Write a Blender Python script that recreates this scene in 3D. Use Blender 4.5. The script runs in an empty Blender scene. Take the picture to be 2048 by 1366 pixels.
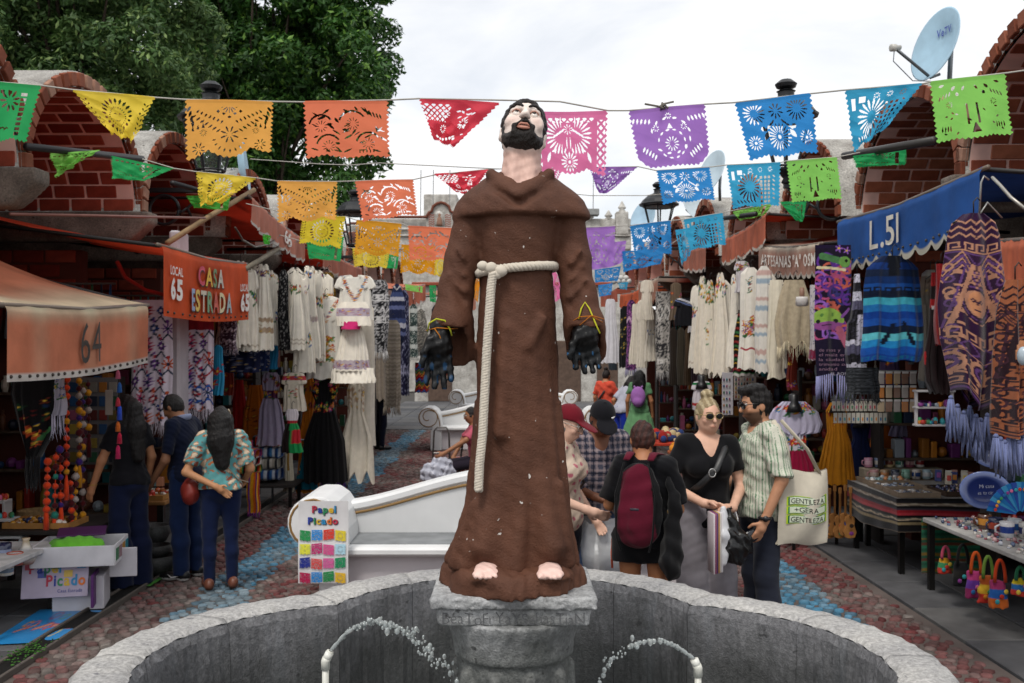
import bpy,math,random
import numpy as np
from mathutils import Vector,Matrix
R=math.radians
FCX,FCY=0.005,3.58  # middle of the fountain
random.seed(7)
RNG=np.random.default_rng(11)
SC=bpy.context.scene
COL=SC.collection

# ------------------------------------------------------------------ camera, sky, sun, exposure
FPX=1991.0  # focal length in pixels of the 2048 px wide photograph
CAMZ,HORIZ=1.95,700.0
cam_d=bpy.data.cameras.new('camera')
cam_d.sensor_width=36.0
cam_d.lens=FPX/2048.0*36.0
cam_d.clip_start,cam_d.clip_end=0.05,600.0
cam_d.shift_y=(HORIZ-683.0)/2048.0
cam_d.dof.use_dof=True
cam_d.dof.focus_distance=3.55
cam_d.dof.aperture_fstop=9.0
cam=bpy.data.objects.new('camera',cam_d)
cam.location=(0,0,CAMZ)
cam.rotation_euler=(R(90),0,0)
COL.objects.link(cam)
SC.camera=cam

SUN_EL,SUN_AZ=R(58),R(200)  # high sun behind thin cloud, from behind the camera
world=bpy.data.worlds.new('World')
SC.world=world
world.use_nodes=True
wn,wl=world.node_tree.nodes,world.node_tree.links
wn.clear()
w_out=wn.new('ShaderNodeOutputWorld');w_bg=wn.new('ShaderNodeBackground')
w_sky=wn.new('ShaderNodeTexSky');w_sky.sky_type='NISHITA';w_sky.sun_disc=False
w_sky.sun_elevation=SUN_EL;w_sky.sun_rotation=SUN_AZ
w_sky.air_density=1.0;w_sky.dust_density=2.0
w_tc=wn.new('ShaderNodeTexCoord');w_map=wn.new('ShaderNodeMapping')
w_map.inputs['Scale'].default_value=(1.6,1.6,5.0)
w_map.inputs['Location'].default_value=(0.35,0.2,0.1)
w_no=wn.new('ShaderNodeTexNoise');w_no.inputs['Scale'].default_value=1.7
w_no.inputs['Detail'].default_value=7;w_no.inputs['Roughness'].default_value=0.55
w_no.inputs['Distortion'].default_value=0.4
w_rp=wn.new('ShaderNodeValToRGB')
w_rp.color_ramp.elements[0].position=0.33;w_rp.color_ramp.elements[0].color=(0.66,0.66,0.66,1)
w_rp.color_ramp.elements[1].position=0.56;w_rp.color_ramp.elements[1].color=(1,1,1,1)
w_mx=wn.new('ShaderNodeMix');w_mx.data_type='RGBA'
w_mx.inputs[7].default_value=(8.0,8.05,8.15,1)  # the cloud layer
wl.new(w_tc.outputs['Generated'],w_map.inputs['Vector']);wl.new(w_map.outputs[0],w_no.inputs['Vector'])
wl.new(w_no.outputs['Fac'],w_rp.inputs[0]);wl.new(w_rp.outputs[0],w_mx.inputs[0])
wl.new(w_sky.outputs[0],w_mx.inputs[6]);wl.new(w_mx.outputs[2],w_bg.inputs['Color'])
w_bg.inputs['Strength'].default_value=0.1
wl.new(w_bg.outputs[0],w_out.inputs['Surface'])

sun_d=bpy.data.lights.new('sun','SUN')
sun_d.energy=1.5;sun_d.angle=R(14);sun_d.color=(1.0,0.95,0.88)
sun=bpy.data.objects.new('sun',sun_d);COL.objects.link(sun)
sun.rotation_euler=(R(90)-SUN_EL,0,R(-20))
sun.location=(0,-5,20)

SC.view_settings.view_transform='Standard'
SC.view_settings.look='None'
SC.view_settings.exposure=0.45
SC.view_settings.gamma=1.0
SC.view_settings.use_curve_mapping=False
SC.render.engine='CYCLES'
SC.cycles.max_bounces=6
SC.cycles.diffuse_bounces=2
SC.cycles.transparent_max_bounces=8
SC.cycles.caustics_reflective=False
SC.cycles.caustics_refractive=False
SC.cycles.use_denoising=True

# ------------------------------------------------------------------ helpers
def P(px,py,d):
    """Point of the place seen at a photograph pixel, d metres along the alley."""
    return np.array([(px-1024.0)/FPX*d,d,CAMZ-(py-HORIZ)/FPX*d])
def GD(px,py,z=0.0):
    d=(CAMZ-z)*FPX/(py-HORIZ)
    return P(px,py,d)
def M(px,d):
    return px/FPX*d
def c(h,k=1.0):
    h=h.lstrip('#')
    v=np.array([int(h[i:i+2],16)/255.0 for i in(0,2,4)])
    return np.where(v<=0.04045,v/12.92,((v+0.055)/1.055)**2.4)*k
def lerp(a,b,t):return a+(b-a)*t
def sstep(a,b,x):
    t=np.clip((x-a)/(b-a),0,1);return t*t*(3-2*t)

_mats={}
def mat(name,rough=0.8,spec=0.3,metal=0.0,bump=None,var=0.12,vscale=9.0,transl=0.0,weave=0.0,alpha=1.0,trans=0.0,coat=0.0,sheen=0.0,stretch=None):
    """A procedural material whose base colour is the thing's own colour (attribute Col) broken up by noise."""
    if name in _mats:return _mats[name]
    m=bpy.data.materials.new(name);m.use_nodes=True
    n,l=m.node_tree.nodes,m.node_tree.links
    b=n['Principled BSDF']
    at=n.new('ShaderNodeAttribute');at.attribute_name='Col'
    tc=n.new('ShaderNodeTexCoord')
    no=n.new('ShaderNodeTexNoise');no.inputs['Scale'].default_value=vscale;no.inputs['Detail'].default_value=5
    l.new(tc.outputs['Object'],no.inputs['Vector'])
    mr=n.new('ShaderNodeMapRange');mr.inputs[1].default_value=0.3;mr.inputs[2].default_value=0.7
    mr.inputs[3].default_value=1-var;mr.inputs[4].default_value=1+var
    l.new(no.outputs['Fac'],mr.inputs[0])
    mx=n.new('ShaderNodeVectorMath');mx.operation='SCALE'
    l.new(at.outputs['Color'],mx.inputs[0]);l.new(mr.outputs[0],mx.inputs['Scale'])
    l.new(mx.outputs[0],b.inputs['Base Color'])
    b.inputs['Roughness'].default_value=rough
    b.inputs['Specular IOR Level'].default_value=spec
    b.inputs['Metallic'].default_value=metal
    if coat:b.inputs['Coat Weight'].default_value=coat
    if sheen:b.inputs['Sheen Weight'].default_value=sheen
    if trans:b.inputs['Transmission Weight'].default_value=trans
    if alpha<1:b.inputs['Alpha'].default_value=alpha
    h=None
    if bump:
        nb=n.new('ShaderNodeTexNoise');nb.inputs['Scale'].default_value=bump[0];nb.inputs['Detail'].default_value=6
        if stretch:
            sm_=n.new('ShaderNodeMapping');sm_.inputs['Scale'].default_value=stretch;l.new(tc.outputs['Object'],sm_.inputs['Vector']);l.new(sm_.outputs[0],nb.inputs['Vector'])
        else:l.new(tc.outputs['Object'],nb.inputs['Vector'])
        h=nb.outputs['Fac']
    if weave:
        wv=n.new('ShaderNodeTexWave');wv.bands_direction='DIAGONAL';wv.inputs['Scale'].default_value=weave;wv.inputs['Distortion'].default_value=2
        l.new(tc.outputs['Object'],wv.inputs['Vector'])
        if h is None:h=wv.outputs['Fac']
        else:
            ad=n.new('ShaderNodeMath');ad.operation='ADD';l.new(h,ad.inputs[0]);l.new(wv.outputs['Fac'],ad.inputs[1]);h=ad.outputs[0]
    if h is not None:
        bp=n.new('ShaderNodeBump');bp.inputs['Strength'].default_value=bump[1]if bump else 0.15
        bp.inputs['Distance'].default_value=bump[2]if bump and len(bump)>2 else 0.01
        l.new(h,bp.inputs['Height']);l.new(bp.outputs[0],b.inputs['Normal'])
    if transl:
        tr=n.new('ShaderNodeBsdfTranslucent');l.new(mx.outputs[0],tr.inputs['Color'])
        ms=n.new('ShaderNodeMixShader');ms.inputs[0].default_value=transl
        l.new(b.outputs[0],ms.inputs[1]);l.new(tr.outputs[0],ms.inputs[2])
        l.new(ms.outputs[0],n['Material Output'].inputs['Surface'])
    _mats[name]=m
    return m

CLOTH=mat('cloth',0.9,0.15,bump=(60,0.25,0.004),var=0.08,vscale=14,transl=0.12,sheen=0.1)
KNIT=mat('wool',0.95,0.1,bump=(130,0.5,0.006),var=0.14,vscale=30,sheen=0.2)
CANVAS=mat('awning_canvas',0.75,0.25,bump=(12,0.45,0.012),var=0.24,vscale=2.6,transl=0.32)
PAPER=mat('tissue_paper',0.7,0.3,bump=(25,0.3,0.006),var=0.04,vscale=12,transl=0.5)
PAINT=mat('paint',0.5,0.4,bump=(30,0.12,0.004),var=0.08)
MATTE=mat('matte_paint',0.85,0.2,bump=(24,0.3,0.006),var=0.14,vscale=6)
METAL=mat('metal',0.38,0.5,metal=0.6,bump=(40,0.1,0.003),var=0.1)
PLAST=mat('plastic',0.35,0.5,var=0.05)
GLAZE=mat('glazed_ceramic',0.16,0.5,var=0.06,coat=0.3)
SKIN=mat('skin',0.55,0.35,bump=(90,0.08,0.002),var=0.07,vscale=20)
HAIR=mat('hair',0.5,0.4,bump=(9,0.9,0.012),var=0.25,vscale=40,stretch=(22,22,1))
LEATH=mat('leather',0.42,0.45,bump=(80,0.2,0.003),var=0.12)
WOOD=mat('wood',0.75,0.25,bump=(50,0.3,0.004),var=0.25,vscale=8)
WICK=mat('straw',0.85,0.2,bump=(90,0.7,0.006),var=0.25,vscale=40)

def raw_mesh(name,V,F,cols=None,smooth=True):
    V=np.asarray(V,np.float32)
    me=bpy.data.meshes.new(name)
    if isinstance(F,np.ndarray):
        nf,k=F.shape
        me.vertices.add(len(V));me.vertices.foreach_set('co',V.ravel())
        me.loops.add(nf*k);me.loops.foreach_set('vertex_index',F.astype(np.int32).ravel())
        me.polygons.add(nf);me.polygons.foreach_set('loop_start',np.arange(0,nf*k,k,dtype=np.int32))
        me.update(calc_edges=True);me.validate()
    else:
        me.from_pydata([tuple(map(float,v))for v in V],[],[tuple(map(int,f))for f in F])
    if cols is not None:
        cols=np.asarray(cols,np.float32)
        if cols.ndim==1:cols=np.tile(cols,(len(V),1))
        a=me.attributes.new('Col','FLOAT_COLOR','POINT')
        a.data.foreach_set('color',np.column_stack([np.clip(cols,0,1),np.ones(len(cols))]).astype(np.float32).ravel())
    me.polygons.foreach_set('use_smooth',np.full(len(me.polygons),bool(smooth)))
    return me

def tag(o,label=None,cat=None,group=None,kind=None):
    if label:o['label']=label
    if cat:o['category']=cat
    if group:o['group']=group
    if kind:o['kind']=kind
    return o
def thing(name,label,cat,loc,group=None):
    o=bpy.data.objects.new(name,None);COL.objects.link(o)
    o.empty_display_size=0.1
    o.location=tuple(map(float,loc))
    return tag(o,label,cat,group)
def _off(p):
    v=np.zeros(3)
    while p is not None:
        v+=np.array(p.location);p=p.parent
    return v
def put(name,V,F,mt,parent=None,cols=None,smooth=True,label=None,cat=None,group=None,kind=None):
    """Link one mesh object from world coordinates; its origin sits at its base."""
    V=np.asarray(V,float)
    lo,hi=V.min(0),V.max(0)
    org=np.array([(lo[0]+hi[0])/2,(lo[1]+hi[1])/2,lo[2]])
    me=raw_mesh(name,V-org,F,cols,smooth)
    me.materials.append(mt)
    o=bpy.data.objects.new(name,me);COL.objects.link(o)
    o.location=tuple(map(float,org-(_off(parent)if parent is not None else 0)))
    if parent is not None:o.parent=parent
    return tag(o,label,cat,group,kind)
def copy_tree(o,parent=None,**k):
    q=o.copy();COL.objects.link(q)
    if parent is not None:q.parent=parent
    for ch in list(o.children):copy_tree(ch,q)
    return q
def empty_mesh_copy(o,loc,label=None,rz=None,sc=None):
    q=copy_tree(o);q.location=tuple(map(float,loc))
    if label:q['label']=label
    if rz is not None:q.rotation_euler=(0,0,rz)
    if sc is not None:q.scale=(sc,sc,sc)
    return q

def frame(d,up=(0,0,1)):
    d=np.asarray(d,float);d=d/(np.linalg.norm(d)+1e-12)
    u=np.asarray(up,float)
    if abs(d@u)>0.95:u=np.array([1.0,0,0])
    x=np.cross(u,d);x/=np.linalg.norm(x)
    return x,np.cross(d,x),d

class MB:
    """Collects shapes with their colours into one mesh."""
    def __init__(s):s.V,s.F,s.C,s.n=[],[],[],0
    def add(s,V,F,col):
        V=np.asarray(V,float);col=np.asarray(col,float)
        s.V.append(V);s.C.append(np.tile(col,(len(V),1))if col.ndim==1 else col)
        s.F+=[tuple(int(i)+s.n for i in f)for f in F];s.n+=len(V);return s
    def box(s,ctr,size,col,rot=None,taper=1.0,jit=0.0):
        x,y,z=np.asarray(size,float)/2
        t=taper
        V=np.array([[-x,-y,-z],[x,-y,-z],[x,y,-z],[-x,y,-z],[-x*t,-y*t,z],[x*t,-y*t,z],[x*t,y*t,z],[-x*t,y*t,z]])
        if jit:V=V+RNG.normal(0,jit,V.shape)
        if rot is not None:V=V@np.asarray(rot).T
        return s.add(V+np.asarray(ctr,float),[(3,2,1,0),(4,5,6,7),(0,1,5,4),(1,2,6,5),(2,3,7,6),(3,0,4,7)],col)
    def bbox(s,ctr,size,col,b=0.01,rot=None):
        """box with chamfered edges"""
        h=np.asarray(size,float)/2;b=min(b,h.min()*0.9);V=[];idx={}
        for sx in(-1,1):
            for sy in(-1,1):
                for sz in(-1,1):
                    for ax in range(3):
                        v=np.array([sx,sy,sz])*h
                        for k in range(3):
                            if k!=ax:v[k]-=[sx,sy,sz][k]*b
                        idx[(sx,sy,sz,ax)]=len(V);V.append(v)
        F=[]
        for ax in range(3):
            o1,o2=(ax+1)%3,(ax+2)%3
            for sg in(-1,1):
                q=[]
                for a_,b_ in((-1,-1),(1,-1),(1,1),(-1,1)):
                    k=[0,0,0];k[ax]=sg;k[o1]=a_;k[o2]=b_
                    q.append(idx[(k[0],k[1],k[2],ax)])
                F.append(q if sg>0 else q[::-1])
            for a_ in(-1,1):
                for b_ in(-1,1):
                    k0=[0,0,0];k0[o1]=a_;k0[o2]=b_
                    ka,kb=list(k0),list(k0);ka[ax]=-1;kb[ax]=1
                    q=[idx[(*ka,o1)],idx[(*kb,o1)],idx[(*kb,o2)],idx[(*ka,o2)]]
                    F.append(q if a_*b_<0 else q[::-1])
        for sx in(-1,1):
            for sy in(-1,1):
                for sz in(-1,1):
                    q=[idx[(sx,sy,sz,a)]for a in range(3)]
                    F.append(q if sx*sy*sz>0 else q[::-1])
        V=np.array(V)
        if rot is not None:V=V@np.asarray(rot).T
        return s.add(V+np.asarray(ctr,float),F,col)
    def tube(s,pts,r,col,n=8,cap=True,flat=1.0):
        pts=[np.asarray(p,float)for p in pts];m=len(pts)
        rr=[r]*m if np.isscalar(r)else list(r)
        V,F=[],[];px=None
        for i,p in enumerate(pts):
            d=pts[min(i+1,m-1)]-pts[max(i-1,0)]
            x,y,_=frame(d)
            if px is not None:
                dd=d/(np.linalg.norm(d)+1e-12)
                q=px-dd*(px@dd)
                if np.linalg.norm(q)>1e-6:
                    x=q/np.linalg.norm(q);y=np.cross(dd,x)
            px=x
            for k in range(n):
                a=2*math.pi*k/n
                V.append(p+(x*math.cos(a)+y*math.sin(a)*flat)*rr[i])
        for i in range(m-1):
            for k in range(n):
                F.append((i*n+k,i*n+(k+1)%n,(i+1)*n+(k+1)%n,(i+1)*n+k))
        if cap:F.append(tuple(range(n))[::-1]);F.append(tuple((m-1)*n+k for k in range(n)))
        return s.add(V,F,col)
    def lathe(s,ctr,prof,col,n=20,axis=None,sx=1.0,sy=1.0,ang=0.0):
        """prof: (radius, height) from bottom to top; col may be one colour or one per profile point"""
        x,y,d=(np.array([1.,0,0]),np.array([0,1.,0]),np.array([0,0,1.]))if axis is None else frame(axis)
        V,F=[],[];m=len(prof)
        for r,h in prof:
            for k in range(n):
                a=2*math.pi*k/n+ang
                V.append(np.asarray(ctr)+x*math.cos(a)*r*sx+y*math.sin(a)*r*sy+d*h)
        for i in range(m-1):
            for k in range(n):
                F.append((i*n+k,i*n+(k+1)%n,(i+1)*n+(k+1)%n,(i+1)*n+k))
        F.append(tuple(range(n))[::-1]);F.append(tuple((m-1)*n+k for k in range(n)))
        col=np.asarray(col,float)
        if col.ndim==2:col=np.repeat(col,n,axis=0)
        return s.add(V,F,col)
    def ball(s,ctr,r,col,n=10,m=6,rot=None,jit=0.0):
        r=np.ones(3)*np.asarray(r,float)
        V=[[0,0,-1.0]]
        for i in range(1,m):
            t=math.pi*i/m
            for k in range(n):
                a=2*math.pi*k/n
                V.append([math.sin(t)*math.cos(a),math.sin(t)*math.sin(a),-math.cos(t)])
        V.append([0,0,1.0]);V=np.array(V)
        if jit:V=V*(1+RNG.normal(0,jit,(len(V),1)))
        V=V*r
        if rot is not None:V=V@np.asarray(rot).T
        F=[(0,1+(k+1)%n,1+k)for k in range(n)]
        for i in range(m-2):
            for k in range(n):
                a,b=1+i*n+k,1+i*n+(k+1)%n
                F.append((a,b,b+n,a+n))
        t=len(V)-1;o=1+(m-2)*n
        F+=[(o+k,o+(k+1)%n,t)for k in range(n)]
        return s.add(V+np.asarray(ctr,float),F,col)
    def sheet(s,fn,nu,nv,colfn,mask=None):
        V,F,C=sheet_arrays(fn,nu,nv,colfn,mask)
        return s.add(V,F,C)
    def poly(s,pts,thick,col,nrm):
        """flat polygon given a thickness along nrm"""
        pts=np.asarray(pts,float);n=len(pts);off=np.asarray(nrm,float)*thick
        V=np.vstack([pts,pts-off])
        F=[tuple(range(n)),tuple(range(2*n-1,n-1,-1))]+[(i,i+n,(i+1)%n+n,(i+1)%n)for i in range(n)]
        return s.add(V,F,col)
    def build(s,name,mt,parent=None,smooth=False,**k):
        return put(name,np.vstack(s.V),s.F,mt,parent,np.vstack(s.C),smooth,**k)

def sheet_arrays(fn,nu,nv,colfn,mask=None):
    u,v=np.meshgrid(np.linspace(0,1,nu),np.linspace(0,1,nv))
    V=np.stack(fn(u,v),-1).reshape(-1,3)
    C=colfn(u,v)if callable(colfn)else np.asarray(colfn,float)
    C=np.broadcast_to(C,u.shape+(3,)).reshape(-1,3)
    i=np.arange(nu*nv).reshape(nv,nu)
    F=np.stack([i[:-1,:-1],i[:-1,1:],i[1:,1:],i[1:,:-1]],-1).reshape(-1,4)
    if mask is not None:
        uc,vc=np.meshgrid((np.arange(nu-1)+.5)/(nu-1),(np.arange(nv-1)+.5)/(nv-1))
        F=F[mask(uc,vc).ravel()]
        used=np.unique(F);mp=np.full(nu*nv,-1);mp[used]=np.arange(len(used))
        V,C,F=V[used],C[used],mp[F]
    return V,F,C
def put_sheet(name,fn,nu,nv,colfn,mt,parent=None,mask=None,smooth=True,**k):
    V,F,C=sheet_arrays(fn,nu,nv,colfn,mask)
    return put(name,V,F,mt,parent,C,smooth,**k)

def rotz(a):ca,sa=math.cos(a),math.sin(a);return np.array([[ca,-sa,0],[sa,ca,0],[0,0,1.0]])
def rotx(a):ca,sa=math.cos(a),math.sin(a);return np.array([[1.0,0,0],[0,ca,-sa],[0,sa,ca]])
def roty(a):ca,sa=math.cos(a),math.sin(a);return np.array([[ca,0,sa],[0,1.0,0],[-sa,0,ca]])

# lettering: each character is outlined once by the built-in font, then laid on surfaces
_gl={}
def glyphs(chars,bold):
    need=[ch for ch in sorted(set(chars))if(ch,bold)not in _gl and ch!=' ']
    if not need:return
    obs=[]
    for ch in need:
        cu=bpy.data.curves.new('g','FONT');cu.body=ch;cu.offset=bold;cu.resolution_u=3
        o=bpy.data.objects.new('g',cu);COL.objects.link(o);obs.append((ch,o,cu))
    dg=bpy.context.evaluated_depsgraph_get();dg.update()
    for ch,o,cu in obs:
        ev=o.evaluated_get(dg);me=ev.to_mesh()
        V=np.array([v.co[:2]for v in me.vertices]).reshape(-1,2);F=[tuple(p.vertices)for p in me.polygons]
        ev.to_mesh_clear()
        _gl[(ch,bold)]=(V,F)
    for ch,o,cu in obs:
        bpy.data.objects.remove(o);bpy.data.curves.remove(cu)
def _preload():
    for b in(0.0,0.02,0.045):glyphs('ABCDEFGHIJKLMNOPQRSTUVWXYZabcdefghijklmnopqrstuvwxyz0123456789.+-"',b)
_preload()
def text_into(mb,s,fn,col,height=1.0,bold=0.02,width=None,gap=0.09,x0=0.0,y0=0.0,cols=None):
    """Letters of s; fn maps (x, y) on the writing plane to a point."""
    glyphs(s,bold)
    x=0.0;parts=[]
    for i,ch in enumerate(s):
        if ch==' ':x+=0.32;continue
        V,F=_gl[(ch,bold)]
        if len(V)==0:continue
        lo,hi=V[:,0].min(),V[:,0].max()
        parts.append((V+[x-lo,0],F,i));x+=hi-lo+gap
    tot=max(x-gap,1e-6)
    sx=height/0.72 if width is None else width/tot
    for V,F,i in parts:
        W=np.array([fn(x0+p[0]*sx,y0+p[1]*height/0.72)for p in V])
        mb.add(W,F,cols[i%len(cols)]if cols else col)
    return tot*sx

# ------------------------------------------------------------------ smooth bodies: distance fields turned into meshes
class SDF:
    def __init__(s,lo,hi,h):
        s.lo,s.h=np.asarray(lo,np.float32),h
        s.n=np.ceil((np.asarray(hi)-np.asarray(lo))/h).astype(int)+1
        s.D=np.full(s.n,9.0,np.float32)
    def _sl(s,lo,hi,pad):
        a=np.maximum(((np.asarray(lo)-pad-s.lo)/s.h).astype(int),0)
        b=np.minimum(((np.asarray(hi)+pad-s.lo)/s.h).astype(int)+2,s.n)
        if np.any(b<=a):return None,None
        ax=[s.lo[i]+s.h*np.arange(a[i],b[i],dtype=np.float32)for i in range(3)]
        return tuple(slice(a[i],b[i])for i in range(3)),(ax[0][:,None,None],ax[1][None,:,None],ax[2][None,None,:])
    def _mix(s,sl,d,k,sub):
        D=s.D[sl]
        if sub:
            d=-d
            if k>0:
                h=np.clip(0.5-0.5*(d-D)/k,0,1);s.D[sl]=d*(1-h)+D*h+k*h*(1-h)
            else:s.D[sl]=np.maximum(D,d)
        elif k>0:
            h=np.clip(0.5+0.5*(D-d)/k,0,1);s.D[sl]=D*(1-h)+d*h-k*h*(1-h)
        else:s.D[sl]=np.minimum(D,d)
    def cap(s,a,b,ra,rb=None,k=0.02,sub=False,clip=None):
        rb=ra if rb is None else rb
        a,b=np.asarray(a,np.float32),np.asarray(b,np.float32)
        m=max(ra,rb)
        sl,(X,Y,Z)=s._sl(np.minimum(a,b)-m,np.maximum(a,b)+m,k+3*s.h)
        if sl is None:return s
        ab=b-a;L=float(ab@ab)+1e-9
        t0=((X-a[0])*ab[0]+(Y-a[1])*ab[1]+(Z-a[2])*ab[2])/L
        t=np.clip(t0,0,1)
        d=np.sqrt((X-a[0]-t*ab[0])**2+(Y-a[1]-t*ab[1])**2+(Z-a[2]-t*ab[2])**2)-(ra+(rb-ra)*t)
        if clip:d=np.maximum(d,(t0-clip)*math.sqrt(L))
        s._mix(sl,d,k,sub);return s
    def ell(s,ctr,r,k=0.02,rot=None,sub=False):
        ctr,r=np.asarray(ctr,np.float32),np.ones(3,np.float32)*np.asarray(r,np.float32)
        m=r.max()if rot is not None else r
        sl,q=s._sl(ctr-m,ctr+m,k+3*s.h)
        if sl is None:return s
        x,y,z=q[0]-ctr[0],q[1]-ctr[1],q[2]-ctr[2]
        if rot is not None:
            Q=np.asarray(rot)
            x,y,z=Q[0,0]*x+Q[1,0]*y+Q[2,0]*z,Q[0,1]*x+Q[1,1]*y+Q[2,1]*z,Q[0,2]*x+Q[1,2]*y+Q[2,2]*z
        k0=np.sqrt((x/r[0])**2+(y/r[1])**2+(z/r[2])**2)
        k1=np.sqrt((x/r[0]**2)**2+(y/r[1]**2)**2+(z/r[2]**2)**2)+1e-6
        s._mix(sl,k0*(k0-1)/k1,k,sub);return s
    def fun(s,lo,hi,f,k=0.0,sub=False):
        sl,q=s._sl(lo,hi,k+3*s.h)
        if sl is None:return s
        s._mix(sl,f(*q)+np.zeros(s.D[sl].shape,np.float32),k,sub);return s
    def loft(s,zs,cx,cy,a,b,k=0.02,mod=None,zpad=0.0):
        """vertical body: ellipse half axes a, b and centre (cx, cy) as functions of height"""
        zs=np.asarray(zs,float);o=np.argsort(zs);g=lambda arr:(np.ones(len(zs))*np.asarray(arr,float))[o]
        zs2,cx,cy,a,b=zs[o],g(cx),g(cy),g(a),g(b)
        lo=[(cx-a).min()-.03,(cy-b).min()-.03,zs2[0]];hi=[(cx+a).max()+.03,(cy+b).max()+.03,zs2[-1]]
        def f(X,Y,Z):
            z=Z.ravel();I=lambda arr:np.interp(z,zs2,arr)[None,None,:]
            dx,dy=X-I(cx),Y-I(cy);A,B=I(a),I(b)
            q=np.sqrt((dx/A)**2+(dy/B)**2)
            m=np.minimum(A,B)
            d=(q-1)*m
            if mod is not None:d=d-mod(np.arctan2(dy/B,dx/A),Z)
            return np.maximum(np.maximum(d,Z-zs2[-1]),zs2[0]-Z)
        return s.fun(lo,hi,f,k)
    def wrinkle(s,amp,freq,seed=0):
        r=np.random.default_rng(seed)
        ax=[(s.lo[i]+s.h*np.arange(s.n[i],dtype=np.float32))for i in range(3)]
        X,Y,Z=ax[0][:,None,None],ax[1][None,:,None],ax[2][None,None,:]
        for j in range(3):
            w=r.normal(0,1,3)*freq*(1+.5*j);ph=r.uniform(0,6.28)
            s.D+=(amp/(1+.5*j)*np.sin(X*w[0]+Y*w[1]+Z*w[2]+ph)).astype(np.float32)
        return s
    def cut(s,f):
        ax=[(s.lo[i]+s.h*np.arange(s.n[i],dtype=np.float32))for i in range(3)]
        s.D=np.maximum(s.D,f(ax[0][:,None,None],ax[1][None,:,None],ax[2][None,None,:])).astype(np.float32);return s
    def mesh(s,relax=1):
        D=s.D
        D[0],D[-1],D[:,0],D[:,-1],D[:,:,0],D[:,:,-1]=9,9,9,9,9,9
        n=np.array(D.shape);ins=D<0
        cnt=np.zeros(n-1,np.int8)
        for i in(0,1):
            for j in(0,1):
                for k in(0,1):
                    cnt+=ins[i:n[0]-1+i,j:n[1]-1+j,k:n[2]-1+k]
        act=np.argwhere((cnt>0)&(cnt<8))
        idx=np.full(n-1,-1,np.int64);idx[tuple(act.T)]=np.arange(len(act))
        acc=np.zeros((len(act),3));w=np.zeros(len(act))
        for ax in range(3):
            o=[a for a in range(3)if a!=ax]
            for p in(0,1):
                for q in(0,1):
                    c0=act.copy();c0[:,o[0]]+=p;c0[:,o[1]]+=q
                    c1=c0.copy();c1[:,ax]+=1
                    d0,d1=D[tuple(c0.T)],D[tuple(c1.T)]
                    m=(d0<0)!=(d1<0)
                    t=d0[m]/(d0[m]-d1[m])
                    pt=c0[m].astype(float);pt[:,ax]+=t
                    acc[m]+=pt;w[m]+=1
        V=acc/w[:,None]
        Fs=[]
        for ax in range(3):
            o=[(ax+1)%3,(ax+2)%3]
            sl0=[slice(1,-1)]*3;sl1=[slice(1,-1)]*3
            sl0[ax]=slice(0,n[ax]-1);sl1[ax]=slice(1,n[ax])
            a,b=ins[tuple(sl0)],ins[tuple(sl1)]
            e=np.argwhere(a!=b);fl=a[tuple(e.T)]
            e2=e.copy();e2[:,o[0]]+=1;e2[:,o[1]]+=1
            q=[]
            for p,r_ in((0,0),(1,0),(1,1),(0,1)):
                cc=e2.copy();cc[:,o[0]]-=p;cc[:,o[1]]-=r_
                q.append(idx[tuple(cc.T)])
            F=np.stack(q,1);F[~fl]=F[~fl][:,::-1]
            Fs.append(F)
        F=np.vstack(Fs)
        for _ in range(relax):
            S=np.zeros_like(V);ct=np.zeros(len(V))
            for i in range(4):
                for j in(1,3):
                    np.add.at(S,F[:,i],V[F[:,(i+j)%4]]);np.add.at(ct,F[:,i],1)
            V=V*0.45+0.55*S/np.maximum(ct,1)[:,None]
        return V*s.h+s.lo,F
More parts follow.
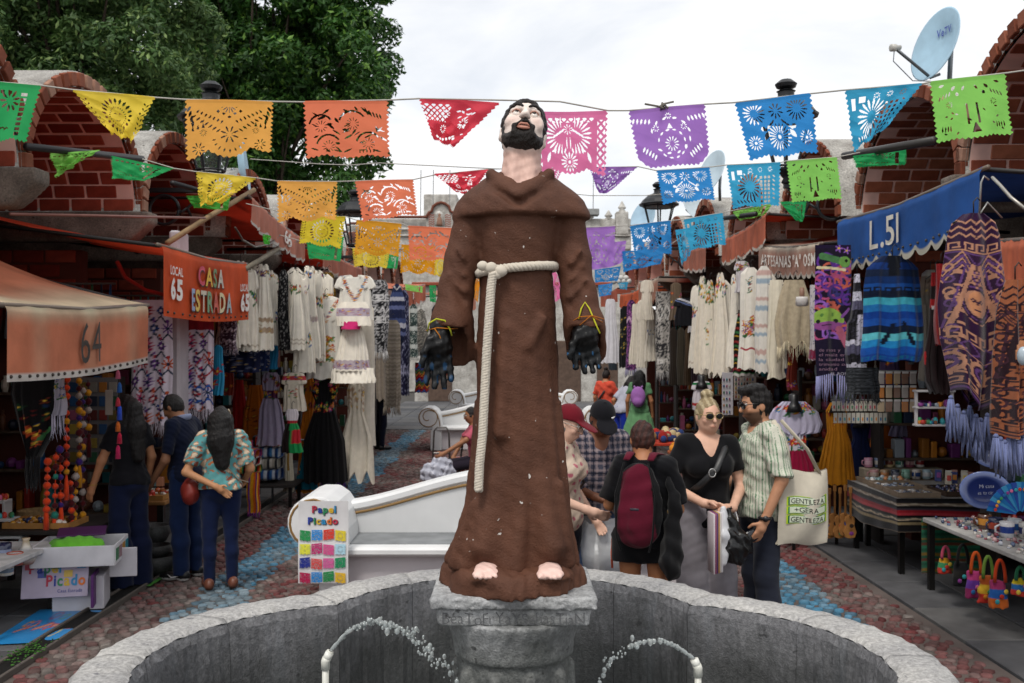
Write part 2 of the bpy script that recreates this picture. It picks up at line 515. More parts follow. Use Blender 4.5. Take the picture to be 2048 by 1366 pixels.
def stone_mat(name,base,dark,pit,wet_lo=None,wet_hi=None,stain=None,bumpk=0.5):
    m=bpy.data.materials.new(name);m.use_nodes=True
    n,l=m.node_tree.nodes,m.node_tree.links;b=n['Principled BSDF']
    tc=n.new('ShaderNodeTexCoord')
    geo=n.new('ShaderNodeNewGeometry')
    def noise(s,d=6,ro=0.6):
        q=n.new('ShaderNodeTexNoise');q.inputs['Scale'].default_value=s;q.inputs['Detail'].default_value=d;q.inputs['Roughness'].default_value=ro
        l.new(geo.outputs['Position'],q.inputs['Vector']);return q.outputs['Fac']
    def ramp(src,p0,p1,c0,c1):
        q=n.new('ShaderNodeValToRGB');q.color_ramp.elements[0].position=p0;q.color_ramp.elements[1].position=p1
        q.color_ramp.elements[0].color=(*c0,1);q.color_ramp.elements[1].color=(*c1,1);l.new(src,q.inputs[0]);return q.outputs[0]
    def mixc(f,a,b_):
        q=n.new('ShaderNodeMix');q.data_type='RGBA'
        for sock,v in((q.inputs[0],f),(q.inputs[6],a),(q.inputs[7],b_)):
            if hasattr(v,'links'):l.new(v,sock)
            elif np.isscalar(v):sock.default_value=v
            else:sock.default_value=(*v,1)
        return q.outputs[2]
    big=ramp(noise(3.5),0.35,0.65,dark,base)
    fine=ramp(noise(55,8,0.75),0.42,0.62,(0.55,)*3,(1.12,)*3)
    mul=n.new('ShaderNodeMix');mul.data_type='RGBA';mul.blend_type='MULTIPLY';mul.inputs[0].default_value=0.85
    l.new(big,mul.inputs[6]);l.new(fine,mul.inputs[7])
    pits=ramp(noise(26,3,0.5),0.66,0.72,(0,)*3,(1,)*3)
    col=mixc(pits,mul.outputs[2],pit)
    if stain is not None:
        sp=n.new('ShaderNodeMapping');sp.inputs['Scale'].default_value=(9,9,0.8);l.new(geo.outputs['Position'],sp.inputs['Vector'])
        sn=n.new('ShaderNodeTexNoise');sn.inputs['Scale'].default_value=1.4;sn.inputs['Detail'].default_value=5;l.new(sp.outputs[0],sn.inputs['Vector'])
        col=mixc(ramp(sn.outputs['Fac'],0.55,0.8,(0,)*3,(0.3,)*3),col,stain)
    rough=0.88
    if wet_lo is not None:
        sx=n.new('ShaderNodeSeparateXYZ');l.new(geo.outputs['Position'],sx.inputs[0])
        ma=n.new('ShaderNodeMath');ma.operation='MULTIPLY_ADD';l.new(noise(4.5,4),ma.inputs[0]);ma.inputs[1].default_value=0.55;l.new(sx.outputs['Z'],ma.inputs[2])
        wr=n.new('ShaderNodeMapRange');wr.inputs[1].default_value=wet_hi;wr.inputs[2].default_value=wet_lo;l.new(ma.outputs[0],wr.inputs[0])
        dk=n.new('ShaderNodeMix');dk.data_type='RGBA';dk.blend_type='MULTIPLY';l.new(wr.outputs[0],dk.inputs[0]);l.new(col,dk.inputs[6]);dk.inputs[7].default_value=(0.34,0.35,0.33,1)
        col=dk.outputs[2]
        rr=n.new('ShaderNodeMapRange');l.new(wr.outputs[0],rr.inputs[0]);rr.inputs[3].default_value=0.9;rr.inputs[4].default_value=0.5;l.new(rr.outputs[0],b.inputs['Roughness'])
    else:b.inputs['Roughness'].default_value=rough
    l.new(col,b.inputs['Base Color'])
    bp=n.new('ShaderNodeBump');bp.inputs['Strength'].default_value=bumpk;bp.inputs['Distance'].default_value=0.012
    ad=n.new('ShaderNodeMath');ad.operation='ADD';l.new(noise(38,8,0.7),ad.inputs[0]);l.new(noise(130,3),ad.inputs[1])
    l.new(ad.outputs[0],bp.inputs['Height']);l.new(bp.outputs[0],b.inputs['Normal'])
    return m
BASIN=stone_mat('basin_stone',c('#818184'),c('#68686b'),c('#454547'),wet_lo=0.80,wet_hi=1.10,stain=c('#7c838a'))
RIMM=stone_mat('rim_stone',c('#bab8b4'),c('#9c9b9b'),c('#6b6a6e'),bumpk=.2)  # paler than the basin: the sky-lit look is set into the colour
PEDM=stone_mat('pedestal_stone',c('#bcbdbd'),c('#939496'),c('#4c4c4c'),wet_lo=1.16,wet_hi=1.37,stain=c('#c5c7c8'))


BEAM=stone_mat('beam_stone',c('#8a7d72'),c('#5f554d'),c('#3a332e'),bumpk=.4)
PLAS=stone_mat('whitewash',c('#d8d5ce'),c('#a39e97'),c('#6b6761'),stain=c('#6d6a66'),bumpk=.5)
# ------------------------------------------------------------------ ground, cobbled road, pavements, drain
GROUND=stone_mat_ground=mat('ground_earth',.95,.2,bump=(20,.4,.01),var=.2,vscale=3)
def plane(name,x0,x1,y0,y1,z,col,mt,**k):
    return put(name,[(x0,y0,z),(x1,y0,z),(x1,y1,z),(x0,y1,z)],[(0,1,2,3)],mt,None,col,False,**k)
plane('ground',-300,300,-60,500,-.05,c('#6b6763'),GROUND,kind='structure')
road=plane('road',-3.02,3.02,-4,24.5,-.012,c('#5d5450'),GROUND,kind='structure')
STONE=mat('cobblestone',.8,.3,bump=(45,.5,.006),var=.28,vscale=22)
def stripe(x,y):
    w=.06*np.sin(y*3.1)+.05*np.sin(y*7+1)
    return np.abs(np.abs(x+.0*y)-2.30-w*.5)<.21
ny,nx=int((24.4-3.0)/.078),int(5.96/.088)
gx,gy=np.meshgrid(np.arange(nx),np.arange(ny))
cx=-2.95+(gx+.5*(gy%2))*.088+RNG.normal(0,.011,gx.shape);cy=3.0+gy*.078+RNG.normal(0,.009,gx.shape)
cx,cy=cx.ravel(),cy.ravel()
inside=np.hypot(cx-FCX,cy-FCY)<1.2
rth=np.arctan2(cy-FCY,cx-FCX)
keep=~inside&(np.abs(cx)<2.98)
cx,cy=cx[keep],cy[keep];N=len(cx);K=7
ang=np.linspace(0,2*np.pi,K,endpoint=False)[None,:]+RNG.uniform(0,1,(N,1))
rad=RNG.uniform(.033,.047,(N,K))*RNG.uniform(.85,1.08,(N,1));asp=RNG.uniform(.78,1.2,(N,1))
hz=RNG.uniform(.000,.010,N)
def ringv(f,z):return np.stack([cx[:,None]+np.cos(ang)*rad*f*asp,cy[:,None]+np.sin(ang)*rad*f/asp,np.broadcast_to(z,(N,K))],-1)
CV=np.concatenate([ringv(1.0,np.full((N,1),-.016)),ringv(.88,hz[:,None]*.8-.001),ringv(.5,hz[:,None]),np.stack([cx,cy,hz*1.05],-1)[:,None,:]],1)
blue=stripe(cx,cy);pat=np.sin(cx*2.3+1)*np.sin(cy*1.1)+np.sin(cx*5+cy*3.3)*.5
worn=np.clip(.42+.33*pat+RNG.normal(0,.24,N)-.15*(np.abs(cx)>2.5)+.22*(cx<-1.9),0,1)[:,None]
centre=sstep(1.9,.9,np.abs(cx))[:,None]
CC=c('#6d3838')*(1-worn)+c('#78706b')*worn
CC=CC*(1-.45*centre)+c('#837873')*.45*centre
CC=np.where(blue[:,None],c('#477f9d')*(1-worn*.85)+c('#7f8a8f')*worn*.8,CC)
yel=(np.hypot(cx+.95,(cy-20.6)*.5)<.55);CC=np.where(yel[:,None],c('#b08a45'),CC)
CC=CC*RNG.uniform(.5,1.05,(N,1))
cf=[]
for q in range(2):
    for k in range(K):cf.append((q*K+k,q*K+(k+1)%K,(q+1)*K+(k+1)%K,(q+1)*K+k))
ct=[(2*K+k,2*K+(k+1)%K,3*K,3*K)for k in range(K)]
dist=np.hypot(cx,cy)
vis=(cy>4.6)&(np.abs(cx)/cy<.53)&~((np.hypot(cx-FCX,cy-FCY)<1.62))&((np.abs(cx)>1.35)|(cy>8.6))
order=np.argsort(np.where(vis,dist,1e9));near=order[:300];rest=np.setdiff1d(np.arange(N),near)
for q in near:
    V=CV[q];put('cobble',V,cf+[t[:3]for t in ct],STONE,road,CC[q],True)
Vr=CV[rest].reshape(-1,3);m=3*K+1
base=(np.arange(len(rest))*m)[:,None,None]
Fq=(np.array(cf)[None]+base).reshape(-1,4);Ft=(np.array([t[:3]for t in ct])[None]+base).reshape(-1,3)
me_faces=[tuple(f)for f in Fq.tolist()]+[tuple(f)for f in Ft.tolist()]
put('cobble_bed',Vr,me_faces,STONE,road,np.repeat(CC[rest],m,axis=0),True,kind='stuff')
# pavements of grey stone slabs, laid one by one
SLAB=mat('slab_stone',.8,.3,bump=(30,.4,.006),var=.22,vscale=5)
pave=plane('pavement',-8,8,-4,60,-.030,c('#4a4846'),GROUND,kind='structure')
sm={}
def slab(x,y,w,l,k):
    key=(round(w,2),round(l,2),k%4)
    if key not in sm:
        mb=MB();mb.bbox((0,0,.016),(w-.012,l-.012,.036),c(('#525254','#5b5b5d','#4b4b4d','#626160')[k%4]),.006)
        me=raw_mesh('slab',np.vstack(mb.V),mb.F,np.vstack(mb.C),False);me.materials.append(SLAB);sm[key]=me
    o=bpy.data.objects.new('slab',sm[key]);COL.objects.link(o);o.parent=pave
    o.location=(x-pave.location[0],y-pave.location[1],-.034-pave.location[2]+random.uniform(-.002,.002));o.rotation_euler=(random.uniform(-.004,.004),random.uniform(-.004,.004),0)
k=0
for x in np.arange(3.32,5.5,.56):
    for y in np.arange(4.6,20,.84):slab(x,y+.42*(k//19%2),.56,.84,random.randrange(4));k+=1
for x in np.arange(-3.45,-5.2,-.56):
    for y in np.arange(5.2,20,.84):slab(x,y,.56,.84,random.randrange(4))
for x in np.arange(-3.6,3.7,.9):
    for y in np.arange(25.1,38,1.1):slab(x,y,.9,1.1,random.randrange(4))
# drain channel beside the road
dr=thing('drain_channel','dark sunken drain channel with metal edges between cobbles and stalls','drain',(-3.09,10,0))
mb=MB();mb.box((-3.09,12,.004),(.13,17,.02),c('#191817'));mb.build('channel_floor',MATTE,dr)
for x in(-3.165,-3.015):
    mb=MB();mb.bbox((x,12,.008),(.022,17,.045),c('#5b5550'),.005);mb.build('metal_edge',MATTE,dr)
mb=MB()
for kk in range(120):
    x,y=-3.08+random.gauss(0,.05),6.3+random.gauss(0,.12)
    a=random.uniform(0,6.28);l_=random.uniform(.006,.014);z=random.uniform(.0,.03)
    mb.ball((x,y,.03+z),(l_,l_*.6,.004),c('#3c6a26',random.uniform(.6,1.4)),6,3,rot=rotz(a)@rotx(random.uniform(-.7,.7)))
tag(mb.build('weeds',mat('leaf',.6,.3,var=.2,transl=.2),None,True,kind='stuff'),'small green weeds growing out of the drain channel','weeds')

# ------------------------------------------------------------------ vaulted brick shops on both sides
BRK=mat('painted_brick',.85,.2,bump=(45,.35,.006),var=.2,vscale=12)
def vault_arc(d0,d1,zs,rise,t,off=0.0):
    yc,a=(d0+d1)/2,(d1-d0)/2-.06
    return yc-(a+off)*np.cos(t),zs+(rise+off)*np.sin(t)
brick_me={}
def brick_mesh(col,w=.275,h=.112,t=.03):
    key=(tuple(np.round(col,3)),w,h)
    if key not in brick_me:
        mb=MB();mb.bbox((0,0,0),(w,h,t),col,.006)
        me=raw_mesh('brick',np.vstack(mb.V),mb.F,np.vstack(mb.C),False);me.materials.append(BRK);brick_me[key]=me
    return brick_me[key]
BC=[c('#7a3022'),c('#83382a'),c('#6f2a1f'),c('#8c4130')]
BCR=[c('#874733'),c('#91533c'),c('#7b402f'),c('#9a5d45')]
BCF=[c('#7d4632'),c('#8b5440'),c('#6d3b2a'),c('#9a7563')]
def add_brick(parent,loc,M3,col,w=.275,h=.112,t=.03):
    o=bpy.data.objects.new('brick',brick_mesh(col,w,h,t));COL.objects.link(o);o.parent=parent
    m=Matrix([[*M3[0],0],[*M3[1],0],[*M3[2],0],[0,0,0,1]]);m.translation=Vector(tuple(np.asarray(loc)-_off(parent)))
    o.matrix_local=m
def vault_shop(side,xf,d0,d1,zs,rise,label,bricks=True,depth=2.8):
    sx=-1 if side<0 else 1
    yc=(d0+d1)/2
    T=thing('vaulted_shop',label,'shop',(xf+sx*depth/2,yc,0),'vaulted brick shops along the alley')
    xb=xf+sx*depth
    n=29;t=np.linspace(0,math.pi,n)
    yi,zi=vault_arc(d0,d1,zs,rise,t);yo,zo=vault_arc(d0,d1,zs,rise,t,.125)
    V,F=[],[]
    for x in(xf,xb):
        for y,z in zip(yi,zi):V.append((x,y,z))
    for i in range(n-1):
        q=(i,i+1,n+i+1,n+i);F.append(q if sx<0 else q[::-1])
    put('vault_soffit',V,F,MATTE,T,c('#d9b0a4'),True)
    V,F=[],[]
    for x in(xf-sx*.03,xb):
        for y,z in zip(yo,zo):V.append((x,y,z))
        for y,z in zip(yi,zi):V.append((x,y,z))
    for i in range(n-1):
        F+=[(i,i+1,2*n+i+1,2*n+i),(n+i,i,i+1,n+i+1)[::-1]]
    put('vault_roof',V,F,PLAS,T,c('#d6d3cc'),True)
    # voussoir bricks round the mouth of the vault
    L=math.pi*(rise+(d1-d0)/2)/2;nb=int(L/.125)
    for k in range(nb):
        tt=math.pi*(k+.5)/nb
        y,z=vault_arc(d0,d1,zs,rise,np.array([tt]),.058)
        tg=np.array([0,math.sin(tt)*(d1-d0)/2,math.cos(tt)*rise]);tg/=np.linalg.norm(tg)
        rd=np.array([0,-math.cos(tt)*rise,math.sin(tt)*(d1-d0)/2]);rd/=np.linalg.norm(rd)
        add_brick(T,(xf-sx*.035,y[0],z[0]),np.column_stack([rd,tg,[1,0,0]]),random.choice(BCF),.11,.104,.06)
    if bricks:  # courses on the far half of the vault, running into the shop
        nc=int(L/2/.134)
        for r_ in range(nc):
            tt=math.pi-(math.pi/2)*(r_+.5)/nc*1.02
            y,z=vault_arc(d0,d1,zs,rise,np.array([tt]),.004)
            tg=np.array([0,math.sin(tt)*(d1-d0)/2,math.cos(tt)*rise]);tg/=np.linalg.norm(tg)
            rd=np.cross([1,0,0],tg)
            for j in range(8):
                x=xf+sx*(.15+.298*j+.149*(r_%2))
                if abs(x-xf)>depth-.15:continue
                add_brick(T,(x,y[0],z[0]),np.column_stack([[1,0,0],tg,rd]),random.choice(BC if side<0 else BCR))
    # stone beam under the far spring, its end rounded, and the dividing wall below
    s=SDF((min(xf-sx*.16,xb)-.05,d1-.2,zs-.40),(max(xf-sx*.16,xb)+.05,d1+.2,zs+.05),.03)
    s.fun(s.lo,s.lo+s.h*s.n,lambda X,Y,Z:np.maximum(np.maximum(np.abs(Y-d1)-.115,np.abs(Z-(zs-.14))-.14),np.maximum((X-max(xf-sx*.16,xb)),min(xf-sx*.16,xb)-X)))
    s.cut(lambda X,Y,Z:((zs-.25)-Z)-np.clip(((X-xf)*sx)*.9,-.2,.12)+(0 if 1 else 0))
    V,F=s.mesh(1);put('stone_beam',V,F,BEAM,T)
    mb=MB();mb.box(((xf+.5*sx+xb)/2,d1,(zs-.34)/2-.01),(depth-.5,.16,zs-.36),c('#5a3128'))  # wall colour darkened for the shade inside the shop
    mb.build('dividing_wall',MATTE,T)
    if bricks:
        for r_ in range(5):
            for j in range(8):
                x=xf+sx*(.68+.298*j+.149*(r_%2))
                if abs(x-xf)>depth-.2:continue
                add_brick(T,(x,d1-.086,zs-.42-.134*r_),np.column_stack([[1,0,0],[0,0,1],[0,-1,0]]),random.choice(BC if side<0 else BCR))
    mb=MB();mb.box((xb,yc,2.2),(.12,d1-d0,4.4),c('#241d1b'));mb.build('back_wall',MATTE,T)  # near-black colour paints in the shade at the back of the stall
    return T
LV=[(-3.50,5.0,7.1),(-3.52,7.1,9.35),(-3.50,9.35,11.4),(-3.3,11.4,13.5),(-3.15,13.5,15.6),(-3.05,15.6,17.7),(-3.0,17.7,19.8),(-2.95,19.8,21.9),(-2.9,21.9,24.0),(-2.9,24.0,26.1)]
RV=[(3.6,5.5,7.9),(3.6,7.9,10.3),(3.42,10.3,12.5),(3.22,12.5,14.6),(3.05,14.6,16.7),(2.95,16.7,18.8),(2.9,18.8,20.9),(2.9,20.9,23.0),(2.9,23.0,25.1)]
ln=['at the frame edge behind stall 64','white-roofed, above the awning of stall 64','behind the scrolled black iron bracket','behind awning 66 and the yellow sun banner','fourth after stall 64','fifth after stall 64','sixth after stall 64','seventh after stall 64','eighth after stall 64','last of its row']
rn=['with the tall arch above the blue awning','with the large satellite dish on its roof','behind the lime skeleton banner','behind the pale coral scalloped awning','with the smaller dish on its roof','beside the dark street lantern','sixth after the blue awning','seventh after the blue awning','last beyond the blue awning']
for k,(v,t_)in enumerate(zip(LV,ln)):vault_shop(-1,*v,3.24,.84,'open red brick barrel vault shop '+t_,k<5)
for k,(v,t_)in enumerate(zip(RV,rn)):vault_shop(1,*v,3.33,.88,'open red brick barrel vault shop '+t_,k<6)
# dim end of the alley
mb=MB();mb.box((0,38,2.2),(7.4,.3,4.4),c('#b9b6b0'))
t=thing('end_building','pale low building closing the far end of the alley','building',(0,38,0))
mb.build('wall',PLAS,t)
for px,w in((880,.9),(1130,1.2),(1215,.8)):
    p=P(px,760,37.8);mb=MB();mb.bbox((p[0],37.82,1.15),(w,.08,2.3),c('#5b4a40'),.02);mb.build('doorway',WOOD,t)
mb=MB();mb.bbox((0,37.9,4.45),(7.6,.5,.14),c('#8d4a38'),.03);mb.build('cornice',MATTE,t)

# ------------------------------------------------------------------ the white church front far behind
D=46.0
ch=thing('church_front','white church front with curved gable, brick-patterned niche and pinnacles beyond the alley','church',(P(950,700,D)[0],D,0))
def cbox(name,px0,px1,py0,py1,col,dy=0.0,th=.4,mt=PLAS,b=.04):
    a,b_=P(px0,py1,D),P(px1,py0,D);mb=MB()
    z0=a[2]if py1<695 else 0
    mb.bbox(((a[0]+b_[0])/2,D-dy+th/2,(z0+b_[2])/2),(b_[0]-a[0],th,b_[2]-z0),col,b);return mb.build(name,mt,ch)
W=c('#d4d3ce')
cbox('wall',690,1262,437,900,W,0,.5);cbox('tower',845,913,384,436,W,-.6,1.6);cbox('wall_band',690,1262,456,461,c('#a9a49d'),.14,.6)
cbox('wall_band',690,1262,470,474,c('#b9b4ad'),.2,.6);cbox('base_band',690,1262,474,500,c('#7d3b2e'),.1,.5)
gab=[(852,458),(852,436),(858,426),(863,424),(866,414),(874,408),(882,406),(890,408),(898,414),(901,424),(906,426),(913,436),(930,436),(930,458)]
mb=MB();mb.poly([P(x,y,D-.15)for x,y in gab][::-1],.3,W,(0,-1,0));mb.build('gable',PLAS,ch)
mb=MB();mb.tube([P(x,y-1,D-.2)for x,y in[(700,435),(852,435)]+gab[1:-1]],.07,c('#6d4235'),6);mb.build('tile_edging',MATTE,ch)
for x0,x1 in((857,869),(890,902)):
    a,b_=P(x0,455,D-.48),P(x1,428,D-.48);mb=MB();k=0
    for r_ in range(6):
        for cc_ in range(3):
            x=a[0]+(b_[0]-a[0])*(cc_+.5)/3;z=a[2]+(b_[2]-a[2])*(r_+.5)/6
            mb.box((x,D-.5,z),(.10,.04,.035),c('#8d4a3c'),rot=roty(.7 if cc_%2 else-.7))
    mb.build('brick_pattern',MATTE,ch,kind='stuff')
cbox('niche',871,887,424,457,c('#6f7278'),.5,.3,b=.15)
mb=MB();p=P(879,452,D-.62);mb.lathe(p,[(.12,0),(.14,.1),(.10,.35),(.05,.42),(.07,.5),(.02,.58)],c('#8b6b5a'),10);mb.build('niche_figure',MATTE,ch,True)
cbox('pier',1231,1256,424,470,W,.2,.6);cbox('pier',1205,1231,438,470,W,.15,.6)
for px,py0,py1 in((1244,402,425),(1217,420,440),(1180,428,440)):
    p=P(px,py1,D);hh=(py1-py0)/FPX*D;mb=MB()
    mb.lathe(p,[(.16,0),(.16,hh*.18),(.10,hh*.25),(.19,hh*.38),(.17,hh*.48),(.07,hh*.8),(.02,hh)],W,10);mb.build('pinnacle',PLAS,ch,True)
mb=MB();p=P(1150,436,D)
mb.bbox((p[0],D,p[2]+.25),(2.2,.6,.3),c('#8d8f8e'),.03);mb.build('roof_tank',MATTE,ch)
for px in(866,899,1186,841):
    mb=MB();mb.tube([P(px,436,D),P(px+1,340,D)],.02,c('#8a8a8a'),5);mb.build('mast',METAL,ch)

# ------------------------------------------------------------------ trees
LEAF=mat('tree_leaf',.5,.35,var=.25,vscale=1.3,transl=.25)
BARK=mat('bark',.9,.2,bump=(14,.8,.03),var=.3)
def tree(label,base,trunk_top,crown,nclump,nleaf,lsize,cols,seed,extra=()):
    """crown: (centre, radii); leaves sit in clumps spread through the crown"""
    r=np.random.default_rng(seed);T=thing('tree',label,'tree',base,'trees behind the shops')
    C0,RR=np.asarray(crown[0],float),np.asarray(crown[1],float)
    u=r.normal(0,1,(nclump,3));u/=np.linalg.norm(u,axis=1)[:,None]
    rr=r.uniform(.0,1,nclump)**.36
    lump=1+.13*np.sin(u[:,0]*5+seed)+.11*np.sin(u[:,2]*7+u[:,1]*4)
    cc=C0+u*RR*(rr*lump)[:,None]
    for e in extra:cc=np.vstack([cc,e])
    n=len(cc);cr=r.uniform(.32,.75,n)*RR.mean()*.27
    mb=MB()
    base,tt=np.asarray(base,float),np.asarray(trunk_top,float)
    mb.tube([base,(base+tt)/2+[.1,0,0],tt,tt+(C0-tt)*.6],[.34,.27,.22,.06],c('#4a4038'),10)
    mb.build('trunk',BARK,T,True)
    mb=MB()
    for k in r.choice(n,min(46,n),replace=False):
        s0=tt+(C0-tt)*r.uniform(0,.5);m=(s0+cc[k])/2+r.normal(0,.15,3)+[0,0,.15]
        mb.tube([s0,m,cc[k]],[.07,.04,.012],c('#4a4038'),5,cap=False)
    mb.build('limbs',BARK,T,True)
    w=cr**2*(.35+rr.mean());k=r.choice(n,nleaf,p=w/w.sum())
    d=r.normal(0,1,(nleaf,3));d[:,2]+=.35;d/=np.linalg.norm(d,axis=1)[:,None]
    pos=cc[k]+d*(cr[k]*r.uniform(.25,1.08,nleaf)**.6)[:,None]*[1,1,.85]
    nr=d+r.normal(0,.6,d.shape)+[0,0,.4];nr/=np.linalg.norm(nr,axis=1)[:,None]
    ax=np.cross(nr,r.normal(0,1,nr.shape));ax/=np.linalg.norm(ax,axis=1)[:,None];ay=np.cross(nr,ax)
    L=lsize*r.uniform(.6,1.35,(nleaf,1))
    V=np.stack([pos-ax*L,pos+ay*L*.42-nr*L*.1,pos+ax*L,pos-ay*L*.42-nr*L*.1],1).reshape(-1,3)
    F=np.arange(nleaf*4).reshape(-1,4)
    tone=r.uniform(0,1,n)[k]*.6+r.uniform(0,1,nleaf)*.4
    fresh=(r.uniform(0,1,nleaf)<.16)[:,None]
    col=cols[0]*(1-tone[:,None])+cols[1]*tone[:,None];col=np.where(fresh,cols[2],col)
    put('crown',V,F,LEAF,T,np.repeat(col,4,axis=0),False)
    return T
dk=[c('#24431b'),c('#3b6625'),c('#668c38')]
p=P(520,120,24);ex=[P(px,py,23.3+random.uniform(-1.4,1.4))for px,py in((690,30),(715,95),(740,150),(748,185),(730,240),(742,320),(725,350),(690,380),(650,420),(610,400),(560,430),(700,300),(670,60),(640,10),(600,350),(660,350),(735,200),(720,270),(640,300),(560,330),(520,400),(470,330))]
tree('tall dark green tree with dense glossy foliage against the pale sky',(p[0],24.6,0),(p[0],24.6,3.5),(p+[0,.6,.6],(2.75,2.2,4.3)),360,140000,.085,dk,3,[np.array(ex)])
lg=[c('#35522a'),c('#587640'),c('#7f9858')]
p=P(110,60,17)
tree('lighter olive green tree with feathery foliage above stall 64',(p[0],17.6,0),(p[0],17.6,3.0),(p+[-.1,.6,.3],(2.45,2.0,2.9)),260,90000,.06,lg,5)
p=P(-260,200,15)
tree('olive green tree cut by the frame edge behind the first vault',(p[0],15.6,0),(p[0],15.6,3.0),(p+[0,.6,0],(2.0,1.8,2.6)),140,26000,.07,lg,9)
p=P(1010,425,60)
tree('far dark tree showing beside the church tower',(p[0]-3,60,0),(p[0]-3,60,5),(P(925,425,60),(1.2,1.2,1.0)),30,4000,.16,dk,12)

# ------------------------------------------------------------------ street lamps
IRON=mat('black_iron',.45,.4,bump=(40,.15,.003),var=.12)
GLASS=bpy.data.materials.new('lamp_glass');GLASS.use_nodes=True
_b=GLASS.node_tree.nodes['Principled BSDF'];_b.inputs['Base Color'].default_value=(.95,.97,.97,1);_b.inputs['Roughness'].default_value=.05;_b.inputs['Transmission Weight'].default_value=.95;_b.inputs['IOR'].default_value=1.02
def street_lamp(label,px,py,d):
    p=P(px,py,d);x,y,zt=p;k=c('#1b1d20')
    T=thing('street_lamp',label,'street lamp',(x,y,zt-1.5),'black bracket street lamps along the alley')
    sx=-1 if x<0 else 1;za=zt-1.10;xw=x+sx*.75
    mb=MB();mb.lathe((x,y,za),[(.03,0),(.05,.02),(.03,.06),(.06,.10),(.10,.13),(.12,.15),(.10,.17)],k,14);mb.build('stem',IRON,T,True)
    mb=MB();mb.bbox(((x+xw)/2,y,za-.02),(.80,.05,.05),k,.006);mb.build('bracket_arm',IRON,T)
    mb=MB();ring=[(x+sx*.48+.15*math.cos(a),y,za-.22+.15*math.sin(a))for a in np.linspace(0,2*math.pi,25)]
    mb.tube(ring,.018,k,6);mb.build('scroll_ring',IRON,T,True)
    mb=MB();mb.tube([(x+sx*.02,y,za-.05),(x+sx*.12,y,za-.10),(x+sx*.24,y,za-.2),(x+sx*.20,y,za-.3)],.016,k,6);mb.tube([(x+sx*.24,y,za-.2),(x+sx*.36,y,za-.28)],.014,k,6);mb.build('scroll_branch',IRON,T,True)
    mb=MB();mb.bbox((xw,y,za-.3),(.05,.08,.75),k,.008);mb.build('wall_bar',IRON,T)
    mb=MB();z0=zt-.93
    mb.lathe((x,y,zt-.40),[(.33,0),(.335,.02),(.31,.035),(.27,.09),(.18,.17),(.10,.20),(.085,.22),(.085,.26),(.10,.27),(.05,.29),(.10,.31),(.115,.345),(.06,.39),(.0,.40)],k,16,ang=math.pi/8);mb.build('lantern_roof',IRON,T,False)
    mb=MB()
    for q in range(6):
        a=2*math.pi*q/6+.3
        mb.tube([(x+.13*math.cos(a),y+.13*math.sin(a),z0),(x+.27*math.cos(a),y+.27*math.sin(a),zt-.40)],.014,k,6)
    for r_,z in((.135,z0+.01),(.265,zt-.42)):
        mb.tube([(x+r_*math.cos(a),y+r_*math.sin(a),z)for a in np.linspace(0,2*math.pi,19)],.014,k,6)
    mb.build('lantern_frame',IRON,T)
    for q in range(6):
        a,b_=2*math.pi*q/6+.3,2*math.pi*(q+1)/6+.3
        V=[(x+.128*math.cos(a),y+.128*math.sin(a),z0+.02),(x+.128*math.cos(b_),y+.128*math.sin(b_),z0+.02),(x+.262*math.cos(b_),y+.262*math.sin(b_),zt-.425),(x+.262*math.cos(a),y+.262*math.sin(a),zt-.425)]
        put('pane',V,[(0,1,2,3)],GLASS,T,None,False)
street_lamp('black street lamp whose finial rises above the light orange banner',422,162,10.2)
street_lamp('black street lamp whose finial rises above the blue sunburst banner',1572,158,10.4)
street_lamp('black street lantern with clear panes against the white sky',1318,363,16.6)
street_lamp('black street lamp in front of the dark tree, partly behind banners',710,378,16.4)
def dish(label,ctr,nrm,dia,mount,col='#9fbfd2',arm=True,logo=False):
    ctr,nrm=np.asarray(ctr,float),np.asarray(nrm,float);nrm=nrm/np.linalg.norm(nrm)
    T=thing('satellite_dish',label,'satellite dish',mount,'satellite dishes on the shop roofs')
    r=dia/2;x,y,_=frame(nrm);mb=MB()
    mb.lathe(ctr,[(r*.1,-.13*r),(r*.5,-.10*r),(r,.16*r),(r*1.02,.18*r),(r*.98,.185*r),(r*.5,-.04*r),(r*.02,-.09*r)],c(col),32,axis=nrm,sy=1.08);mb.build('reflector',PAINT,T,True)
    mb=MB();mb.tube([mount,np.asarray(mount)+(ctr-mount)*.5-nrm*.05,ctr-nrm*.12],.022,c('#6d7276'),8);mb.build('mast',METAL,T,True)
    if arm:
        a0=ctr-y*r*1.0+nrm*.02;f=ctr+nrm*dia*.72-y*r*.55
        mb=MB();mb.tube([ctr-y*r*.8-nrm*.06,a0,f],.014,c('#55595c'),8);mb.build('feed_arm',METAL,T,True)
        mb=MB();mb.lathe(f-(ctr-f)*-.02,[(.02,-.05),(.034,-.045),(.034,.0),(.022,.01),(.022,.05)],c('#b9b7b0'),12,axis=ctr-f);mb.build('feed_horn',PLAST,T,True)
        mb=MB();mb.tube([f,f+[-.01,0,-.12],(f+a0)/2+[0,0,-.16],a0+[0,0,-.03]],.005,c('#6f7579'),5);mb.build('cable',PLAST,T,True)
    if logo:
        mb=MB()
        def on(a,b_):
            q=(a*a+b_*b_)/(r*r);return ctr+x*a+y*b_*1.0+nrm*(-.085*r+.25*r*q+.012)
        text_into(mb,'VeTV',on,c('#4656a8'),height=.07,width=.2,x0=-.08,y0=.10);mb.build('lettering',PAINT,T)
pd=P(1880,92,9.0)
dish('large pale blue satellite dish with feed arm on a brick vault roof',pd,(-.93,-.25,.25),.62,(pd[0]+.20,9.25,4.19),logo=True)
dish('pale satellite dish seen edge-on behind the yellow folded banner',P(484,335,12.0),(.97,.17,.12),.62,P(490,372,12.1),arm=False)
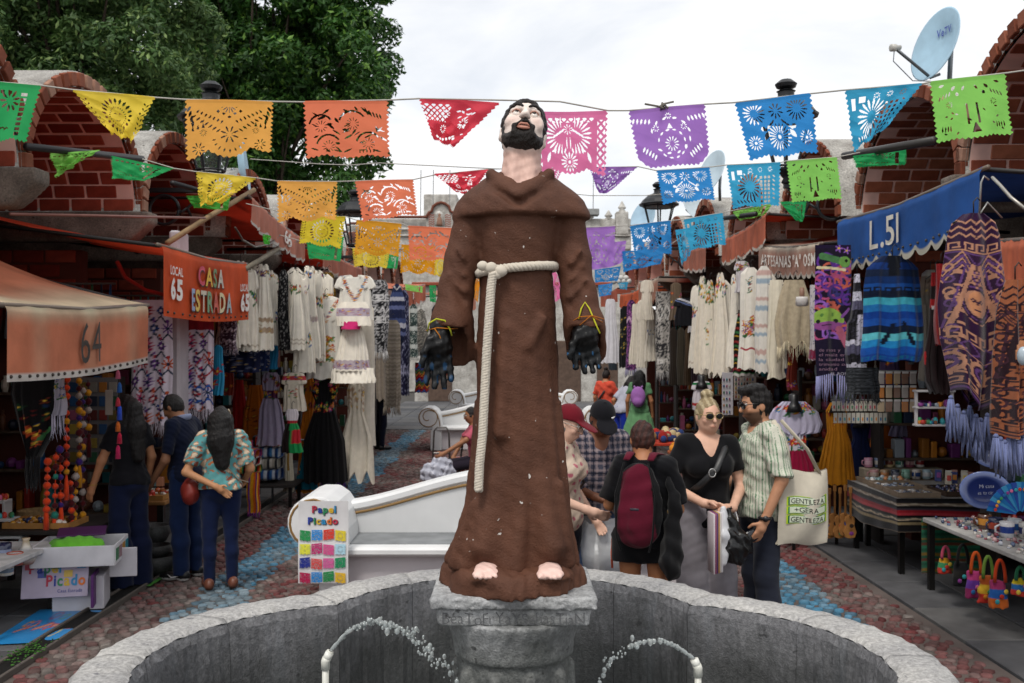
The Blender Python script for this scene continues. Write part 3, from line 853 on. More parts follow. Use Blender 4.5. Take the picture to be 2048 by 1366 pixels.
dish('small pale dish behind the blue sunburst banner near the lantern',P(1428,345,14.5),(-.85,-.4,.3),.6,P(1440,402,14.6),col='#b9cbd6')
dish('pale blue dish low behind the black street lantern',P(1291,437,18.0),(-.75,-.6,.3),.62,P(1300,478,18.1),col='#a9c6da',arm=False)
dish('tiny pale dish above the shorter brick arch',P(1382,412,17.5),(.6,-.7,.35),.5,P(1392,440,17.6),col='#b7c3ca',arm=False)

# ------------------------------------------------------------------ white scroll benches
WHITE=mat('white_enamel_paint',.55,.35,bump=(14,.25,.006),var=.06,vscale=3)
def bench(label,x0,x1,y0,gold=c('#8a6a3a'),stone_seat=True):
    T=thing('scroll_bench',label,'bench',((x0+x1)/2,y0+.35,0),'white scroll-armed benches down the alley')
    w=c('#dfe0e0');xc=(x0+x1)/2
    mb=MB();mb.bbox((xc,y0+.34,.21),(x1-x0-.76,.56,.42),c('#cfc9cc'),.02);mb.build('base',WHITE,T)
    mb=MB();mb.bbox((xc,y0+.30,.425),(x1-x0-.72,.70,.07),w,.02);mb.build('seat',WHITE,T)
    if stone_seat:
        xs=np.linspace(x0+.42,x1-.42,4)
        for a,b_ in zip(xs[:-1],xs[1:]):
            mb=MB();mb.bbox(((a+b_)/2,y0+.31,.463),(b_-a-.05,.46,.012),c('#7f8284'),.004);mb.build('seat_slab',SLAB,T)
    def top(x):
        q=np.abs(x-xc)/((x1-x0)/2-.25);return .70+.28*(np.cos(np.clip(q,0,1)*math.pi)*.5+.5)**.85
    n=41;xs=np.linspace(x0+.30,x1-.30,n);V,F=[],[]
    for x in xs:
        z=float(top(x));V+=[(x,y0+.54,.40),(x,y0+.52,z-.07),(x,y0+.50,z-.05),(x,y0+.50,z-.01),(x,y0+.53,z+.01),(x,y0+.69,z+.01),(x,y0+.70,z-.02),(x,y0+.70,0)]
    for i in range(n-1):
        for j in range(7):F.append((i*8+j,(i+1)*8+j,(i+1)*8+j+1,i*8+j+1))
    F+=[tuple(range(8)),tuple((n-1)*8+j for j in range(8))[::-1]]
    put('backrest',V,F,WHITE,T,w,False)
    mb=MB();mb.tube([(x,y0+.514,float(top(x))-.085)for x in xs],.013,gold,6);mb.build('gold_line',PAINT,T,True)
    for sg,xe in((1,x0),(-1,x1)):
        o=[(.46,0),(.46,.44),(.45,.58),(.42,.69),(.36,.78),(.28,.835)]+[(.20+.20*math.cos(a),.64+.20*math.sin(a))for a in np.linspace(math.pi/2+.2,math.pi*1.62,12)]+[(.27,.42),(.24,.36),(.24,0)]
        pts=[(xe+sg*a,y0-.02,z)for a,z in o]
        if sg<0:pts=pts[::-1]
        mb=MB();mb.poly(pts,.74,w,(0,-1,0));ob=mb.build('arm',WHITE,T)
        bv=ob.modifiers.new('bevel','BEVEL');bv.width=.018;bv.segments=2;bv.limit_method='ANGLE'
        sp=[(.20+rr*math.cos(a)*1,.64+rr*math.sin(a))for a,rr in zip(np.linspace(.2,math.pi*3.2,46),np.linspace(.05,.175,46))]
        ln_=[(.43,.40),(.42,.55),(.38,.69),(.31,.78),(.22,.815)]+[(.20+.178*math.cos(a),.64+.178*math.sin(a))for a in np.linspace(math.pi/2,math.pi*2.25,18)]+[(.20+rr*math.cos(a),.64+rr*math.sin(a))for a,rr in zip(np.linspace(math.pi*2.25,math.pi*3.6,16),np.linspace(.16,.045,16))]
        mb=MB();mb.tube([(xe+sg*a,y0-.018,z)for a,z in ln_],.010,gold,6);mb.build('gold_line',PAINT,T,True)
    return T
bench('nearest white scroll bench, a paper flag sign leaning on its arm',P(575,0,7.55)[0],1.72,7.55)
bench('second white scroll bench, half hidden behind the statue robe',P(836,0,19.3)[0],P(1210,0,19.3)[0],19.3,stone_seat=False)
bench('third and farthest white scroll bench in the alley',P(897,0,27.5)[0],P(1156,0,27.5)[0],27.5,stone_seat=False)
# ------------------------------------------------------------------ the fountain
FC=np.array([0.005,3.58])
def lobe_r(th,r,q=0.515):
    ph=(th+math.pi/4)%(math.pi/2)-math.pi/4
    return q*np.cos(ph)+np.sqrt(r*r-(q*np.sin(ph))**2)

basin=thing('fountain_basin','grey stone four-lobed fountain basin with a broad worn rim round the statue','fountain',(FC[0],FC[1],0))
prof_in=[(-.215,.02),(-.215,.3),(-.213,.55),(-.21,.70),(-.205,.80),(-.19,.835)]
prof_rim=[(-.19,.836),(-.17,.852),(-.10,.856),(-.05,.855),(-.012,.848),(.012,.82),(.016,.785),(.005,.755),(-.025,.738),(-.034,.705),(-.055,.69)]
prof_out=[(-.055,.689),(-.058,.4),(-.062,.0)]
NB=16
for b_ in range(NB):
    t0,t1=2*math.pi*b_/NB-math.pi/4,2*math.pi*(b_+1)/NB-math.pi/4
    gap=0.0010
    th=np.linspace(t0+gap,t1-gap,19)
    def ring(prof,closed_ends=True):
        m=len(prof);V=np.zeros((len(th),m,3))
        for j,(dr,z)in enumerate(prof):
            r=lobe_r(th,1.005+dr)if True else 0
            w=0.004*np.sin(th*47+z*31)+0.003*np.sin(th*111+j)
            V[:,j]=np.stack([FC[0]+(r+w)*np.cos(th),FC[1]+(r+w)*np.sin(th),z+0*th+0.003*np.sin(th*73+j*2)],-1)
        n_=len(th);F=[]
        for i in range(n_-1):
            for j in range(m-1):
                F.append((i*m+j,i*m+j+1,(i+1)*m+j+1,(i+1)*m+j))
        return V.reshape(-1,3),F,m,n_
    V,F,m,n_=ring(prof_in+prof_out[::1])
    F+=[tuple(range(m))[::-1],tuple((n_-1)*m+j for j in range(m))]
    put('stone_block',V,F,BASIN,basin,smooth=False)
    V,F,m,n_=ring(prof_rim)
    F+=[tuple(range(m))[::-1],tuple((n_-1)*m+j for j in range(m))]
    put('rim_stone',V,F,RIMM,basin,smooth=True)
th=np.linspace(0,2*math.pi,161)
mort=[]
for dr,z in[(-.200,.02),(-.193,.79),(-.165,.838),(-.05,.84),(-.016,.80),(-.07,.70),(-.085,.02)]:
    r=lobe_r(th,1.005+dr);mort.append(np.stack([FC[0]+r*np.cos(th),FC[1]+r*np.sin(th),z+0*th],-1))
mort=np.array(mort)
i=np.arange(7*161).reshape(7,161)
F=np.stack([i[:-1,:-1],i[1:,:-1],i[1:,1:],i[:-1,1:]],-1).reshape(-1,4)
put('mortar',mort.reshape(-1,3),F,MATTE,basin,c('#a9aeb4'))
thc=np.linspace(0,2*math.pi,97)[:-1]
rr=lobe_r(thc,0.80)
Vw=[(FC[0],FC[1],0.06)]+[(FC[0]+a*math.cos(t),FC[1]+a*math.sin(t),0.06)for a,t in zip(rr,thc)]
Fw=[(0,1+k,1+(k+1)%96)for k in range(96)]
put('basin_floor',Vw,Fw,BASIN,basin,smooth=False)
WATER=bpy.data.materials.new('water');WATER.use_nodes=True
_b=WATER.node_tree.nodes['Principled BSDF'];_b.inputs['Base Color'].default_value=(0.85,0.92,0.92,1);_b.inputs['Roughness'].default_value=0.03
_b.inputs['IOR'].default_value=1.33;_b.inputs['Transmission Weight'].default_value=0.7
put('water',[(a,b,0.24)for a,b,_ in Vw],Fw,WATER,None,smooth=False,kind='structure')

# ---- pedestal
ped=thing('pedestal','weathered grey stone pedestal with a carved inscription under the friar statue','pedestal',(FC[0],FC[1],0.06))
def rough_box(name,ctr,size,mt,parent,seed,amp=0.004,nseg=14,taper=0.0):
    """block with worn, slightly uneven faces"""
    r=np.random.default_rng(seed);x,y,z=np.asarray(size)/2
    s=SDF(np.asarray(ctr)-[x+.02,y+.02,z+.02],np.asarray(ctr)+[x+.02,y+.02,z+.02],0.008)
    def f(X,Y,Z):
        k=1+taper*(Z-ctr[2])/(2*z)
        qx,qy,qz=np.abs(X-ctr[0])-x*k+.008,np.abs(Y-ctr[1])-y*k+.008,np.abs(Z-ctr[2])-z+.008
        o=np.sqrt(np.maximum(qx,0)**2+np.maximum(qy,0)**2+np.maximum(qz,0)**2)+np.minimum(np.maximum(qx,np.maximum(qy,qz)),0)
        return o-.008
    s.fun(s.lo,np.asarray(ctr)+size,f);s.wrinkle(amp*.5,60,seed);s.wrinkle(amp*.4,140,seed+1)
    V,F=s.mesh(1)
    return put(name,V,F,mt,parent)
rough_box('cap_slab',(FC[0],FC[1]+.03,1.094),(.565,.52,.042),PEDM,ped,3)
rough_box('inscription_block',(FC[0],FC[1]+.03,1.043),(.522,.48,.062),PEDM,ped,4,amp=.002,taper=.03)
s=SDF((FC[0]-.3,FC[1]-.3,.05),(FC[0]+.3,FC[1]+.3,1.02),.008)
zz=[.05,.6,.74,.82,.865,.875,.91,.95,.985,1.015]
ra=[.195,.195,.197,.20,.20,.215,.217,.225,.24,.25]
s.loft(zz,FC[0],FC[1],ra,ra,k=.0)
s.cut(lambda X,Y,Z:np.maximum(np.abs(X-FC[0]),np.abs(Y-FC[1]))-.245)
for k in range(10):  # carved crossing ribs
    a0=2*math.pi*k/10
    for sg in(-1,1):
        pts=[np.array([FC[0]+.198*math.cos(a0+sg*t*.63),FC[1]+.198*math.sin(a0+sg*t*.63),.82-.46*t])for t in np.linspace(0,1,6)]
        for a_,b_ in zip(pts[:-1],pts[1:]):s.cap(a_,b_,.024,k=.008)
s.wrinkle(.002,70,5)
V,F=s.mesh(1);put('column',V,F,PEDM,ped)
mb=MB()
fy=FC[1]+.03-.24-.005
for sx_,txt in((1,'BeaToFrYaYSebasTiaN'),):
    def on(x,y):return np.array([FC[0]-.24+x,fy,1.022+y+.003*math.sin(x*40)])
    text_into(mb,txt,on,c('#5a5b5d'),height=.042,bold=-0.016,width=.48)
mb.build('carved_lettering',MATTE,ped)

# ---- the two plastic pipes and their water jets
def pipe(name,label,base,elbow,tip):
    t=thing(name,label,'pipe',(base[0],base[1],base[2]),'fountain water pipes')
    mb=MB();w=c('#cfcfc6')
    mb.tube([base,elbow-[0,0,.012]],.0125,w,12)
    mb.build('riser',PLAST,t,True)
    mb=MB();d=(tip-elbow);d=d/np.linalg.norm(d)
    mb.tube([elbow-[0,0,.03],elbow,elbow+d*.012],.0165,w,12)
    mb.tube([elbow+d*.005,elbow+d*.035],.0155,c('#d9d9d2'),12)
    mb.build('elbow',PLAST,t,True)
    mb=MB();mb.tube([elbow+d*.03,tip],[.0145,.0135],w,12)
    mb.lathe(tip,[(.006,0),(.006,.0012)],c('#55504a'),10,axis=d);mb.build('nozzle',PLAST,t,True)
def jet(name,label,pts,seed,n,spread):
    r=np.random.default_rng(seed);mb=MB();pts=np.array(pts);tt=np.linspace(0,1,len(pts))
    at=lambda t:np.array([np.interp(t,tt,pts[:,k])for k in range(3)])
    q=[at(t)for t in np.linspace(0,.24,12)]
    mb.tube(q,[.0052+.003*abs(math.sin(k*2.1))for k in range(12)],(1,1,1),7)
    for k in range(n):
        t=r.beta(1.6,1.2);p=at(t)+r.normal(0,1,3)*spread*(.15+t**1.3)
        s_=r.lognormal(math.log(.0048),.5);s_=min(s_,.0105)
        mb.ball(p,(s_,s_,s_*r.uniform(.9,1.6)),(1,1,1),7,5)
    for k in range(26):
        t=.2+.42*k/26;mb.ball(at(t)+r.normal(0,.003,3),r.uniform(.006,.0105),(1,1,1),8,5)
    mb.build(name,WATER,None,True,label=label,cat='water jet',group='fountain water jets',kind='stuff')
dp=3.62
pipe('water_pipe','white plastic pipe with an elbow spouting the higher, fuller water arc',P(651,1500,dp),P(651,1322,dp),P(661,1302,dp))
pipe('water_pipe','white plastic pipe with an elbow spouting the lower, thinner water arc',P(1396,1500,dp),P(1396,1336,dp),P(1388,1318,dp))
jet('water_jet','fuller arc of water drops curving high from its pipe to the pedestal',[P(661,1302,dp),P(690,1268,dp),P(720,1250,dp),P(750,1243,dp),P(790,1252,dp-.02),P(830,1278,dp-.04),P(865,1312,dp-.06),P(900,1350,dp-.1),P(915,1385,dp-.12)],5,150,.02)
jet('water_jet','thin low arc of sparse water drops between pipe and pedestal',[P(1388,1318,dp),P(1360,1297,dp),P(1330,1284,dp),P(1295,1281,dp),P(1262,1292,dp-.02),P(1235,1310,dp-.04),P(1212,1335,dp-.06),P(1195,1370,dp-.1)],6,50,.011)

# ------------------------------------------------------------------ the friar statue
SD=3.58
def X_(px):return(px-1024)/FPX*SD
def Z_(py):return CAMZ-(py-HORIZ)/FPX*SD
def S3(px,py,dy=0.0):return np.array([X_(px),SD+dy,Z_(py)])
def statue_mat():
    m=bpy.data.materials.new('brown_painted_plaster');m.use_nodes=True
    n,l=m.node_tree.nodes,m.node_tree.links;b=n['Principled BSDF']
    geo=n.new('ShaderNodeNewGeometry')
    def noise(s,d=6,ro=.6):
        q=n.new('ShaderNodeTexNoise');q.inputs['Scale'].default_value=s;q.inputs['Detail'].default_value=d;q.inputs['Roughness'].default_value=ro
        l.new(geo.outputs['Position'],q.inputs['Vector']);return q.outputs['Fac']
    rp=n.new('ShaderNodeValToRGB');l.new(noise(5,8,.65),rp.inputs[0])
    rp.color_ramp.elements[0].position=.3;rp.color_ramp.elements[0].color=(*c('#4a2d20'),1)
    rp.color_ramp.elements[1].position=.72;rp.color_ramp.elements[1].color=(*c('#633f2e'),1)
    ch=n.new('ShaderNodeValToRGB');l.new(noise(42,3,.5),ch.inputs[0])
    ch.color_ramp.elements[0].position=.72;ch.color_ramp.elements[0].color=(0,0,0,1);ch.color_ramp.elements[1].position=.735;ch.color_ramp.elements[1].color=(1,1,1,1)
    gt=n.new('ShaderNodeValToRGB');l.new(noise(1.9,2),gt.inputs[0]);gt.color_ramp.elements[0].position=.5;gt.color_ramp.elements[1].position=.58
    mm=n.new('ShaderNodeMath');mm.operation='MULTIPLY';l.new(ch.outputs[0],mm.inputs[0]);l.new(gt.outputs[0],mm.inputs[1])
    mx=n.new('ShaderNodeMix');mx.data_type='RGBA';l.new(mm.outputs[0],mx.inputs[0]);l.new(rp.outputs[0],mx.inputs[6]);mx.inputs[7].default_value=(*c('#c9c4be'),1)
    l.new(mx.outputs[2],b.inputs['Base Color']);b.inputs['Roughness'].default_value=.72;b.inputs['Specular IOR Level'].default_value=.3
    bp=n.new('ShaderNodeBump');bp.inputs['Strength'].default_value=.55;bp.inputs['Distance'].default_value=.006
    ad=n.new('ShaderNodeMath');ad.operation='ADD';l.new(noise(48,8,.7),ad.inputs[0]);l.new(noise(150,3),ad.inputs[1]);l.new(ad.outputs[0],bp.inputs['Height']);l.new(bp.outputs[0],b.inputs['Normal'])
    return m
BROWN=statue_mat()
STSKIN=mat('statue_flesh_paint',.55,.35,bump=(60,.35,.004),var=.10,vscale=26)
stat=thing('friar_statue','painted statue of a bearded friar in brown robe gazing upward, black gloves tied on','statue',(X_(1030),SD,1.11))
# base mound
s=SDF((-.32,SD-.32,1.06),(.33,SD+.32,1.26),.007)
zs=np.array([1.106,1.12,1.15,1.175,1.19]);rr_=np.array([.256,.256,.25,.24,.222])
s.loft(zs,X_(1025),SD+.005,rr_,rr_,k=0,mod=lambda a,Z:.010*np.cos(8*a+.4)+.006*np.sin(3*a))
for px in(975,1097):s.ell(S3(px,1132,-.15),(.075,.08,.022),k=.03)
s.wrinkle(.004,45,2);s.wrinkle(.0018,130,3)
V,F=s.mesh(1);put('base',V,F,BROWN,stat)
# robe with sleeves and cape
h=.0075
s=SDF((-.34,SD-.3,1.16),(.36,SD+.26,2.64),h)
py=np.array([1127,1116,1094,1050,1000,900,800,700,620,560,545,525,490,450,415])
xl=np.array([897,899,908,925,936,945,950,953,957,960,963,962,957,950,955])
xr=np.array([1149,1148,1146,1140,1135,1128,1120,1114,1110,1107,1104,1107,1113,1120,1115])
bb=np.array([.168,.167,.163,.157,.152,.15,.145,.14,.138,.135,.13,.135,.145,.15,.14])
def folds(a,Z):
    t=np.clip((2.05-Z)/.9,0,1)
    return t**1.1*(.012*np.cos(8*a+.8+.7*np.sin(Z*3))+.007*np.cos(15*a+2+Z*1.2))+.004*np.cos(5*a+1)*np.clip((2.2-Z)*3,0,1)
s.loft(Z_(py),X_((xl+xr)/2),SD,(xr-xl)/2/FPX*SD,bb,k=0,mod=folds)
# folds thrown forward over the feet, hollow between them
for px,sg in((975,-1),(1097,1)):
    s.cap(S3(px-20*sg,960,-.115),S3(px+5*sg,1078,-.135),.025,.042,k=.05)
    s.ell(S3(px,1124,-.205),(.052,.06,.042),k=.02,sub=True)
s.cap(S3(908,1116,-.09),S3(946,1000,-.10),.018,.010,k=.03)
s.cap(S3(1139,1116,-.09),S3(1120,960,-.10),.018,.010,k=.03)
s.cap(S3(1062,700,-.165),S3(1038,1010,-.20),.022,.03,k=.03,sub=True)
s.cap(S3(1010,660,-.13),S3(1000,860,-.14),.014,.02,k=.04)
s.cap(S3(1085,640,-.12),S3(1058,690,-.13),.012,.012,k=.03)
# sleeves
def sleeve(sgn,pts,rad):
    for(a_,ra_),(b_,rb_)in zip(list(zip(pts,rad))[:-1],list(zip(pts,rad))[1:]):s.cap(a_,b_,ra_,rb_,k=.025)
LA=[S3(942,452,.0),S3(925,520,-.01),S3(913,580,-.03),S3(905,650,-.045),S3(908,702,-.03)]
RA=[S3(1135,452,.0),S3(1146,520,-.01),S3(1156,590,-.03),S3(1167,655,-.045),S3(1172,702,-.03)]
sleeve(-1,LA,[.066,.061,.060,.072,.076]);sleeve(1,RA,[.066,.061,.060,.070,.074])
for A,sg in((LA,-1),(RA,1)):  # creases at the elbow, hollow cuff
    for k,(dz,dx)in enumerate(((0,.0),(.06,.01),(.115,.015))):
        e=A[2]+np.array([0,-.058,.02+dz]);s.cap(e+[-.028*sg,.006,-.03],e+[.02*sg,.0,.03],.007,.004,k=.025)
        s.cap(e+[-.028*sg,.002,-.06],e+[.02*sg,-.006,.0],.006,.004,k=.03,sub=True)
    s.cap(A[3]+[0,-.01,.0],A[4]+[0,-.01,-.09],.050,.058,k=.01,sub=True)
cutz=Z_(655)
def cuffcut(X,Y,Z):
    side=np.abs(X-X_(1035))-.145
    lim=cutz-np.clip((Y-(SD-.09))*1.5,0,.165)
    return np.where((side>0)&(Z>Z_(800)),np.minimum(lim-Z,side*2),-1)
s.cut(cuffcut)
# cape and hood
py=np.array([440,436,424,402,382,364,352,346])
xl=np.array([909,907,909,920,940,963,982,1000]);xr=np.array([1175,1177,1175,1162,1141,1118,1101,1085])
bb=np.array([.155,.168,.166,.156,.142,.122,.108,.09])
s.loft(Z_(py),X_((xl+xr)/2),SD+.0,(xr-xl)/2/FPX*SD,bb,k=.012,mod=lambda a,Z:.006*np.cos(4*a+.5))
for a_,b_ in(((983,356),(1033,402)),((1097,356),(1036,402))):
    s.cap(S3(*a_,-.075),S3(*b_,-.155),.020,.017,k=.018)
for a_,b_ in(((968,372),(1030,420)),((1112,372),(1040,420))):
    s.cap(S3(*a_,-.115),S3(*b_,-.168),.012,.012,k=.012,sub=True)
s.ell(S3(1041,346,-.10),(.070,.13,.045),k=.012,sub=True)
s.cap(S3(1041,345,-.10),S3(1036,386,-.13),.046,.008,k=.01,sub=True);s.cap(S3(1041,345,-.15),S3(1036,386,-.19),.046,.008,k=.01,sub=True)
s.wrinkle(.0009,24,8);s.wrinkle(.0007,80,9)
V,F=s.mesh(1);put('robe',V,F,BROWN,stat)
# head and neck
HC=S3(1047,263,.0);HR=roty(R(7))@rotx(R(-29))
def hp(x,y,z):return HC+HR@np.array([x,y,z])
s=SDF(HC-[.15,.17,.24],HC+[.15,.17,.16],.0036)
s.ell(HC,(.074,.092,.108),rot=HR,k=.0)
s.ell(hp(0,-.028,-.055),(.058,.064,.06),rot=HR,k=.03)
for sg in(-1,1):
    s.ell(hp(.046*sg,-.066,-.018),(.022,.02,.024),rot=HR,k=.02)
    s.ell(hp(.031*sg,-.098,.008),(.021,.018,.014),rot=HR,k=.010,sub=True)
    s.cap(hp(.012*sg,-.094,.026),hp(.052*sg,-.076,.024),.009,.007,k=.012)
    s.ell(hp(.078*sg,.012,-.018),(.010,.020,.030),rot=HR,k=.006)
    s.ell(hp(.086*sg,.008,-.018),(.006,.010,.016),rot=HR,k=.004,sub=True)
    s.ell(hp(.013*sg,-.108,-.027),(.008,.010,.007),rot=HR,k=.008)
s.cap(hp(0,-.092,.022),hp(0,-.119,-.022),.008,.0125,k=.012)
s.ell(hp(0,-.097,-.062),(.026,.014,.012),rot=HR,k=.008,sub=True)
s.cap(S3(1041,400,-.04),S3(1045,300,-.005),.082,.064,k=.03)
s.cap(S3(1022,380,-.105),S3(1030,305,-.058),.012,.012,k=.03);s.cap(S3(1060,380,-.105),S3(1056,305,-.058),.012,.012,k=.03)
s.wrinkle(.0008,110,4)
V,F=s.mesh(1)
loc=(V-HC)@HR
blush=np.exp(-((np.abs(loc[:,0])-.045)**2+(loc[:,2]+.025)**2)/.0006)*.35
neck=sstep(-.06,-.13,loc[:,2]+.4*np.minimum(loc[:,1],0)*0)
cc=c('#e2d3c9')*(1-blush[:,None])+c('#d09a8b')*blush[:,None]
nk=sstep(Z_(290),Z_(320),V[:,2])[:,None];cc=cc*(1-nk*.8)+c('#c79c8d')*nk*.8
put('head',V,F,STSKIN,stat,cc)
s=SDF(HC-[.13,.17,.16],HC+[.13,.17,.16],.0036)  # hair cap
s.ell(HC+HR@np.array([0,.012,.014]),(.083,.100,.120),rot=HR)
s.ell(hp(0,-.075,-.012),(.062,.075,.098),rot=HR,k=.012,sub=True)
s.ell(hp(0,-.11,-.07),(.075,.08,.07),rot=HR,k=.01,sub=True)
s.fun(s.lo,HC+.16,lambda X,Y,Z:((Z-HC[2])*HR[2,2]+(Y-HC[1])*HR[1,2]+(X-HC[0])*HR[0,2])*-1-.055,k=.02,sub=True)if False else None
s.wrinkle(.002,75,3);s.wrinkle(.001,150,5)
V,F=s.mesh(1);put('hair',V,F,HAIR,stat,c('#1d1613'))
s=SDF(HC-[.13,.19,.2],HC+[.13,.1,.1],.0036)  # beard and moustache
s.ell(hp(0,-.034,-.078),(.062,.062,.040),rot=HR)
for sg in(-1,1):
    s.cap(hp(.068*sg,-.012,-.005),hp(.056*sg,-.03,-.07),.009,.016,k=.02)
    s.cap(hp(.004*sg,-.106,-.040),hp(.032*sg,-.094,-.058),.0065,.007,k=.006)
    s.cap(hp(.034*sg,-.092,-.058),hp(.034*sg,-.086,-.08),.006,.009,k=.012)
s.ell(hp(0,-.108,-.062),(.024,.02,.0125),rot=HR,k=.006,sub=True)
s.wrinkle(.0011,75,6);s.wrinkle(.0007,150,7)
V,F=s.mesh(1);put('beard',V,F,HAIR,stat,c('#1b1410'))
mb=MB()
for sg in(-1,1):
    mb.tube([hp(x*sg,y,z)for x,y,z in((.010,-.104,.024),(.020,-.1025,.033),(.036,-.096,.037),(.050,-.086,.031),(.060,-.074,.016))],[.0035,.0055,.006,.005,.0025],c('#1d1512'),7)
mb.build('eyebrows',HAIR,stat,True)
for sg in(-1,1):
    mb=MB();e=hp(.031*sg,-.0795,.005)
    mb.ball(e,.0135,c('#e6ddd4'),14,10)
    g=HR@np.array([.0,-1.0,.40]);g/=np.linalg.norm(g)
    mb.lathe(e+g*.0118,[(.0062,0),(.0058,.0022),(.003,.0028)],c('#2a211d'),12,axis=g)
    mb.build('eye',GLAZE,stat,True)
    mb=MB();mb.tube([hp((.031+dx)*sg,-.0795-dy,.005+dz)for dx,dy,dz in((-.016,.006,.002),(-.008,.013,.009),(.003,.0145,.011),(.012,.010,.008),(.017,.004,.002))],[.002,.003,.0032,.003,.002],c('#b98d7c'),6)
    mb.build('eyelid',STSKIN,stat,True)
mb=MB();lip=c('#b9816f')
mb.tube([hp(x,y,z)for x,y,z in((-.024,-.091,-.062),(-.012,-.1,-.069),(0,-.1025,-.0715),(.012,-.1,-.069),(.024,-.091,-.062))],[.003,.0055,.006,.0055,.003],lip,8)
mb.tube([hp(x,y,z)for x,y,z in((-.024,-.092,-.060),(-.010,-.1035,-.0535),(0,-.104,-.055),(.010,-.1035,-.0535),(.024,-.092,-.060))],[.0025,.0042,.004,.0042,.0025],lip,8)
mb.ball(hp(0,-.089,-.062),(.019,.008,.008),c('#5e2f28'),10,6,rot=HR);mb.build('mouth',STSKIN,stat,True)
# feet
for px,sg in((975,-1),(1096,1)):
    ctr=S3(px,1121,-.185);s=SDF(ctr-.09,ctr+.09,.004)
    s.ell(ctr+[0,.03,0],(.042,.07,.026));s.ell(ctr+[0,-.015,-.003],(.046,.03,.021),k=.01)
    for k,dx in enumerate((-.034,-.017,0,.016,.032)):
        s.ell(ctr+[dx,-.04+.25*abs(dx),-.008],(.0085,.016,.010),k=.005)
    s.wrinkle(.001,90,px);V,F=s.mesh(1);put('foot',V,F,STSKIN,stat,c('#dfbdb2'))
# rope girdle: three strands twisted round each other
def rope(mb,path,rad,turns,col,n=200,closed=False):
    path=np.array(path);L=np.concatenate([[0],np.cumsum(np.linalg.norm(np.diff(path,axis=0),axis=1))]);L/=L[-1]
    for k in range(3):
        pts=[]
        for t in np.linspace(0,1,n):
            p=np.array([np.interp(t,L,path[:,j])for j in range(3)]);q=np.array([np.interp(min(t+.01,1),L,path[:,j])for j in range(3)])-np.array([np.interp(max(t-.01,0),L,path[:,j])for j in range(3)])
            x,y,_=frame(q);a=2*math.pi*(turns*t+k/3)
            pts.append(p+(x*math.cos(a)+y*math.sin(a))*rad*.55)
        mb.tube(pts,rad*.62,col,6)
mb=MB();cream=c('#d3cabb')
belt=[(X_(1033.5)+(.140)*math.cos(a),SD+(.150)*math.sin(a),Z_(541+7*math.cos(a)*-1))for a in np.linspace(-math.pi/2-.28,1.5*math.pi-.28,60)]
rope(mb,belt,.0145,22,cream,220);mb.build('rope_belt',CLOTH,stat,True)
mb=MB()
for dx,dy,r_ in((-8,0,.02),(10,6,.021),(-24,-4,.017),(2,12,.018)):
    mb.ball(S3(992+dx,543+dy,-.155),(r_*1.15,r_*.9,r_),cream,12,8,jit=.03)
mb.build('rope_knot',CLOTH,stat,True)
mb=MB();front=lambda py_:-(np.interp(py_,[540,700,900,1000,1100],[.158,.157,.163,.168,.172]))
path=[S3(px,q,front(q))for px,q in((988,552),(984,580),(980,640),(976,700),(972,780),(968,860),(962,920),(960,968))]
rope(mb,path,.0145,26,cream,240)
mb.build('rope_tail',CLOTH,stat,True)
RUBBER=mat('rubber',.42,.3,bump=(110,.35,.003),var=.2,vscale=40)
# black work gloves pulled over the hands
def glove(wrist,palm,tips,thumb,blue):
    ctr=palm;s=SDF(ctr-[.12,.10,.16],ctr+[.12,.10,.16],.0042)
    s.cap(wrist,palm,.036,.038,k=0);s.ell(palm+[0,0,-.01],(.046,.026,.05),k=.02)
    for base,mid,tip in tips:
        s.cap(base,mid,.0135,.0125,k=.008);s.cap(mid,tip,.0125,.0105,k=.004)
    s.cap(thumb[0],thumb[1],.017,.014,k=.012);s.cap(thumb[1],thumb[2],.014,.011,k=.004)
    s.wrinkle(.0014,110,4)
    V,F=s.mesh(1)
    k=sstep(ctr[2]-.03,ctr[2]-.05,V[:,2])[:,None]
    nz=(np.sin(V[:,0]*140+3)*np.sin(V[:,2]*70+1)>(.55 if blue else .93))[:,None]*k
    C=c('#070708')*(1-k)+c('#0f1215')*k;C=C*(1-nz)+c('#1e4a70' if blue else '#2b5f8c')*nz*(.6 if blue else 1)
    put('glove',V,F,RUBBER,stat,C)
g=lambda px,q,dy=-.09:S3(px,q,dy)
glove(g(884,652,-.075),g(882,690),[(g(864,712),g(860,738),g(858,764,-.10)),(g(876,716),g(874,746),g(874,774,-.10)),(g(889,716),g(890,746),g(892,772,-.10)),(g(900,710),g(903,736),g(906,758,-.10))],(g(866,680,-.11),g(855,706,-.12),g(850,730,-.125)),True)
glove(g(1166,640,-.075),g(1167,672),[(g(1151,692),g(1147,715),g(1148,734,-.10)),(g(1162,698),g(1163,722),g(1165,742,-.10)),(g(1174,698),g(1178,722),g(1181,741,-.10)),(g(1184,690),g(1190,712),g(1193,732,-.10))],(g(1152,668,-.11),g(1141,692,-.12),g(1136,714,-.125)),False)
mb=MB()
mb.tube([g(1153,640,-.118),g(1158,620,-.112),g(1166,607,-.095),g(1174,620,-.112),g(1186,650,-.118),g(1194,668,-.12)],.0028,c('#c8c634'),6)
mb.tube([g(1135,648,-.09),g(1155,636,-.122),g(1180,634,-.122),g(1204,640,-.09)],.002,c('#b56a1e'),6)
mb.tube([g(1155,652,-.124),g(1176,634,-.124),g(1200,646,-.1)],.002,c('#b56a1e'),6)
mb.build('tie_cord',CLOTH,stat,True)
mb=MB()
mb.tube([g(860,664,-.10),g(864,648,-.118),g(878,640,-.122),g(894,643,-.12),g(904,660,-.11),g(907,672,-.10)],.003,c('#bcc232'),6)
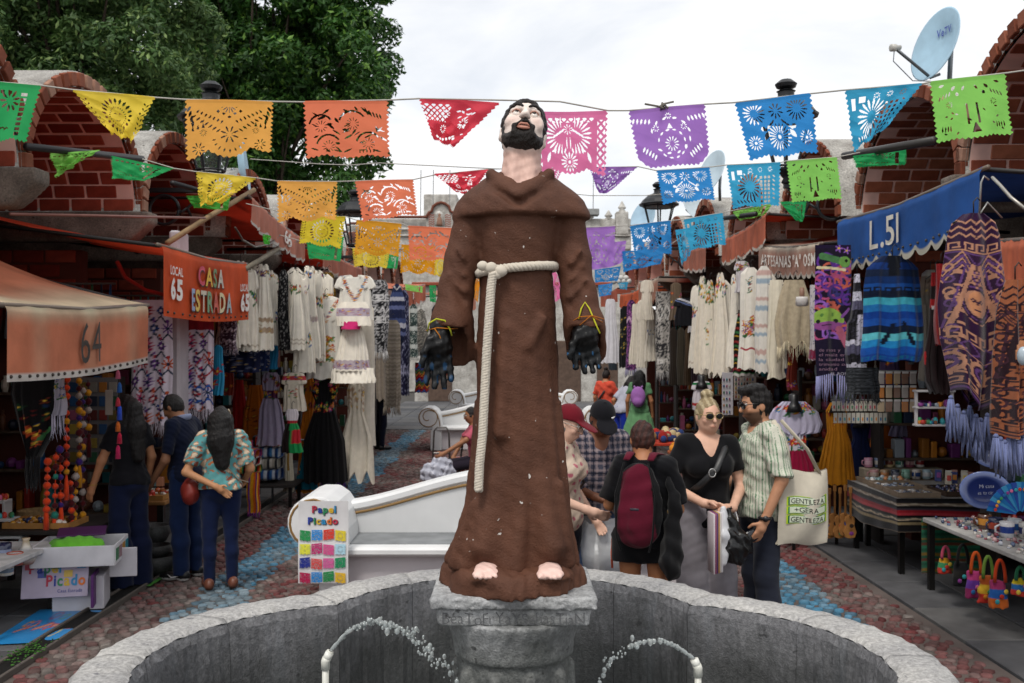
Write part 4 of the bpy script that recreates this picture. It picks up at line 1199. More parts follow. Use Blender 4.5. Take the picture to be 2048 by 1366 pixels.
mb.tube([g(856,662,-.09),g(880,657,-.122),g(905,659,-.11),g(918,658,-.09)],.002,c('#b8701f'),6)
mb.tube([g(874,658,-.124),g(884,672,-.122),g(892,698,-.12)],.002,c('#b8701f'),6)
mb.build('tie_cord',CLOTH,stat,True)
# ------------------------------------------------------------------ awnings
def awning(label,L,Rr,drop,col,side,rise=.2,back=1.25,scal=0,trim=None,text=None,fade=None,under=None,folds=6,eyelets=0,poles=True,amp=.022,dropR=None):
    """L, Rr: photograph pixel and distance of the two ends of the front edge"""
    a,b=P(*L),P(*Rr);T=thing('awning',label,'awning',((a+b)/2)*[1,1,0]+[0,0,min(a[2],b[2])-drop],'stall awnings along the alley')
    sg=-1 if side<0 else 1;ln=np.linalg.norm(b-a);dropR=drop if dropR is None else dropR
    nrm=np.array([-(b-a)[1],(b-a)[0],0]);nrm/=np.linalg.norm(nrm)
    if nrm[0]*sg>0:nrm=-nrm
    ph=random.uniform(0,6)
    def val(u,v,lift=0.0):
        w=amp*(np.sin(u*folds*6.28+ph)*.6+.4*np.sin(u*folds*15+2*ph))*(.25+v)
        sag=-.03*np.sin(np.pi*u)*ln/2
        dd=drop+(dropR-drop)*u
        if scal:dd=dd*(1-.17*(1-np.abs(np.sin(u*scal*np.pi))**.6)*sstep(.55,1,v))
        base=a[None,None,:]+(b-a)[None,None,:]*u[...,None]
        o=base+nrm*(w+.01+lift+.02*sstep(0,.12,v))[...,None]
        o[...,2]+=sag-dd*v
        return o[...,0],o[...,1],o[...,2]
    def vcol(u,v):
        C=np.broadcast_to(col,u.shape+(3,)).copy()
        if fade is not None:
            k=(sstep(.30,0,v)*.9+.22*np.clip(np.sin(u*folds*6.28+ph),0,1)**2)[...,None];C=C*(1-k)+fade*k
        if trim is not None:C=np.where((v>.90)[...,None],trim,C)
        return C
    V_=put_sheet('valance',val,121,26,vcol,CANVAS,T)
    if eyelets:
        mb=MB()
        for k in range(eyelets):
            u_=(k+.5)/eyelets;p=[float(q[0,0])for q in val(np.array([[u_]]),np.array([[.935 if not scal else .80]]),.004)]
            mb.ball(p,.012,c('#4a443f'),7,4)
        mb.build('eyelets',METAL,T,kind='stuff')
    bx=np.array([sg*back,0,rise])
    def can(u,v):
        o=a[None,None,:]+(b-a)[None,None,:]*u[...,None]+bx*v[...,None]
        o[...,2]+=-.03*np.sin(np.pi*u)*ln/2-.05*np.sin(np.pi*v)*(1+.6*np.sin(u*9+ph))+.008*np.sin(u*40)*v
        return o[...,0],o[...,1],o[...,2]
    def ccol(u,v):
        C=np.broadcast_to(col if under is None else under,u.shape+(3,)).copy()  # under tone carries the glow and shade of the canvas seen from below
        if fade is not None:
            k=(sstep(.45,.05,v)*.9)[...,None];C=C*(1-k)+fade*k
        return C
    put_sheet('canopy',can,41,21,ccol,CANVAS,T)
    if poles:
        k=c('#1d1a19')
        for p,q in((a,a+bx*1.0+[0,0,-.14]),(b,b+bx*1.0+[0,0,-.14])):
            mb=MB();mb.tube([p+[0,0,-.02],q],.017,k,7);mb.build('pole',IRON,T,True)
        mb=MB();mb.tube([a+(a-b)/ln*.06-[0,0,.012],(a+b)/2-[0,0,.012+.03*ln/2],b+(b-a)/ln*.06-[0,0,.012]],.016,c('#6b5f55'),7);mb.build('front_rod',IRON,T,True)
    for t in(text or[]):
        mb=MB()
        def on(x,y):
            u_=np.array([[x/ln]]);v_=np.array([[1-y/drop]])
            return np.array([float(q[0,0])for q in val(u_,v_,.02)])
        if 'outline' in t:
            text_into(mb,t['s'],lambda x,y:on(x+.012,y-.008),t['outline'],t['h'],.045,t.get('w'),x0=t['x'],y0=t['y'])
            mb.build('letter_outline',PAINT,T);mb=MB()  # dark outline printed behind the letters
            on2=on;on=lambda x,y:on2(x,y)+nrm*.004
        text_into(mb,t['s'],on,t['col'],t['h'],t.get('b',.02),t.get('w'),x0=t['x'],y0=t['y'],cols=t.get('cols'))
        mb.build('lettering',PAINT,T)
    return T
CO,CO2,RED=c('#cf7a57'),c('#d8582c'),c('#b03419')
awning('faded coral awning numbered 64 with a white eyeleted hem',(5,605,5.87),(290,607,7.93),.47,c('#cd7d5e'),-1,rise=.5,back=1.5,trim=c('#cfcac4'),fade=c('#cfc1a4'),eyelets=22,folds=3,amp=.009,
       text=[dict(s='64',x=.88,y=.09,h=.29,w=.30,col=c('#35302d'),b=.0)])
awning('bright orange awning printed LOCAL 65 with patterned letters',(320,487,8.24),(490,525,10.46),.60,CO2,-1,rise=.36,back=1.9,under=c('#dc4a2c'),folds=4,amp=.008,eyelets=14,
       text=[dict(s='CASA',x=.74,y=.33,h=.17,w=.68,col=c('#c9c0a8'),outline=c('#17120f'),cols=[c('#c83c57'),c('#e0b23c'),c('#6d8a5e'),c('#c9c2b6'),c('#d98a3a')],b=.03),
             dict(s='ESTRADA',x=.56,y=.09,h=.19,w=1.08,col=c('#c9c0a8'),outline=c('#17120f'),cols=[c('#8fa3c4'),c('#d9b45a'),c('#c9bfae'),c('#7aa07c'),c('#c85a4a'),c('#d9c9a0'),c('#a0b4b8')],b=.03),
             dict(s='LOCAL',x=.10,y=.36,h=.075,w=.27,col=c('#e6e0da'),b=.02),dict(s='65',x=.11,y=.16,h=.17,w=.25,col=c('#e6e0da'),b=.045),
             dict(s='LOCAL',x=1.93,y=.30,h=.075,w=.24,col=c('#e6e0da'),b=.02),dict(s='65',x=1.94,y=.10,h=.17,w=.25,col=c('#e6e0da'),b=.045)])
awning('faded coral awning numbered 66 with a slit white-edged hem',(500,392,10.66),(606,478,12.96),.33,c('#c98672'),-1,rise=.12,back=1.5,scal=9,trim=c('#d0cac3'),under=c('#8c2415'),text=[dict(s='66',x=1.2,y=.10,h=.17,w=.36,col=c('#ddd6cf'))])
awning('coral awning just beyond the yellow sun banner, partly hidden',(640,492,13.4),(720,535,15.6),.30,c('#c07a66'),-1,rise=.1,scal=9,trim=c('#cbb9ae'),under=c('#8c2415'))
awning('small coral awning over the hanging striped ponchos',(800,575,17.2),(848,568,19.2),.36,c('#cf7c62'),-1,rise=.05,back=1.0,scal=5,trim=c('#d8cfc8'),text=[dict(s='71',x=.8,y=.15,h=.12,col=c('#e8dcd4'))])
awning('farthest coral awning showing beside the statue sleeve',(905,588,24),(950,585,26.5),.45,c('#c98a74'),-1,rise=.05,back=1.0,scal=5)
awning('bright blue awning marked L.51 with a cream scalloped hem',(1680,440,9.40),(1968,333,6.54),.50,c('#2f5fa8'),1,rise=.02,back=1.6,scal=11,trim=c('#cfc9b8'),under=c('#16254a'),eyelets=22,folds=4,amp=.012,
       text=[dict(s='L.51',x=.92,y=.16,h=.26,w=.62,col=c('#ded8ca'),b=.01)],dropR=.45)
awning('coral scalloped awning cut off at the frame edge beside the purple poncho',(1998,478,6.25),(2160,455,5.1),.46,c('#d9795a'),1,rise=.2,scal=6,trim=c('#d9d3cb'),eyelets=8,amp=.012)
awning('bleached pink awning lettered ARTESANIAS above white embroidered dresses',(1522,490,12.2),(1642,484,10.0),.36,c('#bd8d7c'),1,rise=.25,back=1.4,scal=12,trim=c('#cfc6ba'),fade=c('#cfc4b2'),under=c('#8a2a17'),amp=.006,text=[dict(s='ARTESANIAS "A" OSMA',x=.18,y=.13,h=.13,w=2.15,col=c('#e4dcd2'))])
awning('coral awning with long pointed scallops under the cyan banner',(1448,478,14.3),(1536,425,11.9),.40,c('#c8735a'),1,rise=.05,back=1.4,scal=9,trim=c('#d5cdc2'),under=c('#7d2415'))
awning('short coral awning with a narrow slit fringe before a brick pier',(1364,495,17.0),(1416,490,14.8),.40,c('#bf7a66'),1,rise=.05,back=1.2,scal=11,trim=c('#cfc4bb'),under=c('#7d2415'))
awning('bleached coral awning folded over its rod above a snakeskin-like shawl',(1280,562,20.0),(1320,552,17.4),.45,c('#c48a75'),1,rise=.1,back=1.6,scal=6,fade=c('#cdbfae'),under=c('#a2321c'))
awning('small orange awning over the cluster of white children dresses',(1243,588,22.6),(1286,575,20.1),.36,c('#d8683f'),1,rise=.15,back=1.2,scal=6,trim=c('#d9cfc5'))
awning('farthest coral awning above the plain white sleeveless dress',(1203,588,26),(1236,575,23),.33,c('#b9624c'),1,rise=.2,back=1.2)

# loose poles and brackets among the awnings
def rod(name,label,pts,r,col,mt=IRON,cat='pole',group=None):
    mb=MB();mb.tube(pts,r,col,8);return mb.build(name,mt,None,True,label=label,cat=cat,group=group)
rod('banner_pole','long black pole across the first brick vault with banners tied on',[P(52,293,6.9),P(165,305,7.5),P(285,318,8.2)],.027,c('#232326'))
rod('banner_pole','black pole above awning 66 carrying a crumpled green banner',[P(345,366,9.4),P(415,385,10.2),P(492,405,11.2)],.026,c('#1d1d20'))
rod('banner_pole','grey black pole with a chipped tip under the folded blue paper banner',[P(1688,312,7.6),P(1870,281,6.6)],.03,c('#2b2826'))
rod('banner_pole','dark pole ending in a wire hook beyond the cyan banners',[P(1420,440,13),P(1512,428,12)],.03,c('#232326'))
rod('wooden_pole','slanting bare wooden pole propping up awning 66',[P(335,486,9.2),P(420,432,10.0),P(508,380,10.9)],.028,c('#8b7355'),WOOD)
rod('wooden_pole','knotty horizontal wooden pole above the row of white dresses',[P(490,538,10.4),P(520,520,11.0),P(556,497,11.8),P(600,478,12.8)],.03,c('#7d7566'),WOOD)
rod('steel_rod','thin rusty steel rod along the foot of the first brick vault',[P(20,428,6.9),P(410,436,9.3)],.011,c('#7b5148'))
rod('chain','drooping chain between stall 65 and awning 66',[P(470,455,10),P(485,480,10.3),P(510,494,10.8),P(540,488,11.3),P(560,470,11.8)],.012,c('#4a433c'),METAL,'chain')
rod('chain','red paper chain hanging below the orange awning',[P(234,523,8.6),P(250,555,8.7),P(290,580,8.8),P(330,590,8.9)],.018,c('#8d2118'),CLOTH,'garland')

# ------------------------------------------------------------------ hanging clothes
class Art:
    """colours of a cloth laid out in metres: X across from the middle, Y down from the top"""
    def __init__(s,u,v,W,H,base):
        s.X,s.Y,s.v=u*W/2,v*H,v;s.W,s.H=W,H
        s.C=np.broadcast_to(np.asarray(base,float),u.shape+(3,)).copy()
    def on(s,m,col):s.C[m]=col;return s
    def band(s,y0,y1,col):return s.on((s.Y>=y0)&(s.Y<y1),col)
    def stripes(s,cols,n,vert=False,lo=0,hi=9):
        t=((s.X/s.W+.5)if vert else s.v)*n;k=(np.floor(t).astype(int))%len(cols);m=(s.Y>=lo)&(s.Y<hi)
        for i,q in enumerate(cols):s.on(m&(k==i),q)
        return s
    def disc(s,x,y,r,col):return s.on(np.hypot(s.X-x,s.Y-y)<r,col)
    def ring(s,x,y,r,w,col):return s.on(np.abs(np.hypot(s.X-x,s.Y-y)-r)<w,col)
    def rect(s,x0,x1,y0,y1,col):return s.on((s.X>x0)&(s.X<x1)&(s.Y>y0)&(s.Y<y1),col)
    def line(s,x0,y0,x1,y1,w,col):
        dx,dy=x1-x0,y1-y0;t=np.clip(((s.X-x0)*dx+(s.Y-y0)*dy)/(dx*dx+dy*dy+1e-9),0,1)
        return s.on(np.hypot(s.X-x0-t*dx,s.Y-y0-t*dy)<w,col)
    def flower(s,x,y,r,col,heart=None,n=6,ph=0.0):
        d,a=np.hypot(s.X-x,s.Y-y),np.arctan2(s.Y-y,s.X-x)
        s.on(d<r*(.62+.38*np.cos(n*a+ph)),col);return s.disc(x,y,r*.26,heart if heart is not None else c('#d9b13c'))
    def posy(s,x0,x1,y0,y1,n,r,pal,seed=0,leaf=c('#35643a')):
        g=np.random.default_rng(seed)
        for k in range(n):
            x,y=g.uniform(x0,x1),g.uniform(y0,y1)
            if leaf is not None and k%2:s.line(x,y,x+g.uniform(-1,1)*r*2,y+g.uniform(-1,1)*r*2,r*.28,leaf)
            s.flower(x,y,r*g.uniform(.6,1.15),pal[k%len(pal)],None,int(g.integers(4,8)),g.uniform(0,6))
        return s
    def zig(s,y,amp,per,w,col):return s.on(np.abs(s.Y-y-amp*(2*np.abs(((s.X/per)%1)-.5)-.5)*2)<w,col)
    def wave(s,y,amp,per,w,col):return s.on(np.abs(s.Y-y-amp*np.sin(s.X/per*6.28))<w,col)
    def greek(s,y0,y1,per,col):
        t=(s.X/per)%1;q=(s.Y-y0)/(y1-y0);m=(q>0)&(q<1)
        k=((t<.14))|((q<.16)&(t<.75))|((t>.6)&(t<.75)&(q<.7))|((q>.55)&(q<.7)&(t>.3)&(t<.75))|((q>.86))
        return s.on(m&k,col)
    def lozenge(s,y,h,per,w,col):
        t=np.abs(((s.X/per)%1)-.5)*2;q=np.abs(s.Y-y)/h
        return s.on(np.abs(t+q-.9)<w,col)
    def tweed(s,cols,seed,k=.5):
        g=np.random.default_rng(seed);m=g.uniform(0,1,s.X.shape)<k;return s.on(m,cols)

FOLK=[c('#b3262b'),c('#d06a2a'),c('#2a5f9a'),c('#c2457f'),c('#e0b13a'),c('#3c7d4a')]
BLUEF=[c('#4a6a9a'),c('#a8473f'),c('#c9762f'),c('#5d7ea8')]
CREAM,IVORY=c('#efe8da'),c('#e8dfcd')
PROF=dict(
    slip=[(0,.30),(.02,.42),(.10,.50),(.22,.50),(.45,.62),(.8,.9),(1,1)],
    huipil=[(0,.34),(.03,.72),(.10,.86),(.24,1.0),(.30,.98),(.31,.72),(.6,.80),(1,.92)],
    long=[(0,.22),(.02,.55),(.08,.70),(.22,.82),(.25,.56),(.6,.72),(1,.95)],
    dress=[(0,.40),(.05,.55),(.13,.62),(.30,.46),(.33,.46),(.5,.75),(1,1)],
    flat=[(0,1),(1,1)],shawl=[(0,.55),(.06,.9),(.3,1),(1,.92)],
    poncho=[(0,.2),(.05,.45),(.25,.82),(.6,1),(.85,.9),(1,.55)],
    strap=[(0,.18),(.04,.30),(.12,.42),(.2,.46),(.30,.50),(.5,.66),(1,1)],
    skirt=[(0,.45),(.05,.47),(.4,.8),(1,1)],narrow=[(0,.3),(.06,.8),(.5,.9),(1,1)])
HANGN=[0]
def garment(name,label,cat,x0,x1,y0,y1,d,prof='slip',art=None,base=CREAM,yaw=0.0,thick=.055,folds=(5,.02),nu=49,nv=64,mt=CLOTH,fringe=None,hem=.02,hanger=True,group='clothes hanging at the stalls',parent=None,lean=0.0,vneck=0.0):
    W,H=M(x1-x0,d),M(y1-y0,d);top=P((x0+x1)/2,y0,d)
    pr=PROF[prof]if isinstance(prof,str)else prof
    pv,pw=np.array([q[0]for q in pr]),np.array([q[1]for q in pr])
    seed=HANGN[0];HANGN[0]+=1;g=np.random.default_rng(seed+50);ph=g.uniform(0,6,4)
    Ry=rotz(yaw);Wl=W/max(math.cos(yaw),.35)
    def loc(u,v,off=0.0):
        th=u*2*np.pi;cs,sn=np.cos(th),np.sin(th)
        sg=np.sign(cs)*np.abs(cs)**.75
        hw=np.interp(v,pv,pw)*Wl/2
        s=sg*hw+.012*np.sin(v*7+ph[0])*v
        am=folds[1]*(.25+v)**1.1
        w=am*(np.sin(folds[0]*sg*3.14+ph[1]+.7*v)+.5*np.sin(folds[0]*sg*6.9+ph[2]+v*2.0))
        dep=-sn*(thick*(.5+.8*v)*(1-.4*np.abs(sg)**3)+off)+w*(.35+.65*np.abs(sn))+lean*v
        z=-H*v+hem*v*np.sin(sg*folds[0]*2.4+ph[3])*H*.6
        if vneck:z=z-vneck*H*np.clip(1-np.abs(sg)/.5,0,1)*(v<.04)*np.where(sn>0,1,.5)
        return s,dep,z,sg
    def fn(u,v):
        s,dep,z,_=loc(u,v)
        return top[0]+Ry[0,0]*s+Ry[0,1]*dep,top[1]+Ry[1,0]*s+Ry[1,1]*dep,top[2]+z
    def col(u,v):
        s,dep,z,sg=loc(u,v);hw=np.interp(v,pv,pw)
        A=Art(sg*hw,v,Wl,H,base)
        if art is not None:art(A)
        return A.C
    o=put_sheet(name,fn,nu,nv,col,mt,parent)
    if parent is None:tag(o,label,cat,group)
    elif label:o['label']=label
    if fringe is not None:
        fc,fl,fn_=fringe;mb=MB()
        for k in range(fn_):
            u_=np.array([[.02+.46*(k+.5)/fn_]]);s,dep,z,sg=loc(u_,np.array([[1.0]]))
            p=np.array([top[0]+Ry[0,0]*s[0,0]+Ry[0,1]*dep[0,0],top[1]+Ry[1,0]*s[0,0]+Ry[1,1]*dep[0,0],top[2]+z[0,0]])
            l_=fl*g.uniform(.8,1.15);w_=.45*Wl/fn_
            mb.tube([p+[0,0,.01],p+[g.normal(0,.006),g.normal(0,.006),-l_*.55],p+[g.normal(0,.014),g.normal(0,.012),-l_]],[w_,w_*1.1,w_*.5],fc*g.uniform(.75,1.15),4)
        put('fringe',np.vstack(mb.V),mb.F,KNIT,o if parent is None else parent,np.vstack(mb.C),True,kind='stuff')
    if hanger and parent is None:
        mb=MB();k=c('#3a3836')
        a_=min(.16,Wl*.3);e=Ry@np.array([1.0,0,0])
        mb.tube([top-e*a_-[0,0,.05],top+[0,0,.0],top+e*a_-[0,0,.05]],.005,k,5)
        mb.tube([top,top+[0,0,.07],top+e*.02+[0,0,.095],top+e*.035+[0,0,.075]],.004,k,5);mb.build('hanger',METAL,o,True)
    return o

# ---- left side: embroidered runners and the row of white cotton dresses
def runner(cross):
    def f(A):
        pal=[c('#a5242f'),c('#1f3f86'),c('#c85a2a'),c('#6a3a8a'),c('#b02a5a')];dk=c('#20304a')
        g=np.random.default_rng(cross);ny=int(A.H/.17)
        for r_ in range(ny+1):
            for q in(-1,0,1):
                x,y=q*A.W*.31+(.03 if r_%2 else-.03),.1+r_*.165
                if(r_+q)%2:A.rect(x-.03,x+.03,y-.03,y+.03,c('#38384e'));A.flower(x,y,.045,pal[(r_+q)%5],c('#e0dede'),4)
                else:A.flower(x,y,.06,pal[(r_*2+q)%5],dk,8)
                A.line(x,y+.05,x+.05,y+.11,.007,dk);A.line(x,y+.05,x-.05,y+.11,.007,dk);A.disc(x+.06,y+.1,.016,pal[(r_+3)%5]);A.disc(x-.07,y+.07,.014,pal[(r_+1)%5])
        if cross==2:
            A.lozenge(A.H*.62,.16,.2,.07,c('#a5242f'));A.wave(A.H*.80,.02,.09,.012,c('#2a58a8'));A.wave(A.H*.92,.018,.09,.010,c('#2a58a8'));A.band(0,.3,c('#8d2230'))
    return f
garment('table_runner','white runner cross-stitched with flowers and squares, beside awning 64','runner',262,345,600,848,9.3,'flat',runner(1),c('#d9d0dc'),folds=(3,.015),thick=.02,nu=97,nv=150,fringe=(c('#cfc8d4'),.12,60),hanger=False)
garment('table_runner','white runner cross-stitched in red lozenges and blue waves under awning 65','runner',350,427,600,820,9.9,'flat',runner(2),c('#d9d0dc'),folds=(4,.02),thick=.02,nu=97,nv=150,fringe=(c('#cfc8d4'),.13,60),hanger=False)
mb=MB();p=P(358,690,9.7);mb.bbox((p[0],p[1],1.9),(.10,.3,2.4),c('#b9b3b8'),.02);mb.build('wall_panel',PAINT,None,label='narrow pale panel between the two cross-stitched runners',cat='panel')
garment('dress','turquoise dress with big red flowers, its edge behind the runner','dress',424,448,690,790,10.4,'narrow',lambda A:A.posy(-.2,.2,.1,.5,14,.05,[c('#b5303f'),c('#c64a4a')],3),c('#2a86ad'))
garment('shawl','dark plum patterned shawl hanging at the end of awning 65','shawl',440,474,632,700,10.6,'shawl',lambda A:(A.tweed(c('#a08f9a'),4,.2),A.zig(.15,.02,.06,.01,c('#b9a9b0')),A.zig(.27,.02,.06,.01,c('#b9a9b0'))),c('#35202e'),mt=KNIT,fringe=(c('#8a7d86'),.06,24))
def wd(k):
    def f(A):
        H,W=A.H,A.W
        if k%6==0:A.posy(-.10,.10,H*.62,H*.74,12,.03,FOLK,k);A.posy(-.1,.1,H*.12,H*.2,8,.025,[c('#b9a0a8'),c('#8f8fb0')],k+1)
        if k%6==1:A.band(H*.55,H*.60,c('#c8b9b0'));A.posy(-W*.3,W*.3,H*.55,H*.6,26,.015,[c('#a890a0'),c('#b8a49c')],k,None);A.posy(-.08,.1,.05,.16,12,.026,[c('#2b5f9a'),c('#a8473f')],3)
        if k%6==2:A.posy(-.1,.12,H*.30,H*.4,22,.035,FOLK,k);A.band(H*.93,H*.95,c('#bfb19c'))
        if k%6==3:A.rect(-.12,.14,H*.62,H*.68,c('#b79f85'));A.rect(-.12,.14,H*.74,H*.8,c('#b79f85'));A.posy(-.12,.12,H*.62,H*.8,24,.014,[c('#cbb79e'),c('#9c836c')],k,None);A.posy(-.06,.06,.08,.15,9,.025,[c('#5a3d6a'),c('#8a4a4a')],3)
        if k%6==4:A.posy(.02,.14,H*.55,H*.7,10,.022,[c('#2f6aa8'),c('#7a4a9a')],k);A.posy(-.1,.1,.05,.12,9,.022,FOLK,k)
        if k%6==5:A.band(H*.86,H*.88,c('#c5b8a5'));A.band(H*.91,H*.93,c('#c5b8a5'));A.posy(-.07,.07,H*.2,H*.28,8,.03,[c('#b3262b'),c('#3c7d4a')],k)
    return f
rowL=[(438,476,525,697,10.8,'narrow','white cotton dress with a bright flower cluster, first beside the runner'),(462,500,522,690,11.0,'slip','white dress with a mauve lace band, second along the rail'),(478,520,538,702,11.1,'long','white short-sleeved dress with one orange and blue flower motif low on it'),
        (506,548,528,700,11.3,'slip','ivory dress with brown drawn-work bands, beside the black scarf'),(520,560,540,688,11.6,'strap','ivory strappy dress with small blue flowers behind its neighbours'),(572,612,540,700,11.8,'strap','white dress with red and navy flowers across its waist'),
        (585,628,548,745,12.0,'slip','long white dress with a handkerchief hem'),(598,640,532,718,12.2,'slip','white dress with twin beige lace bands near the hem'),(618,652,540,722,12.4,'slip','ivory straight dress next to the orange embroidered tunic')]
for k,(a,b_,y0,y1,d,pf,lb)in enumerate(rowL):
    garment('dress',lb,'dress',a,b_,y0,y1,d,pf,wd(k),CREAM*(1+.05*math.sin(k*3)),yaw=.5+.12*math.sin(k*2),folds=(5,.022),vneck=.05)
for k,(x,y0,y1,d)in enumerate([(452,536,690,11.2),(492,532,694,11.35),(515,528,698,11.7),(542,545,690,11.9),(590,535,705,12.1),(612,545,735,12.35),(634,540,700,12.55),(650,548,690,12.8)]):
    garment('dress',['ivory','chalk white','cream','milk white','bone','off-white','pale linen','ecru'][k]+' plain dress squeezed between embroidered ones on the long rail','dress',x-19,x+19,y0,y1,d,['long','narrow','slip'][k%3],wd(k+1),CREAM*(.94+.02*k),yaw=.45,folds=(5,.022),vneck=.05)
garment('scarf','black knotted scarf with white glyphs between white dresses','scarf',556,578,540,700,11.5,'narrow',lambda A:A.tweed(c('#8c8a88'),5,.12),c('#161517'),yaw=.4)
garment('dress','mustard and black patterned dress hanging behind the white tunics','dress',636,676,545,620,13.2,'dress',lambda A:A.tweed(c('#17130c'),6,.45),c('#8d6a1e'))
def huip(A):
    pal=[c('#c8682c'),c('#b8452a'),c('#5d8a4a'),c('#d08a3a')];H=A.H
    for q in range(14):
        t=q/13;x=(t-.5)*.34;y=.06+.30*(1-abs(t-.5)*2)**1.2
        A.flower(x,y*.95,.032,pal[q%4],c('#4a6a9a'),6)
    A.posy(-.10,.10,H*.50,H*.80,40,.032,pal,4,c('#4f7f46'))
garment('tunic','white tunic with an orange and green embroidered V neck and flower panel','tunic',610,690,592,758,12.6,'huipil',huip,c('#e6e2d8'),yaw=.15,folds=(3,.012),nu=81,nv=100,vneck=.12)
# the ruffled ivory dress that hangs in front: bodice, ruffle, sash, skirt, flounce
rd=thing('ruffled_dress','ivory peasant dress with pink sash, lavender bands and a gathered flounce','dress',P(708,765,12.5),'clothes hanging at the stalls')
def yoke(A):
    for q in range(26):
        x=(q/25-.5)*.3;A.flower(x,.03+.30*(1-abs(x)/.15)**.8,.028,[c('#4f73a0'),c('#c2642f'),c('#a8473f')][q%3],None,5)
garment('bodice','white short-sleeved bodice with a blue and orange embroidered yoke','',668,752,550,640,12.6,'huipil',yoke,c('#e8e4da'),parent=rd,nu=81,nv=60,vneck=.2)
garment('ruffle','off-shoulder ruffle with a lavender floral band','',672,742,604,652,12.45,[(0,.72),(.3,.95),(1,1)],lambda A:(A.band(.08,.18,c('#b7a9b4')),A.posy(-.2,.2,.09,.17,26,.022,[c('#8a6a94'),c('#a2708a')],3,None)),CREAM,parent=rd,folds=(9,.02),thick=.09)
garment('sash',None,'',683,722,643,659,12.4,[(0,1),(1,.95)],None,c('#c02a6a'),parent=rd,folds=(2,.003),thick=.09,nv=12)
garment('skirt',None,'',664,746,654,742,12.5,[(0,.45),(.15,.55),(1,.94)],lambda A:(A.band(A.H*.76,A.H*.96,c('#b9abb2')),A.posy(-.26,.26,A.H*.78,A.H*.94,40,.022,[c('#7d6a94'),c('#9a6a80')],5,None)),CREAM,parent=rd,folds=(8,.02),thick=.10,nu=81)
garment('flounce',None,'',660,752,736,766,12.48,[(0,.90),(1,1)],None,CREAM,parent=rd,folds=(12,.02),thick=.12,nu=81,nv=20)
garment('tunic','long plain ivory tunic hanging directly behind the ruffled dress','tunic',706,752,600,888,13.0,'narrow',lambda A:(A.band(A.H*.72,A.H*.725,c('#b8ad9b')),),c('#e2dacb'),folds=(2,.015))
garment('poncho','black and white glyph-patterned poncho with a fringe beyond the ruffled dress','poncho',738,778,560,705,13.8,'shawl',lambda A:(A.tweed(c('#a5a4a6'),8,.38),A.greek(.2,.3,.09,c('#c9c8c8')),A.greek(.5,.6,.09,c('#c9c8c8')),A.zig(.42,.03,.1,.012,c('#d0cfcf'))),c('#17171b'),mt=KNIT,fringe=(c('#b5b4b4'),.12,26))
garment('shawl','brown-grey ribbed knitted shawl hanging to knee height','shawl',766,802,640,815,14.8,'shawl',lambda A:A.stripes([c('#6f665c'),c('#8a8175')],46),c('#7a7166'),mt=KNIT,fringe=(c('#8a8175'),.12,24))
garment('shawl','narrow taupe scarf beside the knitted shawl','shawl',752,772,560,800,14.4,'flat',None,c('#8a7f72'),mt=KNIT,folds=(2,.02))
garment('poncho','navy blue serape poncho with zigzag white stripes','poncho',776,812,568,690,15.0,'poncho',lambda A:(A.stripes([c('#1a2140'),c('#1a2140'),c('#39456e'),c('#a9a9b4'),c('#1a2140'),c('#5a628a')],14),A.zig(.06,.03,.1,.012,c('#c9c6c6'))),c('#1a2140'),mt=KNIT)
garment('shawl','dark navy shawl with small white pattern reaching low','shawl',797,820,580,790,15.6,'narrow',lambda A:(A.tweed(c('#8385a0'),9,.22),A.greek(1.2,1.32,.08,c('#9a9ab4'))),c('#1c1c38'),mt=KNIT)
garment('jacket','dark green and white patterned jacket under the small coral awning','jacket',818,836,608,715,17.0,'narrow',lambda A:(A.stripes([c('#2c3a38'),c('#b9bcb8'),c('#2c3a38'),c('#3a4a48')],12),A.tweed(c('#aeb4ae'),3,.15)),c('#2c3a38'),mt=KNIT,fringe=(c('#c9c9c4'),.06,12))
garment('jacket','grey herringbone hooded poncho with a pale fringe','jacket',828,856,618,705,17.4,'poncho',lambda A:(A.tweed(c('#9a958c'),4,.4),A.zig(.3,.03,.08,.01,c('#4a4743'))),c('#5f5c57'),mt=KNIT,fringe=(c('#c9c5bd'),.08,16))
garment('serape','red, green and blue zigzag serape low against the far stall','serape',830,858,725,785,18.5,'flat',lambda A:[A.zig(.05+.055*k,.03,.1,.014,[c('#b3262b'),c('#2a5fa8'),c('#3c7d4a'),c('#d08a3a')][k%4])for k in range(12)],c('#4a1418'),mt=KNIT)
# lower tier on the left
def folkbod(A):
    A.band(0,.30,c('#121114'));A.posy(-.22,-.08,.02,.27,14,.035,FOLK,5);A.posy(.08,.22,.02,.27,14,.035,FOLK,6);A.posy(-.16,.16,.32,.40,24,.03,FOLK,7)
garment('dress','black full-skirted dress with a folk-embroidered bodice','dress',604,694,758,965,12.7,[(0,.42),(.12,.60),(.22,.42),(.27,.42),(.32,.50),(.6,.92),(1,1)],folkbod,c('#141315'),folds=(7,.03),thick=.10,nu=97,nv=110)
garment('dress','orange dress with embroidered ruffle partly behind the black dress','dress',592,640,755,985,13.0,'dress',lambda A:(A.posy(-.2,.2,.1,.2,16,.035,[c('#7a2a4a'),c('#3a3a7a'),c('#b3262b')],5),A.posy(-.15,.15,.34,.44,16,.03,[c('#7a2a4a'),c('#b3262b')],8)),c('#cf7a1a'),folds=(5,.03))
garment('dress','lavender dress hanging low behind the cream child dress','dress',512,572,745,890,12.4,'dress',lambda A:(A.posy(-.1,.1,.05,.2,8,.03,[c('#7a2a3a')],2),A.band(.22,.32,c('#5a2a4a')),A.posy(-.15,.15,.22,.32,16,.03,FOLK,3)),c('#a99fb8'),folds=(4,.03))
